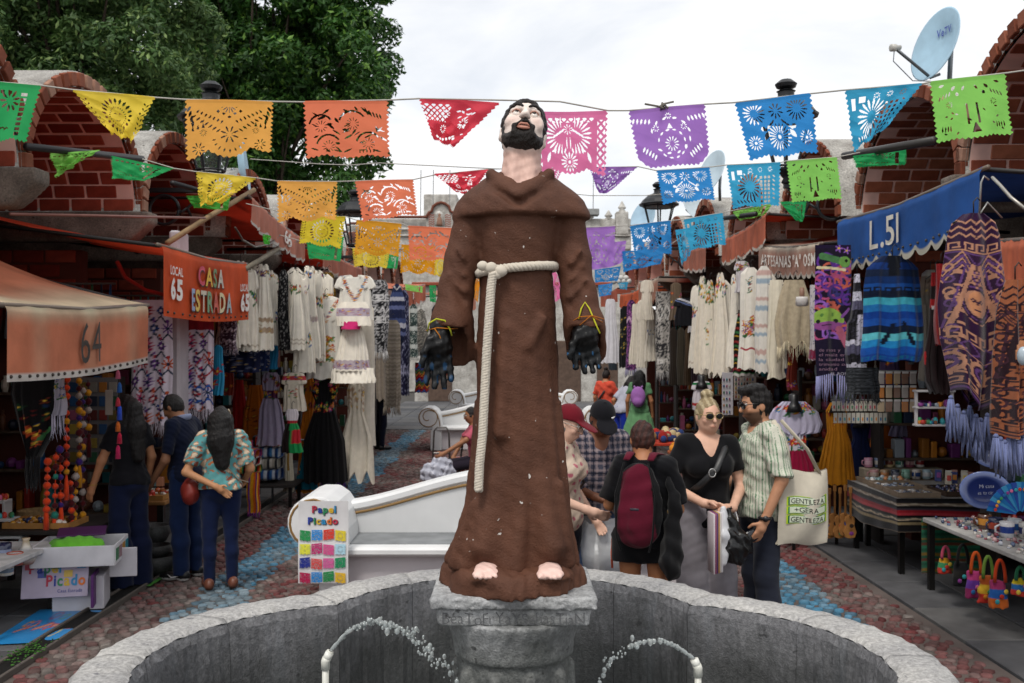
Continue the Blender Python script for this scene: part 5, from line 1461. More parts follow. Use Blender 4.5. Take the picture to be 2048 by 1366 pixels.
garment('dress','small cream child dress with red embroidery and puffed sleeves','dress',562,614,745,822,11.9,'huipil',lambda A:(A.band(.04,.09,c('#a8383f')),A.posy(-.1,.1,.03,.1,16,.02,FOLK,2),A.posy(-.06,.06,.2,.3,9,.02,[c('#a8383f'),c('#3c7d4a')],5)),c('#cfc5b4'))
garment('dress','ivory halter dress with beige lace bodice and pointed chiffon hem','dress',672,752,758,955,12.9,[(0,.25),(.1,.45),(.25,.42),(.34,.40),(.6,.8),(1,.98)],lambda A:(A.posy(-.2,.2,.02,A.H*.30,60,.03,[c('#a98f78'),c('#c3ad95'),c('#b89a80')],4,None),),c('#e5dcca'),folds=(4,.03),hem=.12,vneck=.2)
garment('costume','folk doll costume with green satin and red sequinned apron','costume',562,606,818,905,11.7,'dress',lambda A:(A.band(0,.13,c('#cfc6cc')),A.band(.13,.17,c('#a5242f')),A.rect(-.3,-.02,.17,.6,c('#221618')),A.stripes([c('#221618'),c('#8d1f28'),c('#221618'),c('#d8d4d0')],9)if 0 else None,A.rect(.0,.16,.17,.6,c('#1f8a4a')),A.rect(.02,.14,.24,.4,c('#b3242e'))),c('#1f8a4a'))
garment('dress','long orange embroidered dress hanging in the shade behind','dress',482,540,770,905,12.9,'skirt',lambda A:A.posy(-.15,.2,.2,.6,16,.035,[c('#5a2a1a'),c('#7a3a1a')],4,None),c('#b8641a'))
garment('dress','scarlet dress in the shade above the folded serapes','dress',462,496,760,870,13.0,'skirt',None,c('#9a1c1c'))
garment('blouse','dark navy blouse with small white flowers below the white dresses','blouse',440,520,690,745,11.5,'flat',lambda A:A.posy(-.24,.24,.02,.32,50,.018,[c('#7d86a8'),c('#8d93ad')],5,None),c('#1b2040'))
garment('blouse','navy and white sprigged cloth above the lavender dress','blouse',500,540,700,742,11.9,'flat',lambda A:A.posy(-.14,.14,.02,.25,30,.018,[c('#8d93ad')],6,None),c('#22305a'))
garment('blouse','sky blue cloth edge showing below the white dresses','blouse',528,556,690,738,12.1,'flat',None,c('#2b84b4'))
# the low steel rail with child clothes
rl=thing('clothes_rail','low steel rail with child clothes beside the black dress','clothes rail',P(650,985,13.2)*[1,1,0])
mb=MB();a_,b_=P(545,876,12.6),P(694,886,13.2);mb.tube([a_,b_],.014,c('#8d9093'),8);mb.build('bar',METAL,rl,True)
for p in(a_,b_):mb=MB();mb.tube([p,[p[0],p[1],.0]],.014,c('#84878a'),8);mb.build('post',METAL,rl,True)
garment('trousers','small ivory lace child trousers with a gold cord','trousers',566,590,893,982,12.7,[(0,.6),(.5,.7),(.85,.75),(1,1)],lambda A:(A.rect(-.015,.015,.05,.3,c('#a07c3a')),),c('#d0c8b4'),folds=(6,.02))
garment('blouse','white puffed child blouse beside the lace trousers','blouse',554,580,890,955,12.9,'huipil',lambda A:A.posy(-.06,.06,.1,.2,6,.02,FOLK,3),c('#c9c6cc'))
garment('dress','teal child dress with two embroidered pockets','dress',590,638,885,978,12.9,[(0,.25),(.1,.35),(.2,.42),(.3,.46),(1,1)],lambda A:(A.posy(-.05,.05,.14,.2,8,.02,FOLK,4),A.posy(-.16,-.08,.34,.42,7,.024,FOLK,5),A.posy(.08,.16,.34,.42,7,.024,FOLK,6)),c('#13728a'),vneck=.1)
garment('dress','child dress with white blouse, red sash and rainbow striped skirt','dress',637,692,895,978,13.1,[(0,.5),(.08,.85),(.3,.9),(.36,.55),(.42,.6),(1,.98)],lambda A:(A.stripes([c('#4a1f6a'),c('#28307a'),c('#a52a5a'),c('#1f6a6a'),c('#c05a2a'),c('#4a1f6a'),c('#5a2a8a')],24),A.band(0,.20,c('#d2cdd2')),A.band(.20,.25,c('#b8352a')),A.posy(-.1,.1,.03,.1,14,.016,[c('#b3262b')],2,None)),c('#4a1f6a'),nv=80)
# folded serapes, scarf
def folded(label,x0,x1,y0,y1,d,n,cols,name='folded_serape',grp='folded serapes in piles'):
    W,H=M(x1-x0,d),M(y1-y0,d);p=P((x0+x1)/2,y1,d);T=thing(name,label,'textile pile',p,grp)
    h=H/n
    for k in range(n):
        q=cols[k%len(cols)]
        def fn(u,v,k=k):
            th=u*2*np.pi;e=.5*(np.sign(np.cos(th))*np.abs(np.cos(th))**.35);f=.5*(np.sign(np.sin(th))*np.abs(np.sin(th))**.6)
            return p[0]+(v-.5)*W*(1+.02*np.sin(k*5))+0*u,p[1]+.15+e*.32,p[2]+(k+.5)*h+f*h*.96+.006*np.sin(v*9+k)
        put_sheet('serape',fn,25,30,lambda u,v,q=q:Art(v*2-1,u,W,.6,q[0]).stripes(q,len(q)*3,True).C,KNIT,T)
folded('pile of folded serapes striped blue, white and black by the lace trousers',505,556,872,962,12.4,4,[[c('#2a5f9a'),c('#b9bfc8'),c('#1f2f5a')],[c('#c8c3b8'),c('#a09a8e'),c('#2a2a30')],[c('#3f7fb8'),c('#c9ccd0'),c('#1d3a6a')],[c('#121216'),c('#b8352a'),c('#d9d4cc')]])
folded('pile of folded serapes striped orange, red and black near the floral blouse',474,512,900,950,12.0,3,[[c('#121216'),c('#c8442a'),c('#d9a03a'),c('#3c7d4a')],[c('#1a1a20'),c('#b3262b'),c('#d9d4cc')],[c('#d06a2a'),c('#7a2a6a')]])
garment('serape','yellow, orange and purple serape draped down from the piles','serape',494,520,945,1025,11.6,'flat',lambda A:A.stripes([c('#d99a1a'),c('#c85a1a'),c('#5a2a7a'),c('#d99a1a'),c('#a8242a')],10,True),c('#d99a1a'),mt=KNIT,hanger=False,fringe=(c('#7a2a7a'),.06,14))
garment('serape','violet and orange checked serape hanging behind the floral blouse woman','serape',486,506,880,950,12.2,'flat',lambda A:(A.stripes([c('#5a2a7a'),c('#c8742a'),c('#8a2a5a')],9,True),),c('#5a2a7a'),mt=KNIT,hanger=False)
tb=thing('display_table','low table of folded serapes behind the woman in floral blouse','table',P(520,1000,12.2)*[1,1,0]);mb=MB();p=P(520,965,12.4);mb.bbox((p[0],p[1]+.15,p[2]-.03),(.9,.6,.04),c('#2e2a28'),.008);mb.build('tabletop',WOOD,tb)
for sx in(-.4,.4):
    for sy in(-.1,.4):mb=MB();mb.box((p[0]+sx,p[1]+sy,(p[2]-.05)/2),(.04,.04,p[2]-.05),c('#1f1c1b'));mb.build('leg',METAL,tb)

# ---- right side
garment('dress','plain white sleeveless dress, farthest along the far stalls','dress',1200,1242,598,726,21,'slip',None,c('#dfdde2'),folds=(6,.03))
garment('dress','dark floral dress next to the plain white one','dress',1238,1262,612,735,20.6,'narrow',lambda A:A.posy(-.12,.12,.1,1.1,40,.03,[c('#3f4a3f'),c('#6a5a3a')],3,None),c('#1a1c1e'))
garment('shawl','purple and black patterned shawl among the far stalls','shawl',1252,1274,600,740,20.2,'narrow',lambda A:(A.tweed(c('#a05a9a'),4,.3),A.zig(.4,.05,.1,.03,c('#c9a9c0'))),c('#3a1f4a'),mt=KNIT,fringe=(c('#8a86a0'),.15,12))
for k,(a,b_,y0,y1,lb)in enumerate([(1258,1282,608,728,'small white dress with an orange hanger in the far cluster'),(1272,1298,600,735,'small ivory dress in the middle of the far cluster'),(1288,1316,615,722,'small white blouse with blue motifs, nearest of the far cluster'),(1280,1308,560,640,'plain ivory fringed cloth above the far cluster')]):
    garment('dress',lb,'dress',a,b_,y0,y1,18.8-.3*k,'huipil' if k%2 else 'slip',(lambda A:A.posy(-.1,.1,A.H*.4,A.H*.5,8,.03,[c('#2f5f9a')],3,None))if k==2 else None,c('#e0d7c7'))
garment('shawl','black and white snakeskin-like patterned shawl with a fringe','shawl',1311,1341,583,745,17.0,'flat',lambda A:(A.tweed(c('#2a292c'),4,.42),A.lozenge(.35,.15,.12,.12,c('#d4d0ca')),A.greek(.9,1.05,.1,c('#2a292c')),A.greek(1.15,1.25,.1,c('#d4d0ca'))),c('#a5a09a'),mt=KNIT,folds=(2,.02),fringe=(c('#8d8a88'),.16,20))
garment('blouse','black child blouse with white and navy edging lines','blouse',1346,1398,596,652,14.4,'huipil',lambda A:(A.on(np.abs(A.Y-.05-A.X*.35)<.014,c('#c9c9cf')),A.on(np.abs(A.Y-.09-A.X*.35)<.008,c('#6a7aa8'))),c('#15151a'))
garment('blouse','white blouse half hidden behind the black child blouse','blouse',1375,1412,600,665,14.9,'huipil',None,c('#b9b6b8'))
for k in range(5):garment('dress','dark brown dress on the inner rail behind the black blouse' if k==0 else['','olive dress second on the inner rail','dim bronze dress third on the inner rail','dim plum dress fourth on the inner rail','dim khaki dress last on the inner rail'][k],'dress',1338+15*k,1356+15*k,655,770,15.2-.1*k,'narrow',None,[c('#2c241e'),c('#3a342a'),c('#4a3a2a'),c('#35242a'),c('#4a4334')][k])
rowR=[(1388,1422,552,748,13.4,'strap','white strappy dress with a lilac and green embroidered bust',[c('#7d739a'),c('#5d8a5a'),c('#d0a03a')]),(1402,1438,560,738,13.1,'strap','white dress with a vertical green embroidered strip',[c('#4a8a4a'),c('#c2703a')]),(1420,1462,545,750,12.8,'strap','white flared dress with a bright floral strap bodice and pointed hem',FOLK)]
for k,(x,y0,y1,d)in enumerate([(1396,570,735,13.8),(1446,560,742,12.9),(1472,548,735,12.5),(1500,545,738,11.9),(1536,545,740,11.2),(1556,560,735,10.8)]):
    garment('dress',['ivory','chalk white','cream','bone','pale linen','ecru'][k]+' plain dress filling a gap in the white row under the pink awning','dress',x-18,x+18,y0,y1,d,['long','narrow','slip'][k%3],wd(k+2),CREAM*(.93+.03*k),yaw=-.45,folds=(5,.022),vneck=.05)
for k,(a,b_,y0,y1,d,pf,lb,pal)in enumerate(rowR):
    garment('dress',lb,'dress',a,b_,y0,y1,d,pf,lambda A,pal=pal,k=k:(A.posy(-.12,.12,.04,.32,30,.03,pal,3+k),A.posy(-.03,.0,.5,.9,12,.02,pal,5)if k==1 else None),c('#e6ddcd'),yaw=-.5,folds=(5,.03),hem=.06 if k==2 else .02,vneck=.06)
garment('skirt','black skirt with rainbow stripes behind the white embroidered tunic','skirt',1462,1514,620,752,12.0,'skirt',lambda A:(A.stripes([c('#17130f'),c('#17130f'),c('#8a2a2a'),c('#17130f'),c('#2f6a3a'),c('#17130f'),c('#b8922a')],34),A.band(A.H-.03,A.H+1,c('#bfb9b4'))),c('#17130f'),lean=-.05)
garment('blouse','white blouse with embroidered neck beside the long tunic','blouse',1468,1500,522,585,12.3,'huipil',lambda A:A.posy(-.08,.08,.02,.14,12,.024,[c('#8a2a4a'),c('#3c6a3a')],3),c('#c8c2c4'))
garment('tunic','long white tunic with red and orange flower panel at the hem','tunic',1478,1524,535,738,11.4,'narrow',lambda A:(A.posy(-.09,.09,A.H*.50,A.H*.68,24,.035,[c('#b8352a'),c('#d0702a'),c('#8a5a8a')],4),A.posy(-.02,.02,.1,.3,8,.022,[c('#3c6a7a'),c('#8a3a3a')],5),A.line(-.1,A.H*.80,.1,A.H*.80,.012,c('#a52a3a'))),c('#e8e2d6'),yaw=-.3,folds=(3,.015),nu=81,nv=110)
garment('tunic','white tunic with faded pink and blue cross stripes','tunic',1510,1546,532,745,11.0,'narrow',lambda A:(A.stripes([c('#e2ddd4'),c('#c9a9a0'),c('#e2ddd4'),c('#9fb0bd'),c('#e2ddd4'),c('#e2ddd4')],24),),c('#e2ddd4'),yaw=-.3)
garment('trousers','cream trousers with gathered cuffs hanging in front of the pink awning','trousers',1528,1578,560,757,10.4,[(0,.5),(.1,.6),(.5,.7),(.85,.72),(.93,.6),(1,.75)],lambda A:A.on((np.abs(A.X)<.012)&(A.Y>.35),c('#b3a995')),c('#e2d9c4'),yaw=-.2,folds=(2,.02))
garment('shawl','beige fringed wool shawl draped beside the cream trousers','shawl',1552,1624,560,690,10.0,[(0,.5),(.3,.85),(.6,1),(1,.9)],None,c('#a89a82'),yaw=-.25,mt=KNIT,folds=(3,.03),hem=.1,fringe=(c('#c3b699'),.14,44))
mb=MB();p=P(1604,600,9.6);mb.lathe(p,[(.04,-.06),(.062,-.05),(.06,.01),(.055,.03)],c('#c9c4c0'),14);mb.lathe(p,[(.022,.03),(.026,.06),(.02,.12)],c('#8d6a58'),10);mb.build('hanging_bell',PAINT,None,True,label='small white bell-shaped ornament hanging before the beige shawl',cat='ornament')
garment('table_runner','white runner edge beside the purple axolotl blanket','runner',1620,1638,570,720,9.5,'flat',lambda A:(A.band(A.H-.1,A.H,c('#8a2a4a')),A.tweed(c('#5a5a7a'),3,.06)),c('#c9c2c4'),hanger=False)
def axol(A):
    W,H=A.W,A.H;pur,pk,lil=c('#5a2f86'),c('#a84a72'),c('#8a5ab0')
    g=np.random.default_rng(3)
    for k in range(46):
        x,y=g.uniform(-W/2,W/2),g.uniform(.15,H*.85);q=[pur,pk,lil,c('#b85a4a'),c('#34306a')][k%5]
        A.ring(x,y,g.uniform(.03,.075),.010,q)
        if k%3==0:A.line(x,y,x+g.uniform(-.12,.12),y+g.uniform(-.12,.12),.011,q)
    A.band(0,.03,c('#1c1030'));A.flower(.05,.03,.04,lil,None,5);A.flower(.12,.05,.035,lil,None,5)
    A.line(-.1,.10,.12,.16,.03,c('#4a7a4a'));A.disc(.10,.15,.05,c('#6a9a4a'));A.disc(.115,.14,.014,c('#17130f'));A.line(-.14,.2,.1,.22,.012,c('#d8c9a0'))
    y=H*.57
    m=(np.abs(A.X+.05)<.15)&(np.abs(A.Y-y)<.10)&(((A.X+.05)/.15)**2+((A.Y-y)/.10)**2<1)
    A.on(m,c('#8a4a86'));A.on(m&(A.Y<y+.02),c('#86a84a'))
    for sx in(-1,1):
        A.disc(-.05+sx*.08,y+.012,.018,c('#17201a'));A.line(-.05+sx*.13,y-.03,-.05+sx*.19,y-.10,.012,c('#7a4a90'));A.disc(-.05+sx*.05,y-.04,.015,c('#4f7a3a'))
    A.on((np.abs(A.Y-(y+.055+(A.X+.05)**2*-1.5))<.005)&(np.abs(A.X+.05)<.05),c('#3a1f3a'))
    A.line(.06,y+.09,.12,y+.24,.035,c('#a85a72'));A.rect(-W,W,H*.72,H,c('#19122a'));A.line(.06,y+.09,.12,y+.22,.03,c('#a85a72'))
ax_o=garment('blanket','purple and black woven blanket showing an axolotl and printed words','blanket',1630,1702,490,752,8.9,'flat',axol,c('#1b1226'),mt=KNIT,folds=(1.5,.014),thick=.02,nu=141,nv=260,hanger=False,fringe=(c('#8a8ab4'),.23,24))
def flat_text(parent,s,px,py,d,h,w,col,dep=.03,b=.0):
    mb=MB();p=P(px,py,d);text_into(mb,s,lambda x,y:p+[x,-dep,y],col,h,b,w);mb.build('lettering',PAINT,parent)
for k,(s_,w_)in enumerate((('de rios y',.19),('el maiz en',.24),('la ciudad',.22),('trimonio cultu',.30),('anidad',.16))):flat_text(ax_o,s_,1634,703+9.4*k,8.9,.028,w_,c('#8a6a80'),.058)
flat_text(ax_o,'EL ROSA',1658,750,8.9,.026,.17,c('#a9a4b4'),.058)
garment('shawl','black and white checked scarf twisted down beside the blanket','scarf',1692,1736,548,744,8.3,[(0,.12),(.25,.3),(.45,.6),(.5,.95),(.8,.9),(1,.55)],lambda A:(A.stripes([c('#c9c6d4'),c('#141318'),c('#c9c6d4'),c('#55526a'),c('#141318')],11),A.stripes([c('#141318'),c('#c2bfd0')],3,True,.34,.55),A.tweed(c('#3a3848'),3,.1)),c('#c9c6d4'),mt=KNIT,yaw=.3,nu=81,nv=120)
def bluep(A):
    A.stripes([c('#0e1c3a'),c('#12306a'),c('#13203a'),c('#0d2a5a'),c('#15458a'),c('#0c1a30'),c('#3fa0b4'),c('#1f6aa8'),c('#0d3a8a'),c('#174a9a'),c('#0a1a34'),c('#58b0bc'),c('#1d78b0'),c('#124a9a'),c('#0e3a84')],15)
    A.on((np.abs(A.X)<.05)&(A.Y<.16),c('#0a0f1a'));A.greek(A.H*.30,A.H*.38,.08,c('#0a1428'));A.line(-.03,A.H*.65,-.10,A.H*.83,.016,c('#0a1428'));A.line(.06,A.H*.65,.13,A.H*.83,.016,c('#0a1428'));A.greek(A.H*.955,A.H,.06,c('#0d5a80'))
garment('hooded_top','blue and turquoise striped hooded top under awning L.51','jacket',1722,1848,512,722,7.9,[(0,.35),(.06,.62),(.12,.82),(.3,.9),(.9,1),(1,.96)],bluep,c('#12306a'),mt=KNIT,folds=(3,.02),nu=121,nv=150,thick=.07)
garment('shawl','charcoal fringed shawl below the checked scarf','shawl',1692,1758,735,788,8.2,'flat',lambda A:(A.stripes([c('#1d1f22'),c('#2f3236')],16),A.tweed(c('#4a4d52'),3,.12)),c('#1d1f22'),mt=KNIT,fringe=(c('#2c2f33'),.08,40),hanger=False)
garment('tunic','ivory tunic with a brown lace yoke hanging deep in the blue stall','tunic',1838,1884,540,760,8.6,'huipil',lambda A:(A.band(.04,.22,c('#8a7a6a')),A.posy(-.18,.18,.05,.21,26,.022,[c('#5a4038'),c('#a08a78')],4,None),A.on((A.Y<.06)&(np.abs(A.X)<.14),c('#b9b3a6'))),c('#7d766c'))
garment('poncho','red and black buffalo-check hooded poncho with a white collar band','poncho',1838,1904,545,785,7.5,[(0,.25),(.25,.42),(.4,.55),(.7,.98),(.9,.85),(1,.5)],lambda A:(A.stripes([c('#8a1418'),c('#180c0e')],9),A.on(((A.X*9).astype(int)%2==0)&(A.v>.3),c('#1a0d0f')),A.rect(-.05,.11,A.H*.28,A.H*.31,c('#b9b4b4'))),c('#7a1216'),mt=KNIT,nu=81,nv=110,lean=-.1)
garment('strap_scarf','narrow scarlet scarf hanging beside the purple poncho','scarf',1872,1892,528,690,7.2,'flat',None,c('#7d1519'),mt=KNIT)
def aztec(seed,bg,fg,alt):
    def f(A):
        W,H=A.W,A.H;g=np.random.default_rng(seed);A.on(A.X>9,bg)
        for k in range(3):A.zig(.05+.04*k,.012,.06,.006,fg)
        A.greek(H*.16,H*.21,.07,fg);A.band(H*.215,H*.222,alt);A.lozenge(H*.27,.06,.11,.12,alt);A.band(H*.32,H*.328,fg)
        x,y=0.0,H*.47
        for r_,q in((.115,fg),(.107,bg),(.095,alt),(.085,bg),(.072,fg)):A.disc(x,y,r_,q)
        A.on(((A.X-x)**2/.05**2+(A.Y-y)**2/.066**2<1),c('#b9805c')if alt is not None else fg)
        for sx in(-1,1):A.disc(x+sx*.022,y-.014,.012,bg);A.disc(x+sx*.022,y-.014,.006,fg);A.ring(x+sx*.125,y,.026,.007,fg)
        A.rect(x-.02,x+.02,y+.030,y+.04,bg);A.line(x,y-.010,x-.008,y+.016,.005,bg)
        for k in range(12):
            a=k*6.28/12;A.line(x+.09*math.cos(a),y+.09*math.sin(a),x+.115*math.cos(a),y+.115*math.sin(a),.006,bg)
        for k in range(5):A.zig(y-.22-.0+.02*k,.05,.16,.006,[fg,alt][k%2])
        for sx in(-1,1):
            A.line(sx*.02,H*.28,sx*W*.42,H*.66,.012,fg);A.line(sx*.06,H*.28,sx*W*.46,H*.64,.006,alt)
            for k in range(9):
                yy=H*(.3+.07*k);A.ring(sx*W*.37,yy,.020,.005,[fg,alt][k%2]);A.rect(sx*W*.27-.02,sx*W*.27+.02,yy+.03,yy+.045,fg)
        A.greek(H*.64,H*.70,.08,fg);A.lozenge(H*.735,.05,.12,.12,alt);A.band(H*.765,H*.772,fg)
        for q in(-.15,.0,.17):
            A.ring(q,H*.84,.055,.009,fg);A.ring(q,H*.84,.030,.007,alt);A.disc(q,H*.84,.012,fg)
            for k in range(10):a=k*.628;A.line(q+.055*math.cos(a),H*.84+.055*math.sin(a),q+.072*math.cos(a),H*.84+.072*math.sin(a),.006,fg)
        A.greek(H*.92,H*.965,.075,fg);A.band(H*.975,H*.985,alt)
    return f
def tassels(parent,pts,col,l_=.14):
    for p in pts:
        mb=MB();p=np.asarray(p,float);mb.ball(p,.014,col,7,5)
        for k in range(7):
            a=k*.9;q=p+[.010*math.cos(a),.010*math.sin(a),-.01]
            mb.tube([q,q+[.012*math.cos(a),.012*math.sin(a),-l_*.5],q+[.016*math.cos(a)+random.gauss(0,.006),.016*math.sin(a),-l_*random.uniform(.85,1.1)]],[.007,.008,.005],col*random.uniform(.7,1.2),4)
        mb.build('tassel',KNIT,parent,True)
pz=garment('poncho','purple and tan woven poncho with a helmeted face motif and blue tassels','poncho',1882,2012,428,800,5.7,[(0,.3),(.05,.62),(.12,.74),(.28,.84),(.5,1),(.7,.97),(.85,.8),(1,.6)],aztec(3,c('#2a1030'),c('#a97a62'),c('#57386a')),c('#2a1030'),mt=KNIT,folds=(1.3,.065),nu=181,nv=260,thick=.08,yaw=-.15,hem=.10)
tassels(pz,[P(px,py,5.66+.03*(k%2))for k,(px,py)in enumerate([(1902,795),(1915,812),(1928,825),(1940,815),(1952,832),(1962,840),(1975,830),(1988,842),(1906,822),(1934,850),(1958,862),(1980,868)])],c('#666f96'),.16)
py_o=garment('poncho','rust and dark brown woven poncho at the frame edge with calendar discs','poncho',1985,2075,560,870,5.35,[(0,.4),(.2,.8),(.5,1),(1,.9)],aztec(5,c('#8d5236'),c('#24121a'),c('#3a1f2a')),c('#8d5236'),mt=KNIT,folds=(2,.03),nu=141,nv=200,thick=.08)
tassels(py_o,[P(px,872+6*(k%3),5.3)for k,px in enumerate(range(1992,2050,9))],c('#666f96'),.18)
mb=MB();h_=P(1975,420,5.8);mb.tube([P(1958,440,5.8),P(1962,365,5.8),P(1968,352,5.8),P(1978,360,5.8)],.006,c('#8a8a88'),6);mb.tube([P(1950,444,5.8),P(1975,405,5.8),P(2004,436,5.8)],.006,c('#8a8a88'),6);mb.build('wire_hanger',METAL,None,True,label='bent wire hanger holding the purple poncho',cat='hanger')
rod('chain','twisted pale chain at the upper corner above the purple poncho',[P(1985,355,5.9),P(2000,370,5.8),P(2022,395,5.7),P(2060,425,5.6)],.010,c('#a8a49c'),METAL,'chain')
mb=MB();p=P(2046,712,5.2);mb.ball(p,(.03,.03,.05),c('#a9b6c0'),12,8);mb.build('hanging_vase',GLAZE,None,True,label='pale blue ceramic cut off by the frame edge near the tassels',cat='ornament')
# ------------------------------------------------------------------ papel picado: cut tissue paper banners on strings
def radial(X,Y,x,y,r0,r1,n,w=.5,ph=0.0,tap=.55):
    d,a=np.hypot(X-x,Y-y),np.arctan2(Y-y,X-x)+ph
    t=(d-r0)/(r1-r0);f=np.abs(((a/(2*np.pi)*n)%1)-.5)
    return(t>0)&(t<1)&(f<.5*w*np.sin(np.pi*np.clip(t,.02,.98))**tap)
def leafh(X,Y,x,y,L,w,a):
    u=(X-x)*math.cos(a)+(Y-y)*math.sin(a);v=-(X-x)*math.sin(a)+(Y-y)*math.cos(a)
    return np.abs(v)<w*(1-(u/L)**2)
def lattice(X,Y,x0,x1,y0,y1,p,w=.30):
    m=(X>x0)&(X<x1)&(Y>y0)&(Y<y1);a,b=((X+Y)/p)%1,((X-Y)/p)%1
    return m&(np.abs(a-.5)<w)&(np.abs(b-.5)<w)
def arc(X,Y,x,y,r,w,a0,a1):
    d,a=np.hypot(X-x,Y-y),np.arctan2(Y-y,X-x);return(np.abs(d-r)<w)&(a>a0)&(a<a1)
def holes(kind,X,Y):
    h=np.zeros(X.shape,bool);A=np.abs(X)
    if kind=='rosette':
        h|=radial(X,Y,0,.60,.03,.15,8,.34)|radial(A,Y,.50,.82,.025,.11,8,.36)|radial(A,Y,.42,.55,.015,.06,10,.35)
        for k in range(7):
            t=k/6;h|=leafh(A,Y,.50-.38*t,.20+.18*t,.035,.014,.9)|leafh(A,Y,.56-.38*t,.28+.25*t,.04,.015,.6)
        for k in range(9):a=.25+k*.33;h|=leafh(X,Y,.26*math.cos(a),.62+.26*math.sin(a),.032,.013,a)
        for k in range(4):h|=leafh(A,Y,.64-.02*k,.16+.08*k,.06,.022,1.0+.2*k)
        h|=radial(X,Y,0,.10,.02,.13,14,.45)&(Y>.13);h|=(A*1+np.abs(Y-.3)<.03)|(np.abs(A-.09)+np.abs(Y-.24)<.028)|(np.abs(A-.18)+np.abs(Y-.2)<.028)
        for k in range(3):h|=(np.abs(A-.58+.08*k)<.022*(Y-.44+.03*k)/.09)&(Y>.44-.03*k)&(Y<.53-.03*k)
    elif kind=='bird':
        g=np.random.default_rng(4)
        for k in range(34):h|=leafh(X,Y,g.uniform(-.62,.62),g.uniform(.13,.9),g.uniform(.03,.085),g.uniform(.009,.026),g.uniform(-1.2,1.2))
        for x,y,r in((-.42,.45,.2),(.1,.4,.22),(-.3,.8,.2),(.35,.75,.2)):h|=arc(X,Y,x,y,r,.016,-2.9,-.6)|radial(X,Y,x,y,.04,.11,11,.3)
        for k in range(5):h|=leafh(X,Y,.34+.055*k,.2+.02*k,.06,.014,1.2)|leafh(X,Y,.2+.06*k,.88,.035,.012,1.5)
    elif kind=='lattice':
        h|=lattice(A,Y,.52,.66,.14,.92,.13)|lattice(X,Y,-.46,.46,.10,.17,.12,.34)
        h|=radial(A,Y,.12,.38,.13,.30,22,.5)&(A>.12);h|=radial(X,Y,0,.80,.05,.16,14,.5)|(np.hypot(X,Y-.80)<.026)
        for k in range(4):h|=leafh(A,Y,.10+.05*k,.30+.03*k,.045,.016,.8)|leafh(A,Y,.07+.06*k,.62,.05,.014,1.3)
        h|=leafh(A,Y,.38,.72,.09,.028,1.2)|leafh(A,Y,.28,.62,.04,.02,.3)|radial(X,Y,0,.28,.02,.09,9,.4)
        h|=leafh(A,Y,.03,.5,.10,.010,1.57)
    elif kind=='medal':
        h|=lattice(X,Y,-.68,-.10,.10,.50,.13,.33)&(X<-.1-.2*(Y-.1));h|=radial(X,Y,-.20,.32,.035,.10,10,.45)|radial(X,Y,-.22,.66,.035,.10,10,.45)|radial(X,Y,.3,.5,.035,.12,10,.45)
        for k in range(6):h|=leafh(X,Y,-.45+.15*k,.86+.03*math.sin(k),.06,.03,.1)
        g=np.random.default_rng(8)
        for k in range(12):h|=leafh(X,Y,g.uniform(.05,.6),g.uniform(.12,.8),.05,.018,g.uniform(-1,1))
    elif kind=='sun':
        h|=radial(X,Y,0,.5,.26,.40,22,.55,0,1.2)|radial(X,Y,0,.5,.17,.215,26,.4)
        h|=arc(X,Y,-.06,.46,.03,.008,-2.8,-.3)|arc(X,Y,.06,.46,.03,.008,-2.8,-.3)|arc(X,Y,0,.54,.05,.008,.5,2.6)
        for k in range(7):h|=leafh(A,Y,.57,.18+.1*k,.04,.014,.8)|leafh(A,Y,.64,.2+.1*k,.04,.014,-.8)
    elif kind=='bouquet':
        h|=radial(X,Y,0,.62,.04,.13,12,.42)|radial(A,Y,.26,.34,.02,.06,8,.45)|radial(X,Y,0,.15,.02,.06,8,.45)
        for k in range(11):a=-2.8+k*.51;h|=leafh(X,Y,.36*math.cos(a),.48+.30*math.sin(a),.045,.018,a+1.3)|leafh(X,Y,.25*math.cos(a),.62+.24*math.sin(a),.04,.015,a+1.57)
        for k in range(5):h|=leafh(A,Y,.34+.05*k,.82-.035*k,.055,.017,1.0)|leafh(A,Y,.36+.07*k,.22-.01*k,.05,.018,1.2)
        h|=(A<.05*(Y-.26)/.1)&(Y>.27)&(Y<.36)
    elif kind=='burst':
        h|=radial(A,Y,.40,.22,.07,.20,16,.46)|radial(X,Y,-.02,.66,.07,.24,20,.46)|(np.hypot(X+.02,Y-.66)<.035)|radial(A,Y,.50,.72,.05,.13,14,.45)
        h|=(np.hypot(A-.30,Y-.50)<.04)|leafh(A,Y,.26,.62,.09,.04,1.0)|radial(X,Y,0,.22,.03,.14,9,.4)|(np.hypot(A-.5,Y-.72)<.026)
        for k in range(4):h|=leafh(A,Y,.10+.05*k,.40+.04*k,.05,.016,.9)
    elif kind=='window':
        for x in(-.1,.16,.42):h|=radial(X,Y,x,.14,.02,.065,8,.45)
        h|=((np.abs(X+.56)<.04)&(np.abs(Y-.25)<.1))|((np.abs(X+.38)<.065)&(np.abs(Y-.18)<.05))
        h|=radial(X,Y,-.15,.52,.12,.34,18,.5)&((X<.1)|(Y<.5));h|=(np.abs(((X*9)%1)-.5)<.3)&(np.abs(((Y*11)%1)-.5)<.32)&(X>.14)&(X<.42)&(Y>.28)
        for k in range(6):h|=leafh(X,Y,-.5+.09*k,.85,.06,.018,1.0)|leafh(X,Y,.52,.3+.1*k,.045,.018,.6)
    elif kind=='skeleton':
        g=np.random.default_rng(12)
        h|=((np.abs(A-.09)<.018)&(Y>.42)&(Y<.76))|((np.abs(X-.02)<.07*(Y-.72)/.16)&(Y>.74)&(Y<.9))|radial(A,Y,.40,.42,.02,.06,9,.4)
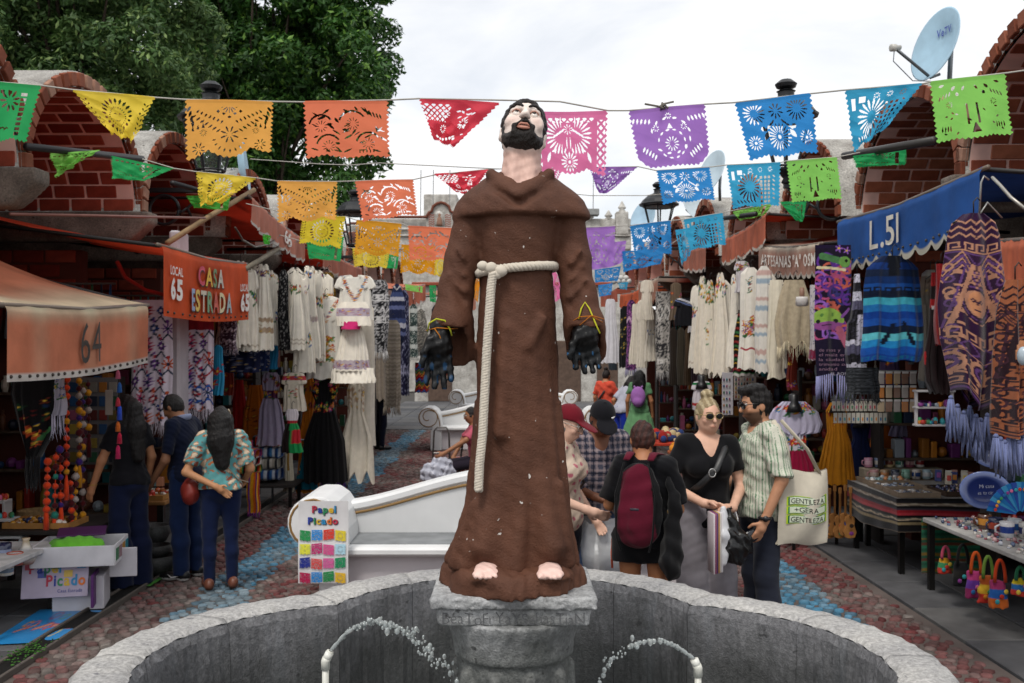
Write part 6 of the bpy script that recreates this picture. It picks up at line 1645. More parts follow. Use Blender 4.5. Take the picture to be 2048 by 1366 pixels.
        h|=leafh(A,Y,.5,.10,.05,.022,.3)|leafh(A,Y,.30,.16,.05,.026,.7)|leafh(A,Y,.12,.17,.045,.02,.9)|(np.hypot(A-.24,Y-.26)<.03)
        for k in range(4):h|=leafh(A,Y,.42+.05*k,.80,.05,.014,1.45)|leafh(A,Y,.38+.06*k,.25+.02*k,.05,.012,1.1)
        for k in range(12):h|=leafh(X,Y,g.uniform(-.6,.6),g.uniform(.5,.9),.03,.014,g.uniform(-1,1))
    else:  # green: slits and squares along one side
        for k in range(9):h|=(np.abs(X-.44)<.05)&(np.abs(Y-.18-.085*k)<.03)|leafh(X,Y,-.5+.08*k,.62+.02*k,.04,.012,-.5)|leafh(X,Y,-.45+.08*k,.76,.04,.012,.4)
        h|=radial(X,Y,.2,.3,.06,.18,9,.5)|(np.abs(((X*8)%1)-.5)<.25)&(np.abs(Y-.16)<.03)&(X<.3)
    return h&(Y>.085)&(A<.68)
STRG='tissue paper banners strung over the alley'
def banner(label,TL,TR,BR,BL,d,col,kind,n=120,crump=0.0,bottom=.05,dz=0.0,seed=None):
    seed=hash(label)%9973 if seed is None else seed
    g=np.random.default_rng(int(abs(TL[0]*7+TL[1]*3))+5);ph=g.uniform(0,6,6)
    tl,tr,br,bl=[P(*q,d)for q in(TL,TR,BR,BL)]
    hgt=(np.linalg.norm(tl-bl)+np.linalg.norm(tr-br))/2
    def fn(u,v):
        q=[(1-u)*(1-v)*tl[i]+u*(1-v)*tr[i]+u*v*br[i]+(1-u)*v*bl[i]for i in range(3)]
        bil=.05*hgt*np.sin(u*5+ph[0])*v+.03*hgt*np.sin(u*11+v*3+ph[1])*v
        cr=(crump+.012)*hgt*(np.sin(u*14+v*9+ph[2])*.5+np.sin(v*17-u*8+ph[3])*.4+np.abs(np.sin(u*9-v*13+ph[4]))*.5)*(.25+v)
        y=q[1]+dz*v+bil+cr*.7
        z=q[2]+.012*hgt*np.sin(u*4+ph[5])*(1-v)+cr*.10
        return q[0]+cr*.05,y,z
    asp=np.linalg.norm(tl-tr)/hgt
    def mask(u,v):
        X,Y=(u-.5)*1.4,v
        edge=.5-.012*(1+np.cos(v*75));ok=np.abs(u-.5)<edge
        tongue=1-bottom*(1-np.abs(np.cos(u*np.pi*2.0)))-.012*(1+np.cos(u*95))
        if kind=='bouquet':tongue=tongue-.22*np.clip((np.abs(u-.5)-.30)/.2,0,1)**2
        return ok&(v<tongue)&~holes(kind,X,Y)
    m=max(24,int(n/max(asp,.8)))
    put_sheet('paper_banner',fn,n,m,lambda u,v:np.where((v<.06)[...,None],col*.9,col),PAPER,None,mask,True,label=label,cat='paper banner',group=STRG)
GR,YE,OR,COR,RD_,PK,PU,BL_,CY,LI=c('#2fae62'),c('#f2d648'),c('#fbb758'),c('#fb8a64'),c('#ea4a5c'),c('#f884b8'),c('#b884de'),c('#3a9cea'),c('#44b8e6'),c('#98e46c')
d1,d2,d3,d4=4.55,6.8,8.4,10.0
B=[
 ('dark green paper banner cut by the frame edge in the near string',(-85,158),(84,170),(55,286),(-70,280),d1,GR,'green',130,0,.05),
 ('yellow sun paper banner blown into a wedge on the near string',(142,178),(312,195),(262,290),(222,270),d1,YE,'sun',130,.08,.1),
 ('light orange rosette paper banner, large, hanging flat on the near string',(370,198),(547,203),(545,306),(372,322),d1,OR,'rosette',150,0,.14),
 ('large coral bird-pattern paper banner on the near string',(606,203),(777,200),(779,314),(612,318),d1,COR,'bird',150,0,.04),
 ('red paper banner folded to a triangle beside the statue head',(837,196),(1002,206),(906,296),(868,282),d1,RD_,'medal',130,.10,.05),
 ('large pink lattice paper banner right behind the statue head',(1052,222),(1216,222),(1211,354),(1070,346),d1,PK,'lattice',150,.01,.1),
 ('large purple bouquet paper banner with a rounded lower edge',(1256,222),(1411,208),(1424,326),(1278,340),d1,PU,'bouquet',150,.01,.0),
 ('large blue sunburst paper banner on the near string',(1468,205),(1622,187),(1640,305),(1500,322),d1,BL_,'burst',150,.01,.04),
 ('blue window-pattern paper banner with one corner folded up',(1689,180),(1847,167),(1772,258),(1708,306),d1,CY*.9,'window',140,.06,.05),
 ('large lime skeleton-pattern paper banner below the satellite dish',(1859,164),(2012,146),(2029,268),(1874,287),d1,LI,'skeleton',150,0,.03),
 ('lime paper banner crumpled over the black pole of the first vault',(98,306),(202,300),(158,322),(112,356),7.3,LI*.85,'green',60,.3,.05),
 ('dark green paper banner swept sideways in the second string',(222,312),(349,337),(288,362),(224,358),d2,GR,'green',80,.06,.03),
 ('yellow paper banner blown to a wedge over the iron bracket',(391,342),(514,357),(440,408),(398,414),d2,YE,'sun',90,.12,.1),
 ('orange rosette paper banner in the second string',(554,362),(675,363),(673,441),(556,446),d2,OR,'rosette',110,.01,.12),
 ('coral bird-pattern paper banner in the second string',(709,362),(827,359),(836,430),(724,444),d2,COR,'bird',110,.01,.05),
 ('crimson paper banner bunched like a bow over the statue shoulder',(866,348),(979,338),(940,392),(912,384),d2,RD_,'medal',80,.2,.05),
 ('pink paper banner tail showing between statue neck and larger pink banner',(1046,338),(1127,336),(1110,370),(1062,362),d2,PK,'lattice',60,.05,.08),
 ('purple paper banner folded to a point beside the larger purple one',(1178,335),(1276,333),(1216,388),(1196,386),d2,PU*.75,'bouquet',80,.12,.0),
 ('blue sunburst paper banner hanging in front of the lantern',(1312,342),(1420,334),(1431,400),(1326,409),d2,BL_,'burst',110,.01,.05),
 ('cyan window-pattern paper banner in the second string',(1452,330),(1562,325),(1560,412),(1466,418),d2,CY,'window',110,.02,.05),
 ('lime skeleton-pattern paper banner in the second string',(1572,322),(1675,315),(1684,398),(1582,406),d2,LI,'skeleton',110,0,.03),
 ('dark green paper banner bunched under the chipped black pole',(1704,312),(1814,298),(1812,330),(1712,335),7.2,GR,'green',70,.12,.03),
 ('small dark green paper banner dangling below the lime ones',(1558,404),(1614,402),(1606,446),(1594,442),8.0,GR,'green',46,.08,.03),
 ('green paper banner drooping from the pole behind the yellow wedge',(371,391),(462,392),(455,421),(388,416),9.9,c('#47a83c'),'green',60,.1,.03),
 ('tiny green paper scrap below the awning numbered 66',(525,468),(542,472),(538,490),(527,488),10.6,c('#47b83c'),'green',24,.1,.03),
 ('yellow sun-face paper banner in the third string',(604,434),(692,433),(681,498),(598,487),d3,c('#e9d136'),'sun',90,.01,.08),
 ('golden orange rosette paper banner in the third string',(712,440),(804,447),(798,514),(708,511),d3,c('#eca62c'),'rosette',90,.02,.1),
 ('coral paper banner in the third string meeting the statue arm',(815,452),(908,455),(902,522),(818,521),d3,COR,'bird',90,.01,.05),
 ('purple paper banner in the third string meeting the statue arm',(1150,456),(1231,452),(1229,534),(1168,543),d3,PU,'bouquet',80,.03,.0),
 ('blue paper banner in the third string over the far church',(1259,452),(1342,441),(1345,508),(1271,517),d3,BL_*.85,'burst',90,.02,.04),
 ('cyan window-pattern paper banner in the third string',(1366,440),(1446,425),(1453,490),(1380,502),d3,CY,'window',90,.02,.05),
 ('lime paper banner crumpled along the dark hooked pole',(1464,424),(1546,406),(1532,430),(1480,442),12.3,LI*.8,'green',50,.25,.04),
 ('green paper banner behind the yellow sun-face one',(612,484),(689,473),(681,524),(617,517),d4,GR,'green',70,.02,.04),
 ('yellow paper banner below the golden orange one',(704,496),(780,502),(774,537),(708,534),d4,YE,'sun',70,.02,.1),
 ('green paper banner edge beside the golden orange one',(768,508),(798,512),(794,538),(764,536),d4+.4,GR,'green',40,.02,.03),
 ('amber paper banner below the coral one in the third string',(802,488),(872,492),(869,551),(800,546),d4,c('#eba016'),'rosette',70,.02,.1),
 ('yellow paper banner tucked behind the statue elbow',(866,514),(900,516),(890,556),(868,552),d4,YE,'sun',50,.02,.08),
 ('purple paper banner overlapping the third-string purple one',(1222,484),(1253,482),(1247,525),(1212,538),d4,PU,'bouquet',50,.04,.0),
 ('blue paper banner below the third-string blue one',(1243,503),(1331,497),(1322,528),(1246,545),d4,BL_*.85,'burst',70,.03,.04),
 ('deep blue paper banner low beside the statue sleeve',(1188,540),(1243,532),(1236,562),(1190,566),d4+1,BL_*.8,'burst',50,.04,.04),
 ('cyan paper banner slanting below the third-string cyan one',(1350,460),(1392,452),(1380,512),(1364,532),d4,CY,'window',60,.06,.05),
 ('pink paper banner seen between statue arm and waist',(1078,505),(1128,512),(1130,606),(1090,604),12,PK,'lattice',60,.03,.08),
 ('amber paper banner seen between statue sleeve and waist',(915,520),(965,514),(956,606),(925,604),12,c('#ee9a2c'),'rosette',60,.04,.1),
 ('small lime paper strip above the striped ponchos',(810,568),(846,573),(845,586),(811,580),15,LI,'green',36,.03,.03),
 ('small green paper banner beside the statue sleeve above the far stalls',(858,571),(872,570),(872,606),(860,604),15,GR,'green',30,.02,.03),
 ('small blue paper banner above the coral far awnings',(1196,570),(1226,566),(1222,590),(1198,594),15,BL_,'burst',40,.05,.04),
 ('small cyan paper scrap beside white pompoms on the far string',(1236,566),(1256,564),(1254,580),(1240,578),15,CY,'window',30,.05,.04),
]
for(lb,a,b_,e,f,d,q,kd,n,cr,bt)in B:banner(lb,a,b_,e,f,d,q,kd,n,cr,bt)
def string(label,pts,d,r=.004,col=c('#b9b6ae')):
    mb=MB();mb.tube([P(x,y,d if np.isscalar(d)else d[i])for i,(x,y)in enumerate(pts)],r,col,5);mb.build('banner_string',CLOTH,None,True,label=label,cat='string',group='strings carrying the paper banners')
string('nearest white string carrying the ten largest paper banners',[(-120,155),(84,171),(142,179),(312,195),(370,199),(547,203),(606,204),(777,200),(837,197),(1002,200),(1120,203),(1216,221),(1256,221),(1411,208),(1468,205),(1622,187),(1689,180),(1847,167),(1859,164),(2012,146),(2140,128)],d1+.01)
string('second white string with the half-size paper banners',[(285,318),(349,337),(391,343),(514,356),(554,362),(675,363),(709,362),(827,359),(868,350),(979,338),(1178,335),(1276,333),(1312,341),(1420,334),(1452,330),(1562,325),(1572,322),(1675,314),(1720,305)],d2+.01)
string('third string with the sun-face paper banner',[(492,407),(604,434),(692,433),(712,440),(804,447),(815,452),(908,456),(1150,456),(1231,452),(1259,451),(1342,441),(1366,439),(1446,425),(1512,412)],d3+.01)
string('fourth string crossing lowest behind the statue arms',[(560,470),(612,485),(704,496),(802,488),(900,516),(1222,484),(1331,497),(1392,452),(1440,440)],d4+.02)
string('thin bare wire sagging below the near string of banners',[(500,318),(640,328),(700,330),(760,326),(1000,338)],6.0,.003)
string('thin bare wire against the sky beside the church pinnacles',[(1120,385),(1180,391),(1290,391),(1420,380)],14,.006)
mb=MB()
for k in range(9):mb.ball(P(1222+5*k%40,556+(k*7)%14,15.2),.045,c('#cfcdc8'),8,6,jit=.05)
mb.build('white_pompom',CLOTH,None,True,label='bunch of white paper pompoms by the deep blue banner',cat='ornament',kind='stuff')
mb=MB();p=P(1327,214,d1)
for k in range(7):mb.tube([p,p+RNG.normal(0,.014,3),p+RNG.normal(0,.022,3)],.005,c('#6f6a62'),5)
mb.build('string_knot',CLOTH,None,True,label='frayed string knot on top of the large purple banner',cat='knot')
# ------------------------------------------------------------------ goods, tables and displays
G_=np.random.default_rng(77);BLK=c('#131316')
BRIGHT=[c(h)for h in('#c23a2e','#d8892b','#e0c04a','#3c8a5a','#2c6aa8','#8a3f8c','#d06a94','#3aa0a8','#e6ddcc','#7a4a2e','#b9c6d0','#20304e')]
def table(label,x0,x1,y0,y1,z,col,mt=WOOD,name='table'):
    T=thing(name,label,'table',((x0+x1)/2,(y0+y1)/2,0))
    mb=MB();mb.bbox(((x0+x1)/2,(y0+y1)/2,z-.018),(x1-x0,y1-y0,.036),col,.006);mb.build('tabletop',mt,T)
    for x in(x0+.05,x1-.05):
        for y in(y0+.05,y1-.05):mb=MB();mb.box((x,y,(z-.04)/2),(.045,.045,z-.04),c('#1c1a19'));mb.build('leg',METAL,T)
    return T
def scatter(name,label,cat,x0,x1,y0,y1,z,n,r,pal,mt=PAINT,hgt=1.0,shape='mix',parent=None):
    mb=MB()
    for k in range(n):
        x,y,s_=G_.uniform(x0,x1),G_.uniform(y0,y1),r*G_.uniform(.7,1.3);q=pal[int(G_.integers(len(pal)))]*G_.uniform(.7,1.15)
        if shape=='ball' or(shape=='mix' and k%3==0):mb.ball((x,y,z+s_),(s_,s_,s_*hgt),q,7,5)
        elif shape=='disc' or(shape=='mix' and k%3==1):mb.lathe((x,y,z),[(s_*.8,0),(s_,s_*.3),(s_*.9,s_*.9*hgt),(s_*.3,s_*hgt)],q,8)
        else:mb.bbox((x,y,z+s_*.6*hgt),(s_*1.7,s_*1.1,s_*1.2*hgt),q,s_*.15,rot=rotz(G_.uniform(0,3)))
    mb.build(name,mt,parent,True,label=None if parent else label,cat=None if parent else cat,kind='stuff')
def mug(p,r,h,col,band,label,name='mug',handle=True,grp='mugs on the craft tables'):
    T=thing(name,label,'mug',p,grp);mb=MB();p=np.asarray(p,float)
    mb.lathe(p,[(r*.85,0),(r,h*.06),(r,h*.3),(r*1.005,h*.31),(r*1.005,h*.72),(r,h*.73),(r*1.02,h),(r*.92,h),(r*.88,h*.2),(0.001,h*.18)],np.array([col,col,col,band,band,col,col,col*.8,col*.6,col*.6]),14);mb.build('cup',GLAZE,T,True)
    if handle:a=G_.uniform(2.6,5.5);e=np.array([math.cos(a),math.sin(a),0]);mb=MB();mb.tube([p+e*r+[0,0,h*.8],p+e*r*1.6+[0,0,h*.65],p+e*r*1.6+[0,0,h*.35],p+e*r+[0,0,h*.2]],r*.16,col,6);mb.build('handle',GLAZE,T,True)
# crowded merchandise racks against the dividing walls and back walls of every shop
nm=['','second','third','fourth','fifth','sixth','seventh','eighth']
def rack(side,d,xf,k,w=2.0,full=True):
    sx=side;x0=xf+sx*.12;x1=xf+sx*w;xa,xb_=min(x0,x1),max(x0,x1);y=d-.16
    sd='orange-awning' if sx<0 else 'blue-awning'
    T=thing('merchandise_rack',f'crowded shelf of shade-darkened small crafts inside the {nm[k] or "first"} shop on the {sd} side','rack',((xa+xb_)/2,y,0),'merchandise racks inside the shops')
    for z in(.45,.85,1.2,1.55):mb=MB();mb.bbox(((xa+xb_)/2,y,z),(xb_-xa,.26,.025),c('#4a3d33'),.004);mb.build('shelf',WOOD,T)
    for x in(xa,xb_):mb=MB();mb.box((x,y,.85),(.04,.26,1.7),c('#2e2826'));mb.build('side_panel',WOOD,T)
    mb=MB()
    for z in(.46,.86,1.21,1.56):
        x=xa+.06
        while x<xb_-.08:
            w_=G_.uniform(.04,.13);h_=G_.uniform(.07,.27);q=BRIGHT[int(G_.integers(12))]*G_.uniform(.25,.7);kk=G_.integers(3)  # craft colours scaled down to paint in the shop's shade
            if kk==0:mb.bbox((x+w_/2,y-.03,z+h_/2),(w_*.9,.12,h_),q,.006)
            elif kk==1:mb.lathe((x+w_/2,y-.03,z),[(w_*.3,0),(w_*.48,h_*.35),(w_*.42,h_*.7),(w_*.2,h_*.8),(w_*.26,h_)],q,8)
            else:mb.ball((x+w_/2,y-.03,z+w_*.5),w_*.48,q,8,6)
            x+=w_+.012
    mb.build('small_crafts',PAINT,T,False,kind='stuff')
    mb=MB()
    for q in range(int((xb_-xa)/.085)):
        x=xa+.05+q*.085;h_=G_.uniform(.35,.75);cc_=BRIGHT[int(G_.integers(12))]*G_.uniform(.2,.6)  # hanging goods darkened the same way for shade
        mb.tube([(x,y-.05,2.55),(x+G_.normal(0,.01),y-.06,2.5-h_*.5),(x+G_.normal(0,.015),y-.05,2.5-h_)],[.015,.045,.05],cc_,7,flat=.5)
    mb.tube([(xa,y-.05,2.56),(xb_,y-.05,2.56)],.012,c('#55504c'),6);mb.build('hanging_crafts',CLOTH,T,True,kind='stuff')
for k,v in enumerate(LV[1:7]):rack(-1,v[2],v[0],k)
for k,v in enumerate(RV[:7]):rack(1,v[2],v[0],k)
# more clothes on inner rails so that each stall is filled from roof to floor
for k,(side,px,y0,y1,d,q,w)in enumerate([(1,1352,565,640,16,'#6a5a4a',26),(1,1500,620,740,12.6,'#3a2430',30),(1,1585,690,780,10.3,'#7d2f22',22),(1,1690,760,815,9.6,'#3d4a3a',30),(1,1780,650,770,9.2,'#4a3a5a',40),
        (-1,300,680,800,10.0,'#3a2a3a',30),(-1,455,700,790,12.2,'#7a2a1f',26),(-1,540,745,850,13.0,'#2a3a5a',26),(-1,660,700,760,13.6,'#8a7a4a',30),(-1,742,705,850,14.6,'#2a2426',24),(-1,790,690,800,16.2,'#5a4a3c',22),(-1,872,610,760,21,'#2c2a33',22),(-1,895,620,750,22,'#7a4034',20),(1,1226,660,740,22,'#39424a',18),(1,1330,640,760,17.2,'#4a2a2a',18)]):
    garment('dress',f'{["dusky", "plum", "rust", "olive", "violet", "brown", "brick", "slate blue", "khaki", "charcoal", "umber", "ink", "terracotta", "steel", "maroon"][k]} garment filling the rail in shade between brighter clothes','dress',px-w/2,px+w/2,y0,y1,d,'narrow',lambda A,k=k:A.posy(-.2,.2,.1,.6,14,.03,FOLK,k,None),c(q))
# --- left: stall 64
t1=table('white-topped table of painted jars at the edge of stall 64',-4.5,-3.42,6.5,7.55,.50,c('#b9b8b8'))
for k,(px,py,d,r,h,q,b_,lb)in enumerate([(8,1128,7.15,.05,.15,'#232a4a','#8a93b0','navy blue lidded jar at the frame edge'),(30,1130,7.1,.055,.09,'#b9553a','#d9d0c4','squat painted jar with an orange rim'),(12,1150,6.9,.05,.07,'#c9c0b0','#6a7a8a','small pale pot in front of the navy jar')]):
    mug(P(px,py,d),r,h,c(q),c(b_),lb,'jar',False,'painted jars on the white-topped table')
mb=MB();p=P(52,1128,7.25);mb.lathe(p,[(.05,0),(.075,.04),(.07,.09),(.03,.13),(.022,.17),(.03,.19)],np.array([c(h)for h in('#a8633a','#cfc8bc','#3a4a6a','#cfc8bc','#b9a58a','#b9a58a')]),16);mb.build('bottle',GLAZE,None,True,label='round-bellied painted bottle with a narrow neck on the white table',cat='bottle')
st=thing('display_steps','white stepped display shelf with rows of tiny painted figures','display shelf',P(20,1078,7.8))
for k,(px,py)in enumerate(((35,1072),(18,1038),(2,1002))):
    p=P(px,py,7.8+.12*k);mb=MB();mb.bbox(p+[-.12,0,.0],(.36,.13,.025),c('#c3c2c2'),.004);mb.bbox(p+[.05,0,-.06],(.02,.13,.12),c('#b5b4b4'),.004);mb.build('step',PAINT,st)
    scatter('tiny_figures',f'','',p[0]-.27,p[0]+.04,p[1]-.04,p[1]+.04,p[2]+.013,26,.016,BRIGHT[:8],hgt=1.4,shape='ball',parent=st)
def tray(label,ctr,w,l,pal,n,col=c('#a5763f'),r=.022,shape='ball',mt=GLAZE):
    T=thing('tray',label,'tray',ctr,'trays of small goods');ctr=np.asarray(ctr,float);mb=MB();mb.bbox(ctr+[0,0,.008],(w,l,.016),col,.003)
    mb.build('tray_base',WOOD,T)
    for a,b_,u,v in((0,l/2,w,.014),(0,-l/2,w,.014),(w/2,0,.014,l),(-w/2,0,.014,l)):mb=MB();mb.box(ctr+[a,b_,.022],(u,v,.044),col*.9);mb.build('rim',WOOD,T)
    scatter('small_goods','','',ctr[0]-w*.44,ctr[0]+w*.44,ctr[1]-l*.44,ctr[1]+l*.44,ctr[2]+.016,n,r,pal,mt,shape=shape,parent=T)
mb=MB();p=P(72,1062,8.4);mb.lathe(p,[(.12,0),(.16,.10),(.15,.18),(.13,.17),(.12,.05)],c('#8a7350'),18);bk=mb.build('basket',WICK,None,True,label='round straw basket behind the white stepped display',cat='basket')
t2=table('dark low table carrying the tray of golden beads',-4.3,-3.3,7.7,8.5,.55,c('#2a2523'))
tray('wooden tray of golden and blue glass balls beside the pompom garlands',(-3.72,7.95,.553),.52,.34,[c('#b8801f'),c('#c9952f'),c('#1f2f5a'),c('#8a5a1a'),c('#d9d0c4')],60)
pm={}
def garland(label,px,y0,y1,d,cols,tas,n=9):
    T=thing('pompom_garland',label,'garland',P(px,y1,d),'pompom garlands hanging in stall 64');a,b_=P(px,y0,d),P(px+G_.uniform(-4,4),y1,d)
    mb=MB();mb.tube([a,b_],.004,tas,5);mb.build('cord',CLOTH,T)
    for k in range(n):
        q=cols[k%len(cols)];key=tuple(np.round(q,3))
        if key not in pm:mb=MB();mb.ball((0,0,0),.027,q,9,7,jit=.07);pm[key]=raw_mesh('pompom',np.vstack(mb.V),mb.F,np.vstack(mb.C),True);pm[key].materials.append(KNIT)
        o=bpy.data.objects.new('pompom',pm[key]);COL.objects.link(o);o.parent=T;o.location=tuple(a+(b_-a)*(k+.5)/n*.86-np.array(T.location));o.scale=(G_.uniform(.75,1.15),)*3
    mb=MB();mb.tube([b_+[0,0,.14],b_+[0,0,.05],b_-[0,0,.06]],[.008,.020,.022],tas,8);mb.build('tassel',KNIT,T,True)
OR_,MA,TE,PU_,YL,WH=c('#d8441f'),c('#4a1218'),c('#2a7a6a'),c('#3f2470'),c('#c98a1f'),c('#a59a94')
for k,(px,y0,y1,cs,tt,lb)in enumerate([(96,915,1045,[OR_],OR_,'all-orange garland, first from the black shawl'),(112,905,1062,[OR_,MA,TE,OR_],OR_,'orange garland with a teal pompom low down'),(120,890,1040,[PU_,MA,OR_],OR_,'purple-tipped garland with an orange tassel'),
        (134,750,985,[OR_,OR_,OR_,MA,OR_,YL],OR_,'long bright orange garland below the awning hem'),(141,960,1070,[OR_,MA],OR_,'short garland with the lowest orange tassel'),(152,930,1055,[YL,WH,MA],YL,'yellow and grey garland with a straw tassel'),
        (158,755,960,[YL,MA,WH,MA,YL,PU_],YL,'mixed yellow, maroon and violet garland'),(166,770,1085,[WH,PU_,YL,WH,MA,YL],c('#7a4a4a'),'longest garland of muted pompoms ending at the carton'),(176,760,900,[MA,YL,MA,WH],MA,'dark maroon garland beside the woman in black')]):
    garland(lb,px,y0,y1,7.75+.05*k,cs,tt,12 if y1-y0>180 else 7)
garment('shawl','black triangular shawl embroidered with red and blue flowers and a deep fringe','shawl',22,122,735,915,7.3,[(0,.95),(.3,1),(.7,.72),(1,.2)],lambda A:(A.posy(-.12,.12,.24,.5,9,.03,[c('#5a1717'),c('#172a4a'),c('#64291a'),c('#1f402a')],6,c('#14301c')),A.posy(-.04,.03,.46,.56,3,.05,[c('#a5401f')],9)),c('#0c0b0d'),mt=KNIT,fringe=(c('#121014'),.22,30),hanger=False)
garment('scarf','white scarf with blue stitching and a long fringe hanging below awning 64','scarf',110,130,745,830,7.1,'narrow',lambda A:A.posy(-.04,.04,.02,.2,10,.018,[c('#2a3a7a'),c('#3c6a4a')],5),c('#a9a5b4'),fringe=(c('#b5b0c4'),.16,16),hanger=False)
pb=thing('picture_board','grey board of small pinned pictures behind the pompom garlands','board',P(185,930,8.9));a=P(135,930,8.9);b_=P(235,755,8.9)
mb=MB();mb.bbox(((a[0]+b_[0])/2,8.93,(a[2]+b_[2])/2),(b_[0]-a[0],.02,b_[2]-a[2]),c('#5d5a5a'),.004);mb.build('panel',PAINT,pb)
for r_ in range(6):
    for q in range(5):
        mb=MB();mb.bbox((a[0]+.05+q*.088,8.91,a[2]+.07+r_*.125),(.07,.008,.09),BRIGHT[int(G_.integers(12))]*G_.uniform(.12,.4),.002);mb.build('picture',PAINT,pb)
tsl=thing('tassel_strip','strip of bright tassels and cards hanging at the corner of awning 64','ornament',P(238,880,7.9))
for k,(py,q,l_)in enumerate([(745,'#d06a8a',.05),(770,'#2a5fa8',.06),(800,'#c23a4a',.05),(815,'#2f4fc0',.10),(848,'#d06a2a',.06),(870,'#b8203f',.07),(895,'#c0285a',.09)]):
    p=P(236+3*(k%2),py,7.9);mb=MB();mb.tube([p+[0,0,.02],p,p-[0,0,l_]],[.006,.016,.022],c(q),8);mb.build('tassel',KNIT,tsl,True)
mb=MB();p=P(218,805,7.92);mb.bbox(p,(.06,.01,.20),c('#8a8078'),.003);mb.build('card',PAINT,tsl)
mb=MB();mb.tube([P(237,735,7.9),P(237,905,7.9)],.003,BLK,5);mb.build('cord',CLOTH,tsl)
# the paper banner cartons
bx=thing('paper_banner_carton','white open carton with small printed flags stacked on a box reading Papel Picado','carton',P(150,1222,7.36)*[1,1,0]);w_=c('#c9c6cc');o0=P(155,1222,7.45);o0[2]=0
mb=MB();mb.bbox(o0+[-.02,.12,.13],(.36,.32,.26),w_,.006,rot=rotz(.25));mb.build('lower_box',PAINT,bx)
mb=MB();mb.bbox(o0+[.13,.0,.17],(.02,.26,.24),c('#5a2a6a'),.004,rot=rotz(.25));mb.build('purple_side',PAINT,bx)
mb=MB();mb.bbox(o0+[.28,.16,.33],(.20,.02,.22),w_,.004,rot=rotz(.2));mb.build('side_flap',PAINT,bx)
sp=o0+[-.12,-.10,.26];Rr_=rotz(.22)@rotx(-.22);mb=MB();mb.bbox(sp,(.46,.012,.27),c('#b5a9bd'),.003,rot=Rr_);mb.build('sign_panel',PAINT,bx)
RAIN=[c('#b8324a'),c('#2a3f9a'),c('#2f8a5a'),c('#d8b23a'),c('#2a86b8'),c('#d8702a')]
mb=MB();on=lambda x,y:sp+Rr_@np.array([x,-.010,y])
text_into(mb,'Papel',on,RAIN[0],.075,.03,.22,x0=-.18,y0=.045,cols=RAIN);text_into(mb,'Picado',on,RAIN[0],.08,.03,.27,x0=-.06,y0=-.05,cols=RAIN);text_into(mb,'Casa Estrada',on,c('#2a3f8a'),.025,.0,.17,x0=.02,y0=-.10)
for k in range(5):mb.add([on(-.21+.09*k+a_,.07-.06*(k%2)+b2)for a_,b2 in((0,0),(.06,0),(.06,.05),(0,.05))],[(0,1,2,3)],RAIN[k%6]*.9+.05)
mb.build('lettering',PAINT,bx)
tc_=o0+[-.02,.10,.43];Rt=rotz(.18)
for dx,dy,sx_,sy_ in((0,-.24,.58,.014),(0,.24,.58,.014),(-.29,0,.014,.48),(.29,0,.014,.48)):mb=MB();mb.bbox(tc_+Rt@np.array([dx,dy,0]),(sx_,sy_,.15),c('#d0ced2'),.003,rot=Rt);mb.build('carton_wall',PAINT,bx)
mb=MB();mb.bbox(tc_+[0,0,-.06],(.57,.47,.02),w_,.003,rot=Rt);mb.build('carton_floor',PAINT,bx)
for k,q in enumerate(('#1f6a3c','#8a6a70','#a5762a','#1f7a8a')):mb=MB();mb.bbox(tc_+Rt@np.array([.299,-.17+.115*k,0]),(.006,.085,.09),c(q),.002,rot=Rt);mb.build('printed_flag',PAINT,bx)
S=SDF(tc_-.35,tc_+.35,.012);S.ell(tc_+[-.02,-.04,.04],(.22,.17,.085));S.wrinkle(.01,26,2);V,F=S.mesh(1);put('lime_bag',V,F,CLOTH,None,c('#6fc23a'),label='crumpled lime green bag inside the white carton',cat='bag')
mb=MB();mb.bbox(tc_+[-.01,.05,.135],(.34,.24,.012),c('#4a2352'),.003,rot=rotz(.35)@rotx(.1));mb.build('card',PAINT,None,label='purple card lying on the lime green bag',cat='card')
def mat_(label,cor,col,seed):
    V=[GD(*q,.012)for q in cor];r=np.random.default_rng(seed);mb=MB()
    def on(u,v):return(1-u)*(1-v)*V[0]+u*(1-v)*V[1]+u*v*V[2]+(1-u)*v*V[3]
    def fn(u,v):q=[(1-u)*(1-v)*V[0][i]+u*(1-v)*V[1][i]+u*v*V[2][i]+(1-u)*v*V[3][i]for i in range(3)];return q[0],q[1],q[2]+.006*np.sin(u*9)*np.sin(v*7)
    def cl(u,v):
        A=Art(u*2-1,v,1.2,.6,col)
        for k in range(9):A.ring(r.uniform(-.5,.5),r.uniform(.1,.5),r.uniform(.03,.07),.012,BRIGHT[k%8]*.8+.05)
        for k in range(4):x=-.42+.25*k;A.line(x,.2+.05*k,x+.17,.32,.028,c('#b8473f'));A.line(x,.2+.05*k,x+.17,.32,.012,c('#d9a58a'))
        return A.C
    put_sheet('floor_mat',fn,60,36,cl,PLAST,None,label=label,cat='mat')
mat_('bright blue printed plastic mat on the paving under the cartons',[(-30,1290),(112,1283),(214,1222),(80,1219)],c('#2a86c4'),4)
mat_('lime green printed mat by the stone bowls',[(275,1172),(300,1172),(378,1128),(310,1118)],c('#4a8a3a'),5)
t3=table('wooden table with a tray of small toys between the two shoppers',P(275,0,9.2)[0],P(345,0,9.2)[0],9.0,9.7,.58,c('#8a6238'))
tray('tray of small orange and white toys between the two shoppers',(P(312,0,9.3)[0],9.25,.583),.30,.42,[c('#c2561f'),c('#cfc6b8'),c('#7a4a2a'),c('#b8352a')],40,r=.024,shape='mix')
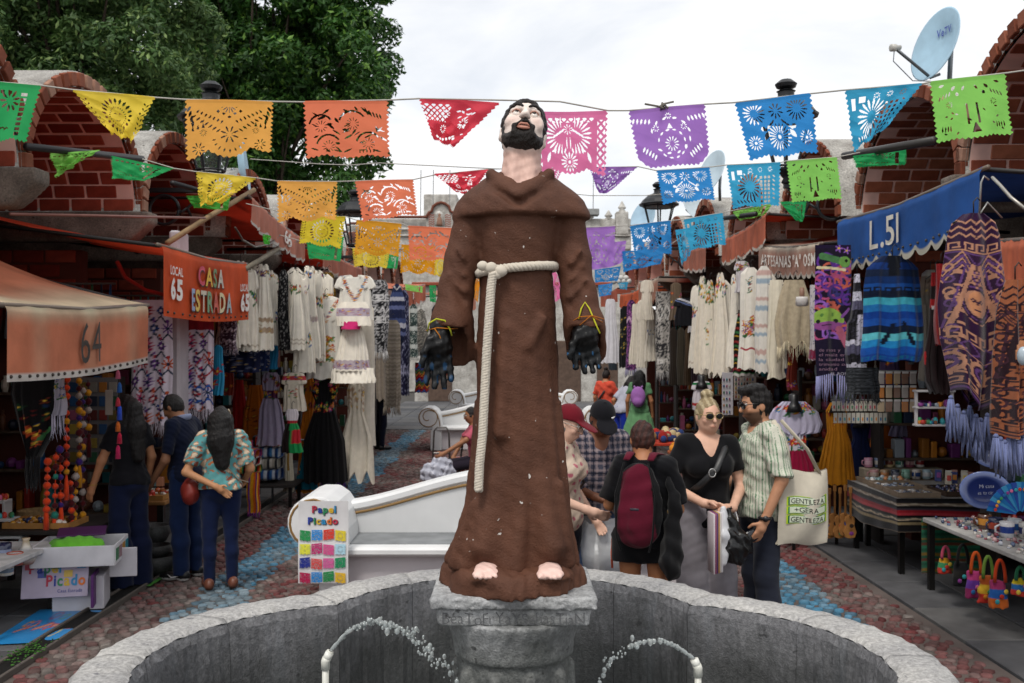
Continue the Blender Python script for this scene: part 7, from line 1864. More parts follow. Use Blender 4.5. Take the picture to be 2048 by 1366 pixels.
for k in range(6):mb=MB();p=P(296+12*(k%3),985-22*(k//3),9.6);mb.bbox(p,(.075,.05,.09),[c('#b9c0bc'),c('#7aa0a5'),c('#c98a6a')][k%3],.006);mb.build('painted_box',PAINT,None,label=['pale','teal','peach','ash','aqua','apricot'][k]+' painted box stacked behind the toy tray',cat='box',group='painted boxes behind the toy tray')
for k,(py,r,h,q)in enumerate([(1062,.12,.14,'#4a4a4c'),(1098,.13,.10,'#3a3a3c'),(1135,.17,.15,'#2c2c2e')]):
    mb=MB();p=P(312,py+8,8.6);p[2]=[.30,.17,.03][k];mb.lathe(p,[(r*.7,0),(r,h*.5),(r*1.05,h),(r*.92,h),(r*.8,h*.4),(.01,h*.25)],c(q),20)
    if k==2:[mb.tube([p+[r*.6*math.cos(a_),r*.6*math.sin(a_),.03],p+[r*.75*math.cos(a_),r*.75*math.sin(a_),-.03]],[.03,.02],c(q),7)for a_ in(.5,2.6,4.7)]
    mb.build('stone_bowl',BASIN,None,True,label=['pale grey bowl on top of the stone bowl pile','dark bowl in the middle of the stone bowl pile','black three-footed stone mortar at the bottom of the pile'][k],cat='bowl',group='stone bowls piled by the table')
# --- the paper banner sign on the nearest bench
sg=thing('paper_banner_sign','white sheet reading Papel Picado with rows of printed flags on the bench arm','sign',P(647,1165,7.42));sc_=P(647,1084,7.42);hw,hh=M(50,7.42),M(82,7.42)
def so(x,y,l=.0):return sc_+[x*hw,-.012-l+.008*math.sin(y*3),y*hh]
put_sheet('sheet',lambda u,v:(sc_[0]+(u*2-1)*hw,sc_[1]-.008+.008*np.sin((1-v*2)*3),sc_[2]+(1-v*2)*hh),12,20,c('#d6d5d6'),PAINT,sg)
mb=MB();text_into(mb,'Papel',lambda x,y:so(x+.03,y-.012,.001),c('#3a3a44'),.17,.045,.95,x0=-.45,y0=.72);text_into(mb,'Picado',lambda x,y:so(x+.03,y-.012,.001),c('#3a3a44'),.17,.045,1.2,x0=-.62,y0=.44);mb.build('letter_outline',PAINT,sg)  # printed dark edge of the coloured letters
mb=MB();text_into(mb,'Papel',lambda x,y:so(x,y,.003),RAIN[0],.17,.035,.95,x0=-.45,y0=.72,cols=RAIN);text_into(mb,'Picado',lambda x,y:so(x,y,.003),RAIN[0],.17,.035,1.2,x0=-.62,y0=.44,cols=RAIN[1:]+RAIN[:1]);mb.build('lettering',PAINT,sg)
fl_=['#1f8a4a','#2a86d0','#d03a2a','#d9c52f','#d9d93f','#b8206a','#d0508a','#a9d0e0','#22308a','#d04a4a','#d0609a','#1f8a5a','#b02050','#2a86d0','#1f8a4a','#e0b52f']
for k,q in enumerate(fl_):
    x,y=-.93+.47*(k%4),.30-.34*(k//4);kd=['rosette','burst','bird','sun'][k%4]
    V,F,C=sheet_arrays(lambda u,v:(sc_[0]+(x+u*.42)*hw,sc_[1]-.018+0*u+.008*np.sin((y-v*.26)*3),sc_[2]+(y-v*.26+.03*(k%3-1)*u)*hh),34,26,lambda u,v:np.broadcast_to(c(q),u.shape+(3,)),lambda u,v,kd=kd:~holes(kd,(u-.5)*1.4,v)&(v<1-.1*np.abs(np.sin(u*9))))
    put('printed_flag',V,F,PAINT,sg,C,False)
# --- hand cart and bag behind the bench
hc_=thing('hand_cart','bare metal hand cart standing before the second bench','hand cart',P(888,940,13.2)*[1,1,0]);g_=c('#5d5a58')
mb=MB();mb.tube([P(864,955,13.2),P(868,862,13.2),P(874,855,13.2),P(892,855,13.2),P(898,862,13.2),P(900,950,13.2)],.013,g_,7);mb.build('handle',METAL,hc_,True)
mb=MB();mb.tube([P(866,906,13.2),P(899,906,13.2)],.011,g_,6);mb.tube([P(926,882,13.4),P(916,955,13.2)],.014,c('#1f1c1c'),6);mb.build('crossbar',METAL,hc_)
ctb=P(876,948,12.9);S=SDF(ctb-.4,ctb+.4,.016);S.ell(ctb,(.22,.15,.16));S.ell(ctb+[.05,0,.1],(.14,.1,.12),k=.05);S.wrinkle(.016,20,3);S.wrinkle(.008,50,5);V,F=S.mesh(1);put('plastic_bag',V,F,PLAST,None,c('#a9abb8'),label='bulging pale plastic sack tied to the hand cart',cat='plastic bag')
mb=MB();p=P(918,930,13.3);mb.bbox(p,(.16,.14,.22),c('#a5331f'),.02);mb.build('crate',PLAST,None,label='red box partly hidden behind the statue robe',cat='box')
# --- right: dresses on stands
def stand(label,x0,x1,y0,y1,d,prof,art,base,**k):
    o=garment('dress',label,'dress',x0,x1,y0,y1,d,prof,art,base,hanger=False,group='dresses on display busts',**k);mb=MB();p=P((x0+x1)/2,y0,d)
    mb.lathe(p-[0,0,.10],[(.09,0),(.07,.06),(.045,.10),(.05,.16),(.02,.18)],c('#141315'),12);mb.build('bust',PLAST,o,True);mb=MB();q=P((x0+x1)/2,y1,d);mb.tube([q+[0,0,.1],[q[0],q[1],0]],.018,c('#1c1a1a'),7);mb.build('stand_pole',METAL,o)
def tehu(A):
    A.band(0,A.H*.34,c('#b9b3c8'));A.posy(-.2,.2,.03,.11,30,.03,[c('#b8352a'),c('#2a6a9a'),c('#c2702a'),c('#3c7d5a')],4);A.band(A.H*.33,A.H*.46,c('#c9c4cc'));A.posy(-.13,.13,A.H*.35,A.H*.44,16,.035,[c('#b8242a'),c('#c2352a'),c('#2a5f8a')],5)
stand('dress with white embroidered off-shoulder ruffle and crimson skirt behind the tote bag',1530,1645,803,1012,9.7,[(0,.40),(.10,.85),(.22,1),(.30,.9),(.31,.44),(.46,.44),(.6,.7),(1,.98)],tehu,c('#8d1238'),folds=(8,.022),nu=97,nv=110)
stand('mustard dress with gathered waist next to the crimson skirt',1632,1714,805,968,10.0,[(0,.30),(.1,.52),(.3,.50),(.36,.48),(.5,.66),(1,1)],lambda A:(A.posy(-.1,.1,.05,.24,12,.024,[c('#8a3a1f'),c('#b8641f')],3,None),),c('#b9781a'),folds=(9,.02),vneck=.2,nu=81)
stand('navy blue dress between mustard and orange ones',1688,1752,835,968,10.3,'dress',None,c('#141d42'),folds=(7,.02))
stand('burnt orange dress behind the hanging cards',1736,1788,812,912,10.5,'dress',lambda A:A.posy(-.08,.08,.05,.16,8,.03,[c('#7a3a14')],3,None),c('#b8601a'),folds=(7,.02))
stand('lavender ruffled blouse in shade beside the white wire shelf',1776,1834,815,872,10.4,'huipil',lambda A:A.band(.04,.12,c('#8a84a0')),c('#8f88a6'))
stand('white and red blouse with green ribbon in the stall behind the blonde woman',1382,1424,762,820,12.6,'huipil',lambda A:(A.band(.02,.05,c('#1f6a3c')),A.band(A.H*.75,A.H*.85,c('#a52a2a'))),c('#c2bcc0'))
# earring cards, packets, wire shelf
ec=thing('card_display','two rows of white jewellery cards hanging over the mustard dress','display',P(1718,850,9.3))
mb=MB();mb.tube([P(1662,800,9.3),P(1778,800,9.3)],.008,c('#8a8a8a'),6);mb.build('rail',METAL,ec)
for r_ in range(2):
    for k in range(12):p=P(1668+9*k+3*r_,812+24*r_,9.3-.03*r_);mb=MB();mb.bbox(p,(.034,.006,.095),c('#c9c4b8'),.001);mb.bbox(p+[0,-.006,-.01],(.012,.006,.03),BRIGHT[(k*3+r_)%9],.002);mb.build('card',PAINT,ec)
pk=thing('packet_rack','hanging rack of small clear trinket packets under the blue stall','display',P(1793,830,9.0));mb=MB();mb.tube([P(1752,742,9.0),P(1834,742,9.0)],.008,c('#8a8a8a'),6);mb.build('rail',METAL,pk)
for r_ in range(3):
    for k in range(5):p=P(1762+16*k,757+28*r_,9.0);mb=MB();mb.bbox(p,(.058,.012,.10),[c('#a8a09a'),c('#c27a3a'),c('#b9a58a'),c('#8a6a5a')][(k+r_)%4],.004);mb.bbox(p+[0,-.008,.055],(.058,.006,.02),c('#d0ccc8'),.002);mb.build('packet',GLAZE,pk)
ws=thing('wire_shelf','white framed shelf rack with small trinkets beside the purple poncho','shelf',P(1868,855,8.0))
for py in(782,815,850):mb=MB();mb.bbox(P(1868,py,8.0),(.32,.08,.018),c('#b9b6b6'),.004);mb.build('shelf',PAINT,ws)
for px in(1832,1904):mb=MB();mb.bbox(P(px,816,8.0),(.022,.03,.29),c('#b9b6b6'),.004);mb.build('upright',PAINT,ws)
for py in(815,850):p=P(1868,py,8.0);scatter('trinkets','','',p[0]-.13,p[0]+.13,7.96,8.03,p[2]+.01,22,.018,BRIGHT,hgt=1.5,parent=ws)
# --- craft tables on the blue-awning side
ta=table('craft table with a black and red striped cloth and trays of trinkets',3.34,4.5,8.62,9.85,.66,c('#8d8a86'))
def wov(A):A.stripes([c('#0f0e10'),c('#17161a'),c('#7a6a5a'),c('#0f0e10'),c('#3a2f3a'),c('#8a1a24'),c('#a5303a'),c('#0f0e10'),c('#5a5a50'),c('#1a181a'),c('#8a7a5a'),c('#0f0e10')],14);A.zig(.06,.008,.03,.006,c('#a59a8a'));A.zig(.2,.008,.03,.006,c('#b8a58a'))
put_sheet('table_cloth',lambda u,v:(3.325+.012*np.sin(u*26)*v+np.where(u>.55,(u-.55)*2.45,0),np.where(u<.55,9.87-u/.55*1.27,8.60)+.012*np.sin(u*30)*v,.667-.32*v-.03*np.sin(u*8)*v),90,40,lambda u,v:(lambda A:(wov(A),A.C)[1])(Art(u*2-1,v,2.4,.32,c('#121113'))),KNIT,None,label='black, red and tan striped woven cloth draped round the craft table',cat='tablecloth')
tray('pale tray of small grey tokens, nearest on the striped-cloth table',(3.55,8.85,.664),.36,.36,[c('#8a8f98'),c('#c9c4c0'),c('#5a6274'),c('#a8978a')],60,c('#8a7a68'),.015,'disc')
tray('pale tray of round badges in the middle of the striped-cloth table',(3.58,9.26,.664),.40,.36,[c('#5d6a80'),c('#b9b6b4'),c('#3a4a6a'),c('#8a93a0')],60,c('#8a7a68'),.017,'disc')
tray('dark tray of trinkets at the back of the striped-cloth table',(4.02,8.95,.664),.42,.45,[c('#4a4a6a'),c('#8a6a8a'),c('#b9a58a'),c('#2a3a5a')],70,c('#4a3a30'),.018)
tray('tray of tiny white figurines at the far end of the striped-cloth table',(3.60,9.65,.664),.40,.30,[c('#b9c4c8'),c('#8ab0b5'),c('#c9c4c0'),c('#c98a5a')],50,c('#8a7a68'),.020,'mix')
cols_=[('#b98a8a','#c9b4a8','dusty pink'),('#a58a6a','#c98a5a','tan'),('#3a4050','#8a8a9a','black'),('#86b5a0','#9ac4b0','mint green'),('#c9c0b8','#2a4a8a','blue-banded'),('#9ab0b8','#c9c9c9','pale blue'),('#c28aa0','#d9b0bd','rose'),('#6a7a9a','#c9c4b8','slate'),('#c9b48a','#7a3a2a','ochre'),('#b9c9c4','#3a7a6a','white and teal'),('#8a4a5a','#c9a0a0','wine red'),('#c4c4c0','#8a2a2a','white and red')]
for k in range(12):
    mug((3.62+.105*(k%6),9.95+.16*(k//6),.66+.10*(k//6)),.042,.095,c(cols_[k][0]),c(cols_[k][1]),cols_[k][2]+' mug in the rows at the back of the striped-cloth table')
tb_=table('narrow raised shelf table behind the rows of mugs',3.5,4.6,9.88,10.2,.655,c('#7d6a58'));mb=MB();mb.bbox((3.95,10.11,.705),(.8,.16,.095),c('#a59a86'),.006);mb.build('riser',WOOD,None,label='pale wooden riser under the upper row of mugs',cat='stand')
for k in range(9):
    p=np.array([3.88+.075*(k%5),8.98+.17*(k//5)+.05*(k%2),.71]);mb=MB();mb.bbox(p+[.18,.28,.045],(.06,.012,.11),[c('#c4bba8'),c('#2a3a7a'),c('#c9c4b8'),c('#a5786a')][k%4],.003,rot=rotz(-.5)@rotx(-.25));mb.bbox(p+[.18,.268,.05],(.035,.006,.05),BRIGHT[k],.002,rot=rotz(-.5)@rotx(-.25));mb.build('booklet',PAINT,None,label=['ivory booklet with a red print','navy booklet with an orange print','cream booklet with a yellow print','clay booklet with a green print','ivory booklet with a blue print','navy booklet with a purple print','cream booklet with a pink print','clay booklet with a turquoise print','ivory booklet with a pale print'][k]+' standing on the striped-cloth table',cat='booklet',group='booklets standing on the striped-cloth table')
tB=table('white-topped table of talavera mugs with bags hung along its edge',3.36,4.5,6.2,8.15,.58,c('#a8a6a2'))
put_sheet('table_cloth',lambda u,v:(3.36+u*.55,8.17+.02*np.sin(u*18)*v,.575-.46*v),40,40,lambda u,v:(lambda A:(A.stripes([c('#1f5a44'),c('#2a6a50'),c('#8a6a2a'),c('#1f5a44'),c('#6a3a2a'),c('#2a7a5a')],22),A.C)[1])(Art(u*2-1,v,.5,.46,c('#1f5a44'))),KNIT,None,label='green and ochre striped cloth hanging at the far end of the white table',cat='tablecloth')
for k in range(7):
    q=[('#c9c9cc','#24408a','white mug with a broad cobalt band'),('#b9b6b0','#3a3f6a','grey mug with an indigo band'),('#c9b48a','#b8682a','yellow mug with an orange landscape band'),('#2a2f4a','#b9503a','navy mug with a red band'),('#c4c9cc','#2a5a9a','tall white mug with a blue band'),('#9ab0bc','#c9c4b8','pale blue cup with a cream band'),('#5a3a2a','#c98a3a','brown mug with an amber band')][k]
    mug((3.62+.12*(k%3),7.28+.17*(k//3)-.04*(k%3),.58),.05,.115,c(q[0]),c(q[1]),q[2]+' on the white table')
scatter('trinkets','many small shiny trinkets strewn over the white table','trinkets',3.40,4.1,6.3,8.08,.58,300,.015,[c('#b9bcc4'),c('#6a7a9a'),c('#c9a0a0'),c('#8a3a4a'),c('#d9d4cc'),c('#3a4a6a')],GLAZE)
for k in range(10):mb=MB();mb.bbox((3.66+.012*(k%2),6.72+.032*k,.66),(.11,.026,.16),BRIGHT[(k*5+1)%12],.003);mb.build('notebook',PAINT,None,label=['orange','purple','blue-grey','yellow','turquoise','brown','green','wine','cream','scarlet'][k]+' notebook in the upright row on the white table',cat='notebook',group='notebooks standing on the white table')
for px,py,d,r,lb in((1985,905,7.7,.15,'navy oval plate with white writing, upper of the pair'),(1968,980,7.62,.18,'navy oval plate with white script, lower and larger')):
    p=P(px,py,d);T=thing('plate',lb,'plate',p-[0,0,r],'painted plates on stands');mb=MB();mb.lathe(p,[(.01,.0),(r*.6,.005),(r,.03),(r*1.02,.035),(r*.98,.04),(r*.62,.018),(.01,.014)][::-1],np.array([c('#1a2452'),c('#1a2452'),c('#5a6a9a'),c('#5a6a9a'),c('#131c44'),c('#131c44'),c('#131c44')]),28,axis=(-.25,-1,.1),sy=.78);mb.build('dish',GLAZE,T,True)
    mb=MB();[text_into(mb,s_,lambda x,y:p+[x,-.045-.25*-x,y],c('#a8acb8'),r*.16,-.01,r*w_,x0=-r*w_/2,y0=r*y_)for s_,w_,y_ in(('Mi casa',.7,.12),('es tu casa',.85,-.15))];mb.build('lettering',PAINT,T)
fn_=thing('hand_fan','open blue flowered hand fan at the frame edge','hand fan',P(2030,1020,7.3));f0=P(2040,1030,7.3)
for k in range(13):a_=R(168-9.5*k);e=np.array([math.cos(a_),-.02*(k%2),math.sin(a_)]);t_=np.array([-math.sin(a_),0,math.cos(a_)]);mb=MB();mb.poly([f0+e*.03-t_*.003,f0+e*.24-t_*.021,f0+e*.245+t_*.021,f0+e*.03+t_*.003][::-1],.004,[c('#1f6aa8'),c('#2a4a9a'),c('#3a8ab8')][k%3],(0,-1,0));mb.ball(f0+e*.19+[0,-.012,0],(.013,.004,.013),BRIGHT[k%8],7,4);mb.build('fan_blade',CLOTH,fn_)
def handbag(label,px,py0,py1,w,d,body,strap):
    a,b_=P(px,py0,d),P(px,py1,d);H=a[2]-b_[2];W_=M(w,d)*.84;T=thing('handbag',label,'handbag',b_,'small woven bags hung from the white table')
    S=SDF(b_+[-W_,-.12,-.03],b_+[W_,.12,H*.65],.009);S.loft([b_[2],b_[2]+H*.3,b_[2]+H*.55],b_[0],b_[1],[W_*.5,W_*.46,W_*.38],[.05,.045,.02]);S.wrinkle(.004,40,int(px));V,F=S.mesh(1);q=(V[:,2]-b_[2])/H
    put('bag_body',V,F,CLOTH,T,np.where((q<.2)[:,None],body[0],np.where((q<.38)[:,None],body[1],body[2])))
    mb=MB();mb.tube([b_+[W_*.3*math.cos(t),-.03,H*(.52+.45*math.sin(t))]for t in np.linspace(0,math.pi,12)],.012,strap,7);mb.build('strap',CLOTH,T,True)
    mb=MB();[mb.ball(b_+[W_*.25*x_,-.055,H*(.15+.1*k)],(.018,.006,.018),BRIGHT[(k*2+int(px))%9],7,4)for k,x_ in enumerate((-1,0,1))];mb.build('motif',CLOTH,T,True,kind='stuff')
for a in[('black leather-like bag with a dark round handle',1922,1085,1172,42,7.5,['#1a1a1c','#232220','#1a1a1c'],'#121212'),('pink and purple printed bag with orange handles',1948,1100,1195,40,7.2,['#8a2a5a','#6a3a9a','#b8407a'],'#c2521f'),('yellow and red printed bag with green handles',1972,1108,1205,38,7.05,['#c2352a','#d0a52f','#b85a2a'],'#6a8a3a'),('blue and orange printed bag with bright orange handles',1996,1115,1215,42,6.9,['#c8642a','#2a5fa8','#a53a6a'],'#c2421f'),('small rainbow cord bundle hanging first on the table edge',1888,1090,1145,30,7.9,['#c23a2e','#3c8a5a','#d8a02b'],'#c2506a'),('rainbow striped cord bundle at the frame edge',2036,1130,1190,34,6.75,['#c23a2e','#2c6aa8','#d8c02b'],'#2a6a4a')]:handbag(a[0],*a[1:6],[c(x)for x in a[6]],c(a[7]))
gt={}
for k in range(6):
    p=P(1648+10.5*k,1072+5*(k%2),10.0-.05*k);T=thing('toy_guitar',['first toy guitar of the leaning row, beside the tote bag','second toy guitar of the leaning row','third toy guitar in the middle of the row','fourth toy guitar, with a red rosette','fifth toy guitar of the leaning row','last toy guitar, next to the striped cloth'][k],'toy guitar',p,'toy guitars leaning by the craft table');wc=c('#a8743f',.8+.1*k)
    outl=[(.0,0),(.045,.01),(.062,.06),(.05,.10),(.038,.13),(.048,.17),(.04,.21),(.012,.225)];pts=[p+[x,0,z]for x,z in outl]+[p+[-x,0,z]for x,z in outl[::-1][:-1]]
    mb=MB();mb.poly(pts[::-1],.035,wc,(0,-1,0));mb.build('soundboard',WOOD,T);mb=MB();mb.bbox(p+[0,-.01,.33],(.020,.016,.24),wc*.6,.003);mb.build('neck',WOOD,T);mb=MB();mb.bbox(p+[0,-.01,.475],(.034,.014,.06),wc*.9,.004);mb.build('headstock',WOOD,T)
    mb=MB();mb.lathe(p+[0,-.037,.13],[(.021,0),(.021,.004)],[c('#b83a2a'),c('#2a4a8a'),c('#3a2a1f')][k%3],12,axis=(0,-1,0));mb.ball(p+[0,-.038,.055],(.024,.004,.02),BRIGHT[k],8,4);mb.build('rosette',PAINT,T)
bxk=thing('book_box','small wooden stand with a box of bright fabric books','book box',P(1660,968,10.1));mb=MB();mb.bbox(P(1660,966,10.1),(.42,.26,.02),c('#6a4426'),.004);mb.build('stand',WOOD,bxk)
mb=MB();mb.bbox(P(1638,950,10.05),(.11,.12,.11),c('#c2b48a'),.005);mb.build('carton',PAINT,bxk)
for k in range(8):mb=MB();mb.bbox(P(1652+6*k,952-3*(k%2),10.1),(.02,.14,.13),BRIGHT[(k*3+4)%12]*.7,.003,rot=roty(.4));mb.build('book',PAINT,bxk)
# --- stalls in the middle distance behind the couple
for k,(lb,x0,x1,y0,y1,z,q)in enumerate([('red-topped table of soft toys at the far stalls',P(1290,0,13.5)[0],P(1370,0,13.5)[0],12.9,14.2,.74,'#a5331f'),('orange table of woven balls behind the blonde woman',P(1345,0,12)[0],P(1470,0,12)[0],11.4,12.4,.70,'#a5542a'),('yellow-edged table of blue bags behind the couple',P(1420,0,10.8)[0],P(1530,0,10.8)[0],10.4,11.1,.72,'#9a8a2a')]):
    table(lb,x0,x1,y0,y1,z,c(q));scatter('toy_pile',['heap of soft straw and red toys on the red-topped table','heap of woven balls and dolls on the orange table','heap of blue and white pouches on the yellow-edged table'][k],'toys',x0+.03,x1-.03,y0+.03,y1-.03,z,70,.055,[[c('#b8905a'),c('#a52a24'),c('#c9b48a'),c('#2a3a6a')],BRIGHT,[c('#2a6aa8'),c('#b9bcc4'),c('#3a8ab8'),c('#c9a0a8')]][k],CLOTH,hgt=1.2)
for k,(px0,px1,py0,py1,d,q)in enumerate([(1444,1466,745,830,12.2,'#a8a4a8'),(1468,1512,740,800,12.4,'#a5988f')]):
    T=thing('keyring_panel',['narrow white panel of keyrings behind the bearded man','beige panel of keyrings above the bearded man'][k],'display',P((px0+px1)/2,py1,d));a,b_=P(px0,py1,d),P(px1,py0,d);mb=MB();mb.bbox((a+b_)/2,(b_[0]-a[0],.015,b_[2]-a[2]),c(q),.003);mb.build('panel',PAINT,T);mb=MB()
    for i in range(int((px1-px0)/6)):
        for j in range(6):mb.ball((a[0]+.02+i*.035,d-.02,a[2]+.04+j*(b_[2]-a[2]-.05)/6),(.010,.006,.02),BRIGHT[(i*2+j)%12]*.5,6,4)
    mb.build('keyrings',METAL,T,kind='stuff')
# ------------------------------------------------------------------ people
DENIM,DK=c('#22365f'),c('#111114')
def person(label,px,d,H,yaw,skin='#c89a7d',lean=0,twist=0,head=(0,0,0),arms=None,legs=None,bw=1.0,fem=False,top=None,bot=None,hair=None,shoes=c('#17171a'),h=.0088,extra=None,group=None,feet=True,hip_z=None,x=None,y=None):
    s_=H/1.70;base=np.array([P(px,0,d)[0],d,0.0]);Rw=rotz(R(yaw))
    T=thing('person',label,'person',base,group)
    W=lambda V:np.asarray(V)@Rw.T+base
    J=lambda*v:np.array(v,float)*s_
    pel=J(0,0,.95)if hip_z is None else np.array([0,0,hip_z]);B=rotz(R(twist))@rotx(R(lean))
    up=lambda*v:pel+B@(J(*v)-J(0,0,.95))
    neck=up(0,.015,1.435);HR_=rotz(R(head[1]))@roty(R(head[2]))@rotx(R(head[0]))@B if False else B@rotz(R(head[1]))@roty(R(head[2]))@rotx(R(head[0]))
    hc=neck+HR_@J(0,-.025,.135)
    hp_=lambda a,b,e:hc+HR_@J(a,b,e)
    sw0=.138 if fem else .152;sh={k:up(k*sw0*bw,.01,1.385)for k in(-1,1)}
    arms=arms or{};A={}
    for k in(-1,1):
        el,wr=arms.get(k,((k*.205*bw,.03,1.12),(k*.215*bw,-.05,.87)))[:2]
        A[k]=(sh[k],J(*el),J(*wr))
    legs=legs or{};Lg={}
    for k in(-1,1):
        kn,an=legs.get(k,((k*.095,-.015,.50),(k*.10,.02,.085)))[:2]
        Lg[k]=(pel+B@J(k*.085,0,-.05)if False else pel+J(k*.088,0,-.05),J(*kn),J(*an))
    allp=np.array([hc+[0,0,.18],hc-[.15,.15,.1]]+[q for k in(-1,1)for q in A[k]+Lg[k]])
    lo=np.minimum(allp.min(0)-.24,[-.30*bw,-.25,-.01]);hi=np.maximum(allp.max(0)+[.24,.24,.1],[.30*bw,.25,0]);lo[2]=-.01
    def torso(S,inf,k=.05):
        S.ell(up(0,0,1.26),J((.142 if fem else .155)*bw,.108,.20)+inf*.8,k=k,rot=B)
        S.cap(sh[-1]+B@[.02,0,0],sh[1]-B@[.02,0,0],.046*s_+inf*.7,k=k)
        S.ell(up(0,0,1.07),J((.118 if fem else .132)*bw,.098*(1+(bw-1)*.5),.17)+inf,k=k,rot=B)
        S.ell(pel+J(0,.012,-.02),J(.152*bw,.115*bw,.13)+inf*1.5,k=k)
        if fem:
            for q in(-1,1):S.ell(up(q*.075,-.085,1.24),J(.062,.055,.062)+inf*1.1,k=.03)
    # body: one continuous skin surface
    S=SDF(lo,hi,h);torso(S,0.0)
    S.cap(neck-[0,0,.03],hp_(0,.01,-.06),.052*s_,.05*s_,k=.03)
    S.ell(hc,J(.072,.09,.108),rot=HR_,k=.02);S.ell(hp_(0,-.03,-.06),J(.052,.055,.052),rot=HR_,k=.03)
    S.cap(hp_(0,-.088,.012),hp_(0,-.108,-.022),.009*s_,.013*s_,k=.012)
    for q in(-1,1):
        S.ell(hp_(.072*q,.008,-.012),J(.010,.020,.030),rot=HR_,k=.008);S.ell(hp_(.03*q,-.094,.014),J(.018,.014,.011),rot=HR_,k=.008,sub=True)
        S.ell(hp_(.04*q,-.066,-.02),J(.022,.02,.02),rot=HR_,k=.02)
    S.ell(hp_(0,-.088,-.056),J(.022,.012,.010),rot=HR_,k=.01)
    for k in(-1,1):
        a,e,w=A[k];S.cap(a,e,.043*s_*bw,.037*s_,k=.03);S.cap(e,w,.038*s_,.026*s_,k=.02)
        sp=arms.get(k,(0,0));dr=(w-e)/np.linalg.norm(w-e)if len(sp)<3 else np.array(sp[2],float)/np.linalg.norm(sp[2])
        pn=np.array(sp[3],float)if len(sp)>3 else np.array([-k,-.3,0.0]);pn=pn-dr*(pn@dr);pn/=np.linalg.norm(pn)+1e-9
        ac=np.cross(dr,pn);cu=sp[4]if len(sp)>4 else .5
        S.cap(w,w+dr*.055*s_,.025*s_,.030*s_,k=.02);S.ell(w+dr*.062*s_,J(.036,.015,.046),rot=np.column_stack([ac,pn,dr]),k=.012)
        for f,(o,L_)in enumerate(((-.029,.066),(-.010,.076),(.010,.072),(.027,.056))):
            b0=w+dr*.095*s_+ac*o*s_;d1_=dr*math.cos(cu*.6)+pn*math.sin(cu*.6);d2_=dr*math.cos(cu*1.5)+pn*math.sin(cu*1.5)
            m=b0+d1_*L_*.52*s_;S.cap(b0,m,.0098*s_,.0092*s_,k=.004);S.cap(m,m+d2_*L_*.5*s_,.0092*s_,.0080*s_,k=.003)
        b0=w+dr*.035*s_-ac*.03*s_;m=b0+(dr*.5-ac*.6+pn*.5)*.042*s_;S.cap(b0,m,.0125*s_,.0105*s_,k=.008);S.cap(m,m+(dr*.75-ac*.1+pn*.5)*.034*s_,.0105*s_,.0088*s_,k=.004)
    for k in(-1,1):
        a,e,w=Lg[k];m=e*.7+w*.3+[0,.014,0];S.cap(a,e,.078*s_*bw,.052*s_,k=.03);S.cap(e,m,.047*s_,.049*s_,k=.03);S.cap(m,w,.049*s_,.032*s_,k=.03)
        if feet:S.cap(w-[0,-.02,.03],[w[0]+k*.012,w[1]-.15*s_,w[2]-.055*s_],.034*s_,.026*s_,k=.03)
    V,F=S.mesh(1);q=(V-hc)@HR_/s_
    sk=c(skin);C=np.tile(sk,(len(V),1))
    lip=np.exp(-((q[:,0]/.02)**2+((q[:,2]+.056)/.0085)**2))*(q[:,1]<-.07)*.75;ck=np.exp(-(((np.abs(q[:,0])-.042)/.02)**2+((q[:,2]+.02)/.02)**2))*(q[:,1]<-.04)*.25
    C=C*(1-lip[:,None])+sk*[.78,.50,.48]*lip[:,None];C=C*(1-ck[:,None])+sk*[1.0,.78,.74]*ck[:,None]
    if hair and hair.get('beard')is not None:
        bd=np.clip(sstep(-.028,-.045,q[:,2])*(q[:,1]<.0)*(q[:,2]>-.13)*(1-lip),0,1)[:,None]*.82*(np.abs(q[:,0])<.08)[:,None];C=C*(1-bd)+hair['beard']*bd
    put('body',W(V),F,SKIN,T,C)
    # clothes
    def wear(name,S,col,mt=CLOTH,sub=None,relax=1):
        V,F=S.mesh(relax)
        if len(V)==0:return None
        return put(name,W(V),F,mt,sub if sub is not None else T,col(V/s_)if callable(col)else col)
    if top:
        S=SDF(lo,hi,h);inf=top.get('inf',.016);torso(S,inf)
        for k in(-1,1):
            a,e,w=A[k];f=top.get('sleeve',.7);sw=top.get('sw',.018)
            if f>0:S.cap(a,a+(e-a)*min(f,1),.046*s_*bw+sw*.7,.040*s_+sw,k=.03,clip=1.0)
            if f>1:S.cap(e,e+(w-e)*(f-1),.040*s_+sw,.032*s_+sw,k=.03,clip=1.0)
            if f<=0:S.cap(sh[k]+B@[k*.03,0,.03],sh[k]+B@[k*.10,0,-.13],.06,.08,k=.02,sub=True)
        nr=top.get('neck',.075);vd=top.get('v',0)
        S.ell(neck+B@[0,-.02,.02],(nr,nr,nr*.9),k=.008,sub=True)
        if vd:S.cap(neck+B@[0,-.09,0],neck+B@[0,-.13,-vd],nr*.8,.012,k=.01,sub=True)
        hem=top.get('hem',.88)*s_;S.wrinkle(top.get('wr',.005),17,int(px));S.wrinkle(top.get('wr',.005)*.5,41,int(px)+1)
        S.cut(lambda X,Y,Z:hem+.012*np.sin(X*19)-Z);S.cut(lambda X,Y,Z:Z-(neck[2]+.06))
        wear('shirt' if not fem else 'blouse',S,top['col'],top.get('mt',CLOTH))
        if top.get('collar')is not None:
            S=SDF(neck-.17,neck+.17,.006)
            S.ell(neck+B@[0,-.005,.015],(.075,.085,.055),rot=B);S.ell(neck+B@[0,-.012,.035],(.063,.074,.08),rot=B,sub=True);S.cap(neck+B@[0,-.1,.04],neck+B@[0,-.12,-.06],.03,.008,sub=True);S.cut(lambda X,Y,Z:(neck[2]-.035)-Z);S.cut(lambda X,Y,Z:Z-neck[2]-.045)
            wear('collar',S,top['collar'])
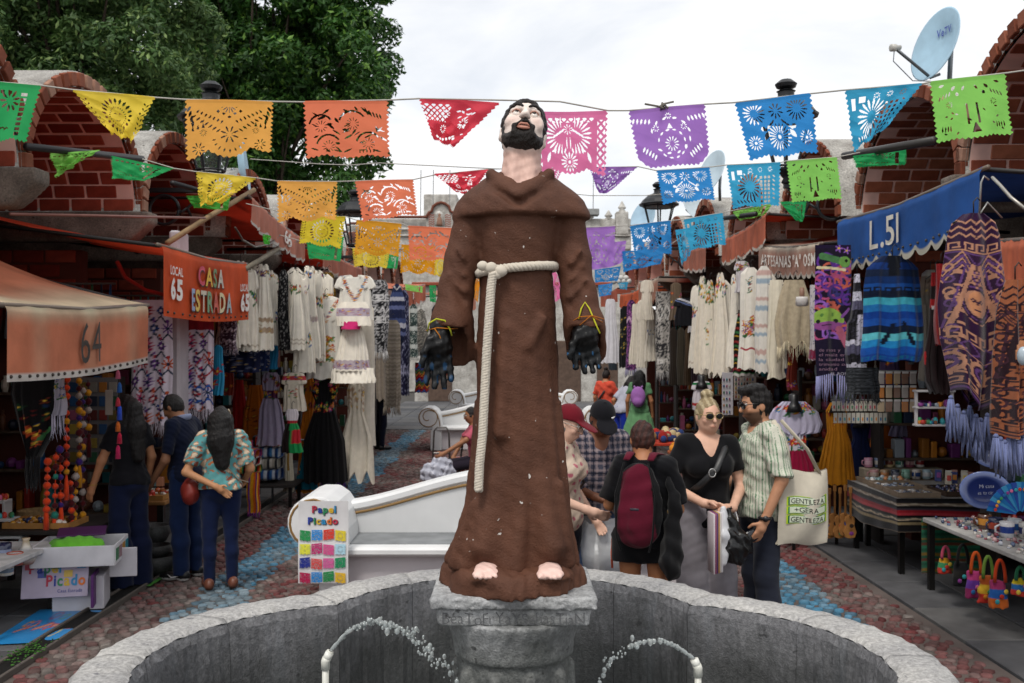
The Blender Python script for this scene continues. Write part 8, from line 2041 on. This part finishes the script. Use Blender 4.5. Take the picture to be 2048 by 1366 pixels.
    if bot:
        S=SDF(lo,hi,h);inf=bot.get('inf',.014)
        S.ell(pel+J(0,.012,-.02),J(.150*bw,.114*bw,.13)+inf*.7,k=.04);S.ell(pel+J(0,.0,.06),J(.132*bw,.10*bw,.10)+inf*.4,k=.04)
        end=bot.get('end',1.0);fl=bot.get('flare',.0)
        if bot.get('skirt'):
            z1=bot['skirt']*s_;zs=np.linspace(z1,pel[2]+.08,8);t=(pel[2]+.08-zs)/(pel[2]+.08-z1)
            S.loft(zs,0,.01,(.15+(.12+fl)*t)*s_*bw,(.11+(.10+fl)*t)*s_*bw,k=.03,mod=lambda a,Z:.012*np.cos(11*a)*np.clip((pel[2]-Z)*4,0,1))
        else:
            for k in(-1,1):
                a,e,w=Lg[k];e=e+[0,.008,0]
                if end>1:w2=w-[0,0,.045*s_]
                if end>=.75:
                    m=e*.6+w*.4+[0,.012,0];S.cap(a,e,.080*s_*bw+inf*.6,.055*s_+inf+fl*.3,k=.03);S.cap(e,m,.055*s_+inf+fl*.3,.055*s_+inf*.7+fl*.6,k=.03);S.cap(m,w-np.array([0,0,.03*s_+(.03 if end>1 else 0)]),.055*s_+inf*.7+fl*.6,.042*s_+inf*.8+fl,k=.03,clip=1.0)
                else:S.cap(a,a+(e-a)*end*1.4,.092*s_*bw+inf,.078*s_+inf+fl,k=.03,clip=1.0)
        S.wrinkle(.003,13,int(px)+3);S.wrinkle(.0012,30,int(px)+5)
        top_z=bot.get('waist',1.03)*s_+(pel[2]-.95*s_);S.cut(lambda X,Y,Z:Z-top_z)
        wear(bot.get('name','trousers'),S,bot['col'],bot.get('mt',CLOTH))
    if feet and shoes is not None:
        for k in(-1,1):
            w=Lg[k][2];ctr=np.array([w[0]+k*.006,w[1]-.055*s_,.05]);S=SDF(ctr-[.09,.19,.06],ctr+[.09,.17,.14],.008)
            S.ell(ctr+[0,.075,.0],(.042,.062,.055));S.ell(ctr+[k*.004,-.06,-.012],(.046,.09,.038),k=.03);S.cut(lambda X,Y,Z:.006-Z)
            sole=None if isinstance(shoes,np.ndarray)else shoes[1];sc_=shoes if sole is None else shoes[0]
            wear('shoe',S,(lambda V,sc_=sc_,sole=sole:np.where((V[:,2:3]*s_<.028),sole if sole is not None else sc_*.6,sc_)),LEATH)
    if hair:
        hcx=hair.get('col',c('#15110f'));S=SDF(hc-np.array([.2,.24,.62]),hc+np.array([.2,.2,.26]),h*.85)
        if hair.get('cap')is None:
            S.ell(hp_(0,.012,.010),J(.078,.097,.112),rot=HR_);S.ell(hp_(0,-.085,-.03),J(.072,.075,.103),rot=HR_,k=.012,sub=True);S.ell(hp_(0,-.03,-.13),J(.10,.10,.07),rot=HR_,k=.012,sub=True)
        else:
            S.ell(hp_(0,.022,-.02),J(.080,.088,.085),rot=HR_);S.ell(hp_(0,-.09,-.03),J(.085,.085,.11),rot=HR_,k=.012,sub=True)
        if hair.get('quiff'):S.cap(hp_(-.03,-.068,.095),hp_(.035,-.055,.105),.024*s_,.024*s_,k=.02);S.ell(hp_(0,-.005,.098),J(.062,.08,.032),rot=HR_,k=.02)
        if hair.get('bun')is not None:S.ell(hp_(*hair['bun']),J(.043,.043,.036),k=.012)
        if hair.get('long'):
            L_=hair['long'];wd_=hair.get('wide',.09)
            bk=hp_(0,.075,-.02);S.cap(bk,bk+B@[0,.03,-.16],wd_*.95,wd_,k=.04);S.cap(bk+B@[0,.03,-.16],up(0,.125,1.40)+[0,0,-L_],wd_,wd_*.6,k=.04)
            for q in(-1,1):S.cap(hp_(.07*q,.02,.0),hp_(.085*q,.04,-.16),.035,.04,k=.03)
        S.wrinkle(hair.get('wr',.004)*.45,45,3);S.wrinkle(hair.get('wr',.004)*.3,120,5)
        hc2=hair.get('col2')
        wear('hair',S,(lambda V:np.where((np.sin(V[:,0]*160+V[:,2]*40)>.2)[:,None],hcx,hc2 if hc2 is not None else hcx)),HAIR)
        if hair.get('cap')is not None:
            S=SDF(hc-.22,hc+.22,h*.8);k_=J(.088,.104,.10);S.ell(hp_(0,.012,.030),k_,rot=HR_)
            n_=HR_@np.array([0,.12,1.0]);o_=hp_(0,0,.032);S.cut(lambda X,Y,Z:-((X-o_[0])*n_[0]+(Y-o_[1])*n_[1]+(Z-o_[2])*n_[2]))
            S.ell(hp_(0,-.125,.036),J(.074,.085,.010),rot=HR_@rotx(.16),k=.012);S.ell(hp_(0,.01,.132),J(.01,.01,.006),k=.004);wear('cap',S,hair['cap'],CLOTH)
    mbf=MB()
    for q in(-1,1):
        mbf.ball(hp_(.03*q,-.077,.014),.0115*s_,c('#d8d2cc'),8,6);mbf.ball(hp_(.03*q,-.084,.013),.0062*s_,c('#1d1510'),7,5)
        mbf.tube([hp_(.012*q,-.094,.030),hp_(.03*q,-.090,.036),hp_(.05*q,-.076,.030)],.0035*s_,(hair or{}).get('brow',c('#1a1310')),5)
    put('eyes_and_brows',W(np.vstack(mbf.V)),mbf.F,GLAZE,T,np.vstack(mbf.C),True,kind='stuff')
    K=dict(T=T,W=W,J=J,up=up,hp=hp_,HR=HR_,A=A,L=Lg,neck=neck,pel=pel,B=B,s=s_,sh=sh,Rw=Rw,base=base,dirw=lambda v:Rw@np.asarray(v,float))
    if extra:extra(K)
    return K
def piece(K,name,fn,mt,top=False,**kw):
    """a mesh in the person's own frame; top=True makes it a thing of its own"""
    mb=MB();fn(mb);return put(name,K['W'](np.vstack(mb.V)),mb.F,mt,None if top else K['T'],np.vstack(mb.C),True,**kw)
def sdfpiece(K,name,lo,hi,h,fn,col,mt,top=False,**kw):
    S=SDF(lo,hi,h);fn(S);V,F=S.mesh(1)
    return put(name,K['W'](V),F,mt,None if top else K['T'],col(V)if callable(col)else col,True,**kw)
def sunglasses(K,col=c('#0c0c0e'),rim=c('#a08a5a'),clear=False):
    hp=K['hp']
    def f(mb):
        for q in(-1,1):
            pts=[hp(.033*q+.027*math.cos(a),-.103+.012*abs(math.cos(a)*q+q*0)*.6*(1 if math.cos(a)*q>0 else 0),.010+.021*math.sin(a))for a in np.linspace(0,6.283,14)]
            if not clear:mb.add(pts[:-1]+[hp(.033*q,-.106,.010)],[(i,(i+1)%13,13)for i in range(13)],col)
            mb.tube(pts,.0022,rim,5,cap=False);mb.tube([hp(.058*q,-.095,.016),hp(.078*q,-.04,.016),hp(.080*q,.01,.010)],.0026,rim,5)
        mb.tube([hp(-.008,-.108,.018),hp(.008,-.108,.018)],.0024,rim,5)
    piece(K,'eyeglasses' if clear else 'sunglasses',f,GLAZE)
# --- three shoppers by stall 64 and 65
def x_w1(K):
    w=K['A'][1][2];piece(K,'bracelet',lambda mb:mb.tube([w+[.03*math.cos(a),.03*math.sin(a),.01]for a in np.linspace(0,6.28,12)],.005,c('#a5823a'),5),METAL)
person('woman with long black hair in black tee and dark wide jeans, standing under awning 64',258,8.2,1.60,-122,'#b07a58',head=(12,0,0),arms={1:((.23,-.06,1.12),(.25,-.15,.90))},fem=True,bw=1.04,
       top=dict(col=c('#15151a'),sleeve=.62,hem=.90),bot=dict(col=c('#141c38'),flare=.05,end=1.1),hair=dict(col=c('#0e0b0b'),long=.24,wide=.085),extra=x_w1)
def x_m1(K):
    for k in(-1,1):
        w=K['L'][k][2];piece(K,'shoe_mark',lambda mb:mb.tube([w+[k*.052,.0,-.03],w+[k*.056,-.06,-.045],w+[k*.05,-.10,-.02]],[.003,.008,.002],c('#d5d5d5'),5),PAINT)
person('man in navy polo shirt with pale collar, jeans and black white-soled sneakers, head bowed',372,8.5,1.62,-105,'#8d6248',lean=6,head=(28,0,0),arms={1:((.24,-.05,1.08),(.20,-.20,.90))},bw=1.08,
       top=dict(col=lambda V:np.where((V[:,2:3]<1.0)&(np.abs(V[:,0:1])>.215)&(V[:,2:3]>.96),c('#8f98b4'),c('#131a30')),sleeve=.85,hem=.88,collar=c('#8a93b0')),bot=dict(col=c('#1a2a4e'),flare=.015),hair=dict(col=c('#0f0c0c')),shoes=(c('#141416'),c('#d2d2d0')),extra=x_m1)
def florals(V):
    a=np.sin(V[:,0]*47+3*np.sin(V[:,2]*31))*np.sin(V[:,2]*43+2*np.sin(V[:,1]*37))*np.cos(V[:,1]*29+V[:,0]*13)
    C=np.where((a>.16)[:,None],c('#b0643a'),c('#5d9a9c'));C=np.where((a>.34)[:,None],c('#d9c3a8'),C);return np.where((a<-.38)[:,None],c('#7d3f2c'),C)
def x_w2(K):
    hp=K['hp'];piece(K,'hair_clip',lambda mb:mb.tube([hp(-.07,.03,.09),hp(-.085,.0,.05),hp(-.08,-.02,.0)],.006,c('#c9b8a0'),6),METAL)
    piece(K,'bag_strap',lambda mb:mb.tube([K['up'](.13,.09,1.44),K['up'](.0,.135,1.2),K['up'](-.14,.12,1.02),[-.22,.02,.86]],.009,c('#8d7a68'),6,flat=.4),LEATH)
    ct=np.array([.235,-.02,.80]);sdfpiece(K,'handbag',ct-.2,ct+.2,.01,lambda S:(S.ell(ct,(.07,.11,.11)),S.wrinkle(.004,30,2)),c('#7d2a22'),LEATH,True,label='dark red handbag hanging at the hip of the floral blouse woman',cat='handbag')
person('short woman in teal floral blouse and tight jeans, one hand held behind her back',441,8.15,1.50,-158,'#b9855f',head=(0,-12,0),arms={1:((.31,.08,1.10),(.06,.185,.97),(-.75,.0,-.55),(0,1,-.2),.25),-1:((-.27,.0,1.10),(-.24,-.14,.98))},fem=True,bw=1.16,
       top=dict(col=florals,sleeve=.78,sw=.035,hem=.93,inf=.02),bot=dict(col=c('#131f40'),inf=.010),hair=dict(col=c('#0d0a0a'),long=.20,wide=.10,wr=.004),shoes=c('#6b4030'),extra=x_w2)
# --- the group behind the fountain
def x_cap(K):
    sunglasses(K,rim=c('#9a948c'),clear=True);ct=np.array([.30,.10,.86])
    sdfpiece(K,'shoulder_bag',ct-.26,ct+.26,.01,lambda S:(S.ell(ct,(.07,.17,.14)),S.cap(ct+[.06,-.1,.05],ct+[.06,.12,.02],.012,k=.01),S.wrinkle(.005,25,4)),c('#121214'),LEATH,True,label='glossy black shoulder bag hanging beside the statue robe',cat='bag')
    piece(K,'bag_strap',lambda mb:mb.tube([K['up'](-.1,.0,1.43),K['up'](.15,-.10,1.15),ct+[0,-.05,.12]],.010,c('#151517'),6),LEATH)
person('woman in burgundy cap with silver hair and glasses, mostly hidden behind the statue',1122,6.3,1.63,62,'#d9b09a',head=(22,0,0),arms={1:((.24,.02,1.10),(.20,-.14,.92)),-1:((-.24,-.05,1.10),(-.15,-.25,1.02))},fem=True,bw=1.12,
       top=dict(col=lambda V:np.where((np.sin(V[:,0]*60)*np.sin(V[:,2]*55)>.75)[:,None],c('#b0616f'),c('#cbb8a6')),sleeve=0,hem=.86),bot=dict(col=c('#1a1d2a')),hair=dict(col=c('#a9a59e'),col2=c('#7d7a76'),cap=c('#6a1522'),brow=c('#8a837c')),extra=x_cap,h=.0085)
def plaid(V):
    a,b=np.abs(((V[:,0]*22)%1)-.5),np.abs(((V[:,2]*22)%1)-.5);C=np.tile(c('#4a4c5c'),(len(V),1))
    C=np.where((a>.34)[:,None],C*.6+c('#c9b4b4')*.35,C);C=np.where((b>.34)[:,None],C*.65+c('#c9b4b4')*.35,C);C=np.where((a<.06)[:,None]|(b<.06)[:,None],c('#1f2232'),C);return C
def x_pl(K):
    hp=K['hp']
    piece(K,'cap_emblem',lambda mb:mb.tube([hp(.030,-.098,.085),hp(.036,-.0985,.078),hp(.052,-.0925,.090)],[.004,.007,.002],c('#d8d8da'),5),PAINT)
    w=(K['A'][-1][2]+K['A'][1][2])/2;piece(K,'paper_slip',lambda mb:mb.bbox(w+[0,-.12,.015],(.10,.05,.006),c('#d5cfd2'),.002),PAINT,True,label='small white paper slip in the hands of the plaid-shirt man',cat='paper')
    ct=w+[0.01,-.04,-.34]
    def bag(mb):
        def fn(u,v):th=u*2*np.pi;r=.17+.03*np.sin(v*5)+.012*np.sin(th*7+v*6);return ct[0]+r*np.cos(th)*1.1,ct[1]+r*.5*np.sin(th)+.02*np.sin(v*9),ct[2]+.20-.5*v+.02*np.sin(th*3)
        mb.sheet(fn,40,24,lambda u,v:np.broadcast_to(c('#e6e8ea'),u.shape+(3,)))
    piece(K,'clear_bag',bag,CLEAR,True,label='large clear plastic bag in front of the plaid-shirt man',cat='plastic bag')
CLEAR=mat('clear_plastic',.15,.6,bump=(14,.6,.02),var=.03,alpha=.38)
person('man in black baseball cap and grey plaid shirt looking down at his hands',1192,6.75,1.66,14,'#7a4f3a',lean=8,head=(26,-4,0),arms={-1:((-.24,-.02,1.09),(-.10,-.27,1.02),(.75,-.5,-.25),(.3,-.2,1),.7),1:((.24,-.02,1.09),(.09,-.27,1.02),(-.75,-.5,-.25),(-.3,-.2,1),.7)},bw=1.06,
       top=dict(col=plaid,sleeve=1.62,hem=.86,collar=plaid,neck=.08,v=.10,h=.007),bot=dict(col=c('#54698c')),hair=dict(col=c('#14100f'),cap=c('#15151a')),extra=x_pl,h=.0078)
def x_bp(K):
    up=K['up'];mar,bk=c('#5d1428'),c('#111113')
    ct=up(0,.165,1.18)
    def pk(S):
        S.ell(ct+[0,0,-.02],(.135,.08,.25));S.ell(ct+[0,.015,-.10],(.13,.085,.16),k=.03);S.cut(lambda X,Y,Z:Z-ct[2]-.24);S.wrinkle(.004,22,3)
    o=sdfpiece(K,'backpack',ct-.36,ct+.36,.0085,pk,lambda V:np.where(((np.abs(V[:,0]-ct[0])<.098-.03*np.clip((V[:,2]-ct[2])*3,-1,1))&(V[:,1]>ct[1]+.02))[:,None],mar,bk),CLOTH,True,label='burgundy and black backpack worn by the woman in black shorts',cat='backpack')
    def sub(name,fn,mt):mb=MB();fn(mb);put(name,K['W'](np.vstack(mb.V)),mb.F,mt,o,np.vstack(mb.C),True)
    for q in(-1,1):
        sub('shoulder_strap',lambda mb:mb.tube([ct+[q*.07,.0,.24],up(q*.075,.06,1.475),up(q*.09,-.06,1.46),up(q*.12,-.13,1.3)],[.020,.026,.026,.022],mar,8,flat=.35),CLOTH)
        sub('zip',lambda mb:mb.tube([ct+[q*.07,.055,.23],ct+[q*.115,.075,.05],ct+[q*.105,.10,-.18],ct+[q*.08,.085,-.27]],.006,bk,5),CLOTH)
    sub('name_patch',lambda mb:mb.bbox(ct+[.0,.098,-.03],(.05,.006,.014),c('#2a2a35'),.002),PLAST)
    bc=np.array([-.20,.10,.93])
    S=dict(label='black printed cloth bag hanging from the shoulder of the backpack woman',cat='bag')
    o2=sdfpiece(K,'cloth_bag',bc-[.2,.25,.45],bc+[.2,.25,.5],.01,lambda s:(s.cap(bc+[0,0,.18],bc+[.02,0,-.2],.035,.06,k=.04),s.ell(bc+[.02,0,-.16],(.045,.12,.15),k=.05),s.cap(bc+[.02,0,.2],up(-.15,.03,1.44),.022,.018,k=.02),s.wrinkle(.006,20,6)),c('#141416'),CLOTH,True,**S)
    lg=K['pel'];piece(K,'orange_piping',lambda mb:mb.tube([lg+[.180,.03,.0],lg+[.190,.02,-.12],lg+[.188,.015,-.21]],.007,c('#d0562a'),6),CLOTH)
person('woman seen from behind with short auburn hair, black tee, black shorts and bare legs',1288,5.85,1.555,160,'#a8714e',head=(20,18,0),arms={1:((.24,-.05,1.12),(.18,-.28,1.03)),-1:((-.215,-.02,1.12),(-.16,-.22,1.0))},fem=True,bw=1.08,
       top=dict(col=c('#111115'),sleeve=.86,sw=.03,hem=.90,inf=.02),bot=dict(col=c('#0f0f12'),end=.20,inf=.022,flare=.02,name='shorts'),hair=dict(col=c('#2e1711'),col2=c('#43221a'),wr=.006),extra=x_bp,h=.008)
def x_bl(K):
    sunglasses(K);up,A=K['up'],K['A'];w=(A[-1][2]+A[1][2])/2
    piece(K,'crossbody_strap',lambda mb:mb.tube([up(.13,.06,1.43),up(.09,-.10,1.36),up(.02,-.155,1.24),up(-.08,-.145,1.14),up(-.14,-.05,1.06)],.022,c('#1e1e20'),8,flat=.3),LEATH)
    piece(K,'strap_ring',lambda mb:mb.tube([up(-.015,-.172,1.215)+[.022*math.cos(a),0,.026*math.sin(a)]for a in np.linspace(0,6.28,14)],.004,c('#a9a9a9'),5),METAL)
    bc=w+[.075,-.10,-.21]
    sdfpiece(K,'plastic_bag',bc-.3,bc+.3,.0095,lambda S:(S.cap(w+[.03,-.10,-.02],bc,.018,.07,k=.03),S.ell(bc+[.0,0,-.02],(.10,.06,.11),k=.04),S.wrinkle(.008,24,3),S.wrinkle(.004,60,8)),c('#121314'),mat('shiny_black_plastic',.3,.5,bump=(26,.6,.01),var=.1),True,label='knotted black plastic bag held by the blonde woman',cat='plastic bag')
    fc=w+[-.055,-.13,-.20]
    def stack(mb):
        for k,q in enumerate(('#c9c0c4','#8d4f6a','#5a3a6a','#b08a4a','#c9c4c0','#d0ccd0')):mb.bbox(fc+[-.03+.013*k,.010*k,.0],(.011,.12,.36),c(q),.002)
    piece(K,'paper_pack',stack,PAINT,True,label='flat pack of coloured papers held in front of the grey trousers',cat='paper pack')
    wb=w+[-.0,-.12,-.15];sdfpiece(K,'white_bag',wb-.25,wb+.25,.01,lambda S:(S.cap(w+[0,-.11,.0],wb,.02,.04,k=.02),S.cap(wb,wb+[-.01,0,-.17],.04,.022,k=.02),S.wrinkle(.005,30,2)),c('#cfd0d4'),PLAST,True,label='crumpled white plastic bag beside the coloured paper pack',cat='plastic bag')
    piece(K,'sleeve_bag',lambda mb:mb.tube([up(.17,.04,1.42),up(.23,.07,1.2),up(.23,.07,1.0)],[.018,.022,.06],BLK,8),LEATH)
person('blonde woman with a hair bun, aviator sunglasses, black V-neck tee and grey wide trousers',1413,6.35,1.66,6,'#d3a78f',head=(4,8,0),arms={-1:((-.235,.02,1.11),(-.085,-.22,1.03),(.9,-.35,-.1),(.2,-.6,-.7),.5),1:((.24,.02,1.10),(.10,-.23,1.0),(-.85,-.4,.05),(-.2,-.6,-.7),.6)},fem=True,bw=1.08,
       top=dict(col=BLK,sleeve=.62,hem=.86,neck=.085,v=.115,inf=.013),bot=dict(col=c('#8a868c'),flare=.075,end=1.1,inf=.022),hair=dict(col=c('#b5a584'),col2=c('#8d7c5c'),bun=(.0,.025,.138),wr=.003,brow=c('#7d6446')),extra=x_bl,h=.0075)
def x_st(K):
    sunglasses(K,rim=c('#101012'));up,A=K['up'],K['A'];e,w=A[1][1],A[1][2]
    piece(K,'watch',lambda mb:(mb.tube([w+[.034*math.cos(a),.034*math.sin(a),.012]for a in np.linspace(0,6.28,14)],.011,BLK,6),mb.lathe(w+[.034,-.01,.012],[(.019,0),(.018,.008)],c('#1c1c20'),12,axis=(1,-.3,0))),PLAST)
    piece(K,'phone',lambda mb:mb.bbox(w+[-.02,-.085,-.105],(.018,.15,.075),c('#10131c'),.006,rot=rotx(.45)),GLAZE,True,label='dark phone in the hand of the man in striped shirt',cat='phone')
    bc=np.array([.02,.17,1.0])*K['s'];n=np.array([1.0,.10,0]);n/=np.linalg.norm(n);tt=np.array([-.10,1.0,0]);tt/=np.linalg.norm(tt)
    o=thing('tote_bag','cream cloth tote bag printed GENTILEZA GERA GENTILEZA in green frames','tote bag',K['W'](bc-[0,0,.25]))
    def cl(u,v,side,lift=0.0):
        a=(u-.5)*.35*(1+.06*np.sin(v*3.1));dep=side*(.012+.05*np.sin(np.pi*v)**.7*np.sin(np.pi*np.clip(u,.02,.98))**.5)+.010*np.sin(u*9+v*5)*(1-.5*(lift>0))+lift
        return bc[0]+n[0]*(dep+.17)+tt[0]*a,bc[1]+n[1]*(dep+.17)+tt[1]*a,bc[2]+.17-.46*v+.012*np.sin(u*7)
    def loop(u,v):th=u*2;s1=th<1;uu=np.where(s1,th,2-th);X1=cl(uu,v,1);X2=cl(uu,v,-1);return tuple(np.where(s1,a,b)for a,b in zip(X1,X2))
    V,F,C=sheet_arrays(loop,61,31,lambda u,v:np.broadcast_to(c('#cdc5b4'),u.shape+(3,)));put('bag_body',K['W'](V),F,CLOTH,o,C)
    def on(lift):return lambda x,y:np.array([float(q[0,0])for q in cl(np.array([[x]]),np.array([[y]]),1,lift)])
    rots=lambda x,y:(x,y)
    mbs=MB()
    for k,(y0,y1)in enumerate(((.36,.48),(.49,.60),(.61,.73))):
        for(x0,x1,q,lf)in((.13,.90,c('#b9d422'),.002),(.155,.875,c('#1f6a3c')if k!=1 else c('#3a8a4a'),.0035),(.18,.85,c('#cfd8c0'),.005)):
            dx=(x0-.13);yy0,yy1=y0+dx*.28,y1-dx*.28
            g_=[on(lf)(x0+(x1-x0)*i/8,(yy0,yy1)[j]-.05*(x0+(x1-x0)*i/8))for j in(0,1)for i in range(9)];mbs.add(g_,[(i,i+9,i+10,i+1)for i in range(8)],q)
    put('printed_frames',K['W'](np.vstack(mbs.V)),mbs.F,PAINT,o,np.vstack(mbs.C),False)
    mbs=MB()
    for s_t,yb,x0,wd_ in(('GENTILEZA',.455,.20,.62),('+GERA',.575,.26,.44),('GENTILEZA',.705,.20,.62)):text_into(mbs,s_t,lambda x,y,yb=yb:on(.0068)(x,yb-y-.05*x),c('#17231a'),.068,.0,wd_,x0=x0)
    put('lettering',K['W'](np.vstack(mbs.V)),mbs.F,PAINT,o,np.vstack(mbs.C),False)
    mbs=MB();f0,f1=on(0)(.2,.02),on(0)(.8,.02);sp_=up(.16,.02,1.46)
    mbs.tube([f0,(f0+sp_)/2+[.06,0,0],sp_+[.02,-.02,.015]],.017,c('#c9c0ae'),8,flat=.3);mbs.tube([f1,(f1+sp_)/2+[.07,.03,0],sp_+[.0,.04,.015]],.017,c('#c9c0ae'),8,flat=.3)
    put('straps',K['W'](np.vstack(mbs.V)),mbs.F,CLOTH,o,np.vstack(mbs.C),True)
def striped(V):
    a=np.where(np.abs(V[:,1])<.11,V[:,0]*1.0,V[:,1]*1.0);a=np.arctan2(V[:,1],V[:,0])*.17+np.where(np.abs(V[:,0])>.2,V[:,1]*.6,0)
    t=(a*24)%1;C=np.tile(c('#cdcdbd'),(len(V),1));C=np.where(((t>.42)&(t<.58))[:,None],c('#4d7a58'),C);C=np.where(((t>.9)|(t<.06))[:,None],c('#8fa48c'),C);return C
person('bearded man in profile with sunglasses, green striped shirt and dark jeans, carrying a tote',1522,6.4,1.74,-80,'#b98768',head=(10,0,0),arms={1:((.255,.02,1.12),(.235,-.08,.88)),-1:((-.25,-.03,1.1),(-.22,-.22,.93))},bw=1.06,
       top=dict(col=striped,sleeve=.95,sw=.030,hem=.86,inf=.024,collar=c('#cbccbb'),neck=.08,v=.06),bot=dict(col=c('#2b2f3c'),flare=.015),hair=dict(col=c('#120e0d'),quiff=True,beard=c('#1d1512'),wr=.006),extra=x_st,h=.0075)
# --- people farther down the alley
def x_co(K):piece(K,'bag_strap',lambda mb:mb.tube([K['up'](-.13,.0,1.44),K['up'](.0,.14,1.2),K['up'](.16,.1,1.0)],.02,c('#3a3536'),6),LEATH)
person('woman in coral tee and jeans with dark curly hair tied up, by the far stalls',1211,18.8,1.60,150,'#b07a58',head=(15,0,0),arms={-1:((-.25,-.06,1.1),(-.1,-.28,1.05))},fem=True,bw=1.08,top=dict(col=c('#d8543f'),sleeve=.8,hem=.9),bot=dict(col=c('#46638c')),hair=dict(col=c('#1c1210'),bun=(0,.06,.13)),h=.0145,extra=x_co)
person('stooping woman in white top and royal blue trousers at the far stalls',1243,17.8,1.58,120,'#a8714e',lean=26,head=(20,0,0),arms={-1:((-.24,-.3,1.0),(-.15,-.45,.9))},fem=True,bw=1.1,top=dict(col=c('#b9bac8'),sleeve=.8,hem=.9),bot=dict(col=c('#1d34a0'),flare=.03),hair=dict(col=c('#17100f'),long=.1),h=.0145)
def x_gr(K):
    ct=K['up'](0,.19,1.2);o=sdfpiece(K,'backpack',ct-.3,ct+.3,.014,lambda S:(S.ell(ct,(.13,.085,.18)),S.ell(ct+[0,.05,-.08],(.09,.06,.08),k=.02)),c('#a06ab0'),CLOTH,True,label='small lilac backpack worn by the woman in green dress',cat='backpack')
    for q in(-1,1):mb=MB();mb.tube([ct+[q*.06,0,.16],K['up'](q*.09,.03,1.47),K['up'](q*.13,-.1,1.35)],.02,c('#a87ab8'),6);put('shoulder_strap',K['W'](np.vstack(mb.V)),mb.F,CLOTH,o,np.vstack(mb.C),True)
person('woman in sage green dress with long black hair at the far stalls',1279,17.3,1.62,165,'#a8714e',head=(10,0,0),fem=True,bw=1.06,top=dict(col=c('#5f8a62'),sleeve=.55,hem=.9),bot=dict(col=c('#6a9a6c'),skirt=.42,flare=.04,name='skirt'),hair=dict(col=c('#0d0b0b'),long=.12,wide=.11),h=.0145,extra=x_gr)
def x_se(K):
    sunglasses(K,rim=c('#77706a'),clear=True)
    t=thing('stool','low plastic stool under the seated vendor behind the statue','stool',K['base']);mb=MB();mb.bbox(K['base']+[0,.03,.40],(.34,.34,.04),c('#8a2a22'),.01);mb.build('seat',PLAST,t)
    for a in(-.13,.13):
        for b_ in(-.1,.16):mb=MB();mb.box(K['base']+[a,b_,.19],(.035,.035,.38),c('#7d241d'));mb.build('leg',PLAST,t)
person('seated vendor in pink top with glasses, only an arm showing beside the statue',955,13.2,1.58,-75,'#9a6a4c',lean=6,head=(8,0,0),arms={1:((.24,-.22,.84),(.2,-.52,.66)),-1:((-.24,-.15,.82),(-.15,-.3,.6))},legs={-1:((-.12,-.42,.47),(-.12,-.40,.085)),1:((.12,-.42,.47),(.12,-.40,.085))},fem=True,hip_z=.52,top=dict(col=c('#b8586a'),sleeve=.9,hem=.42),bot=dict(col=c('#2a2430')),hair=dict(col=c('#1a1413')),h=.012,extra=x_se)
person('person in dark coat and boots standing behind the hanging shawls',762,19.5,1.68,120,'#a8714e',top=dict(col=c('#15161a'),sleeve=1.8,hem=.7),bot=dict(col=c('#15182a')),hair=dict(col=c('#120f0f')),h=.0145)
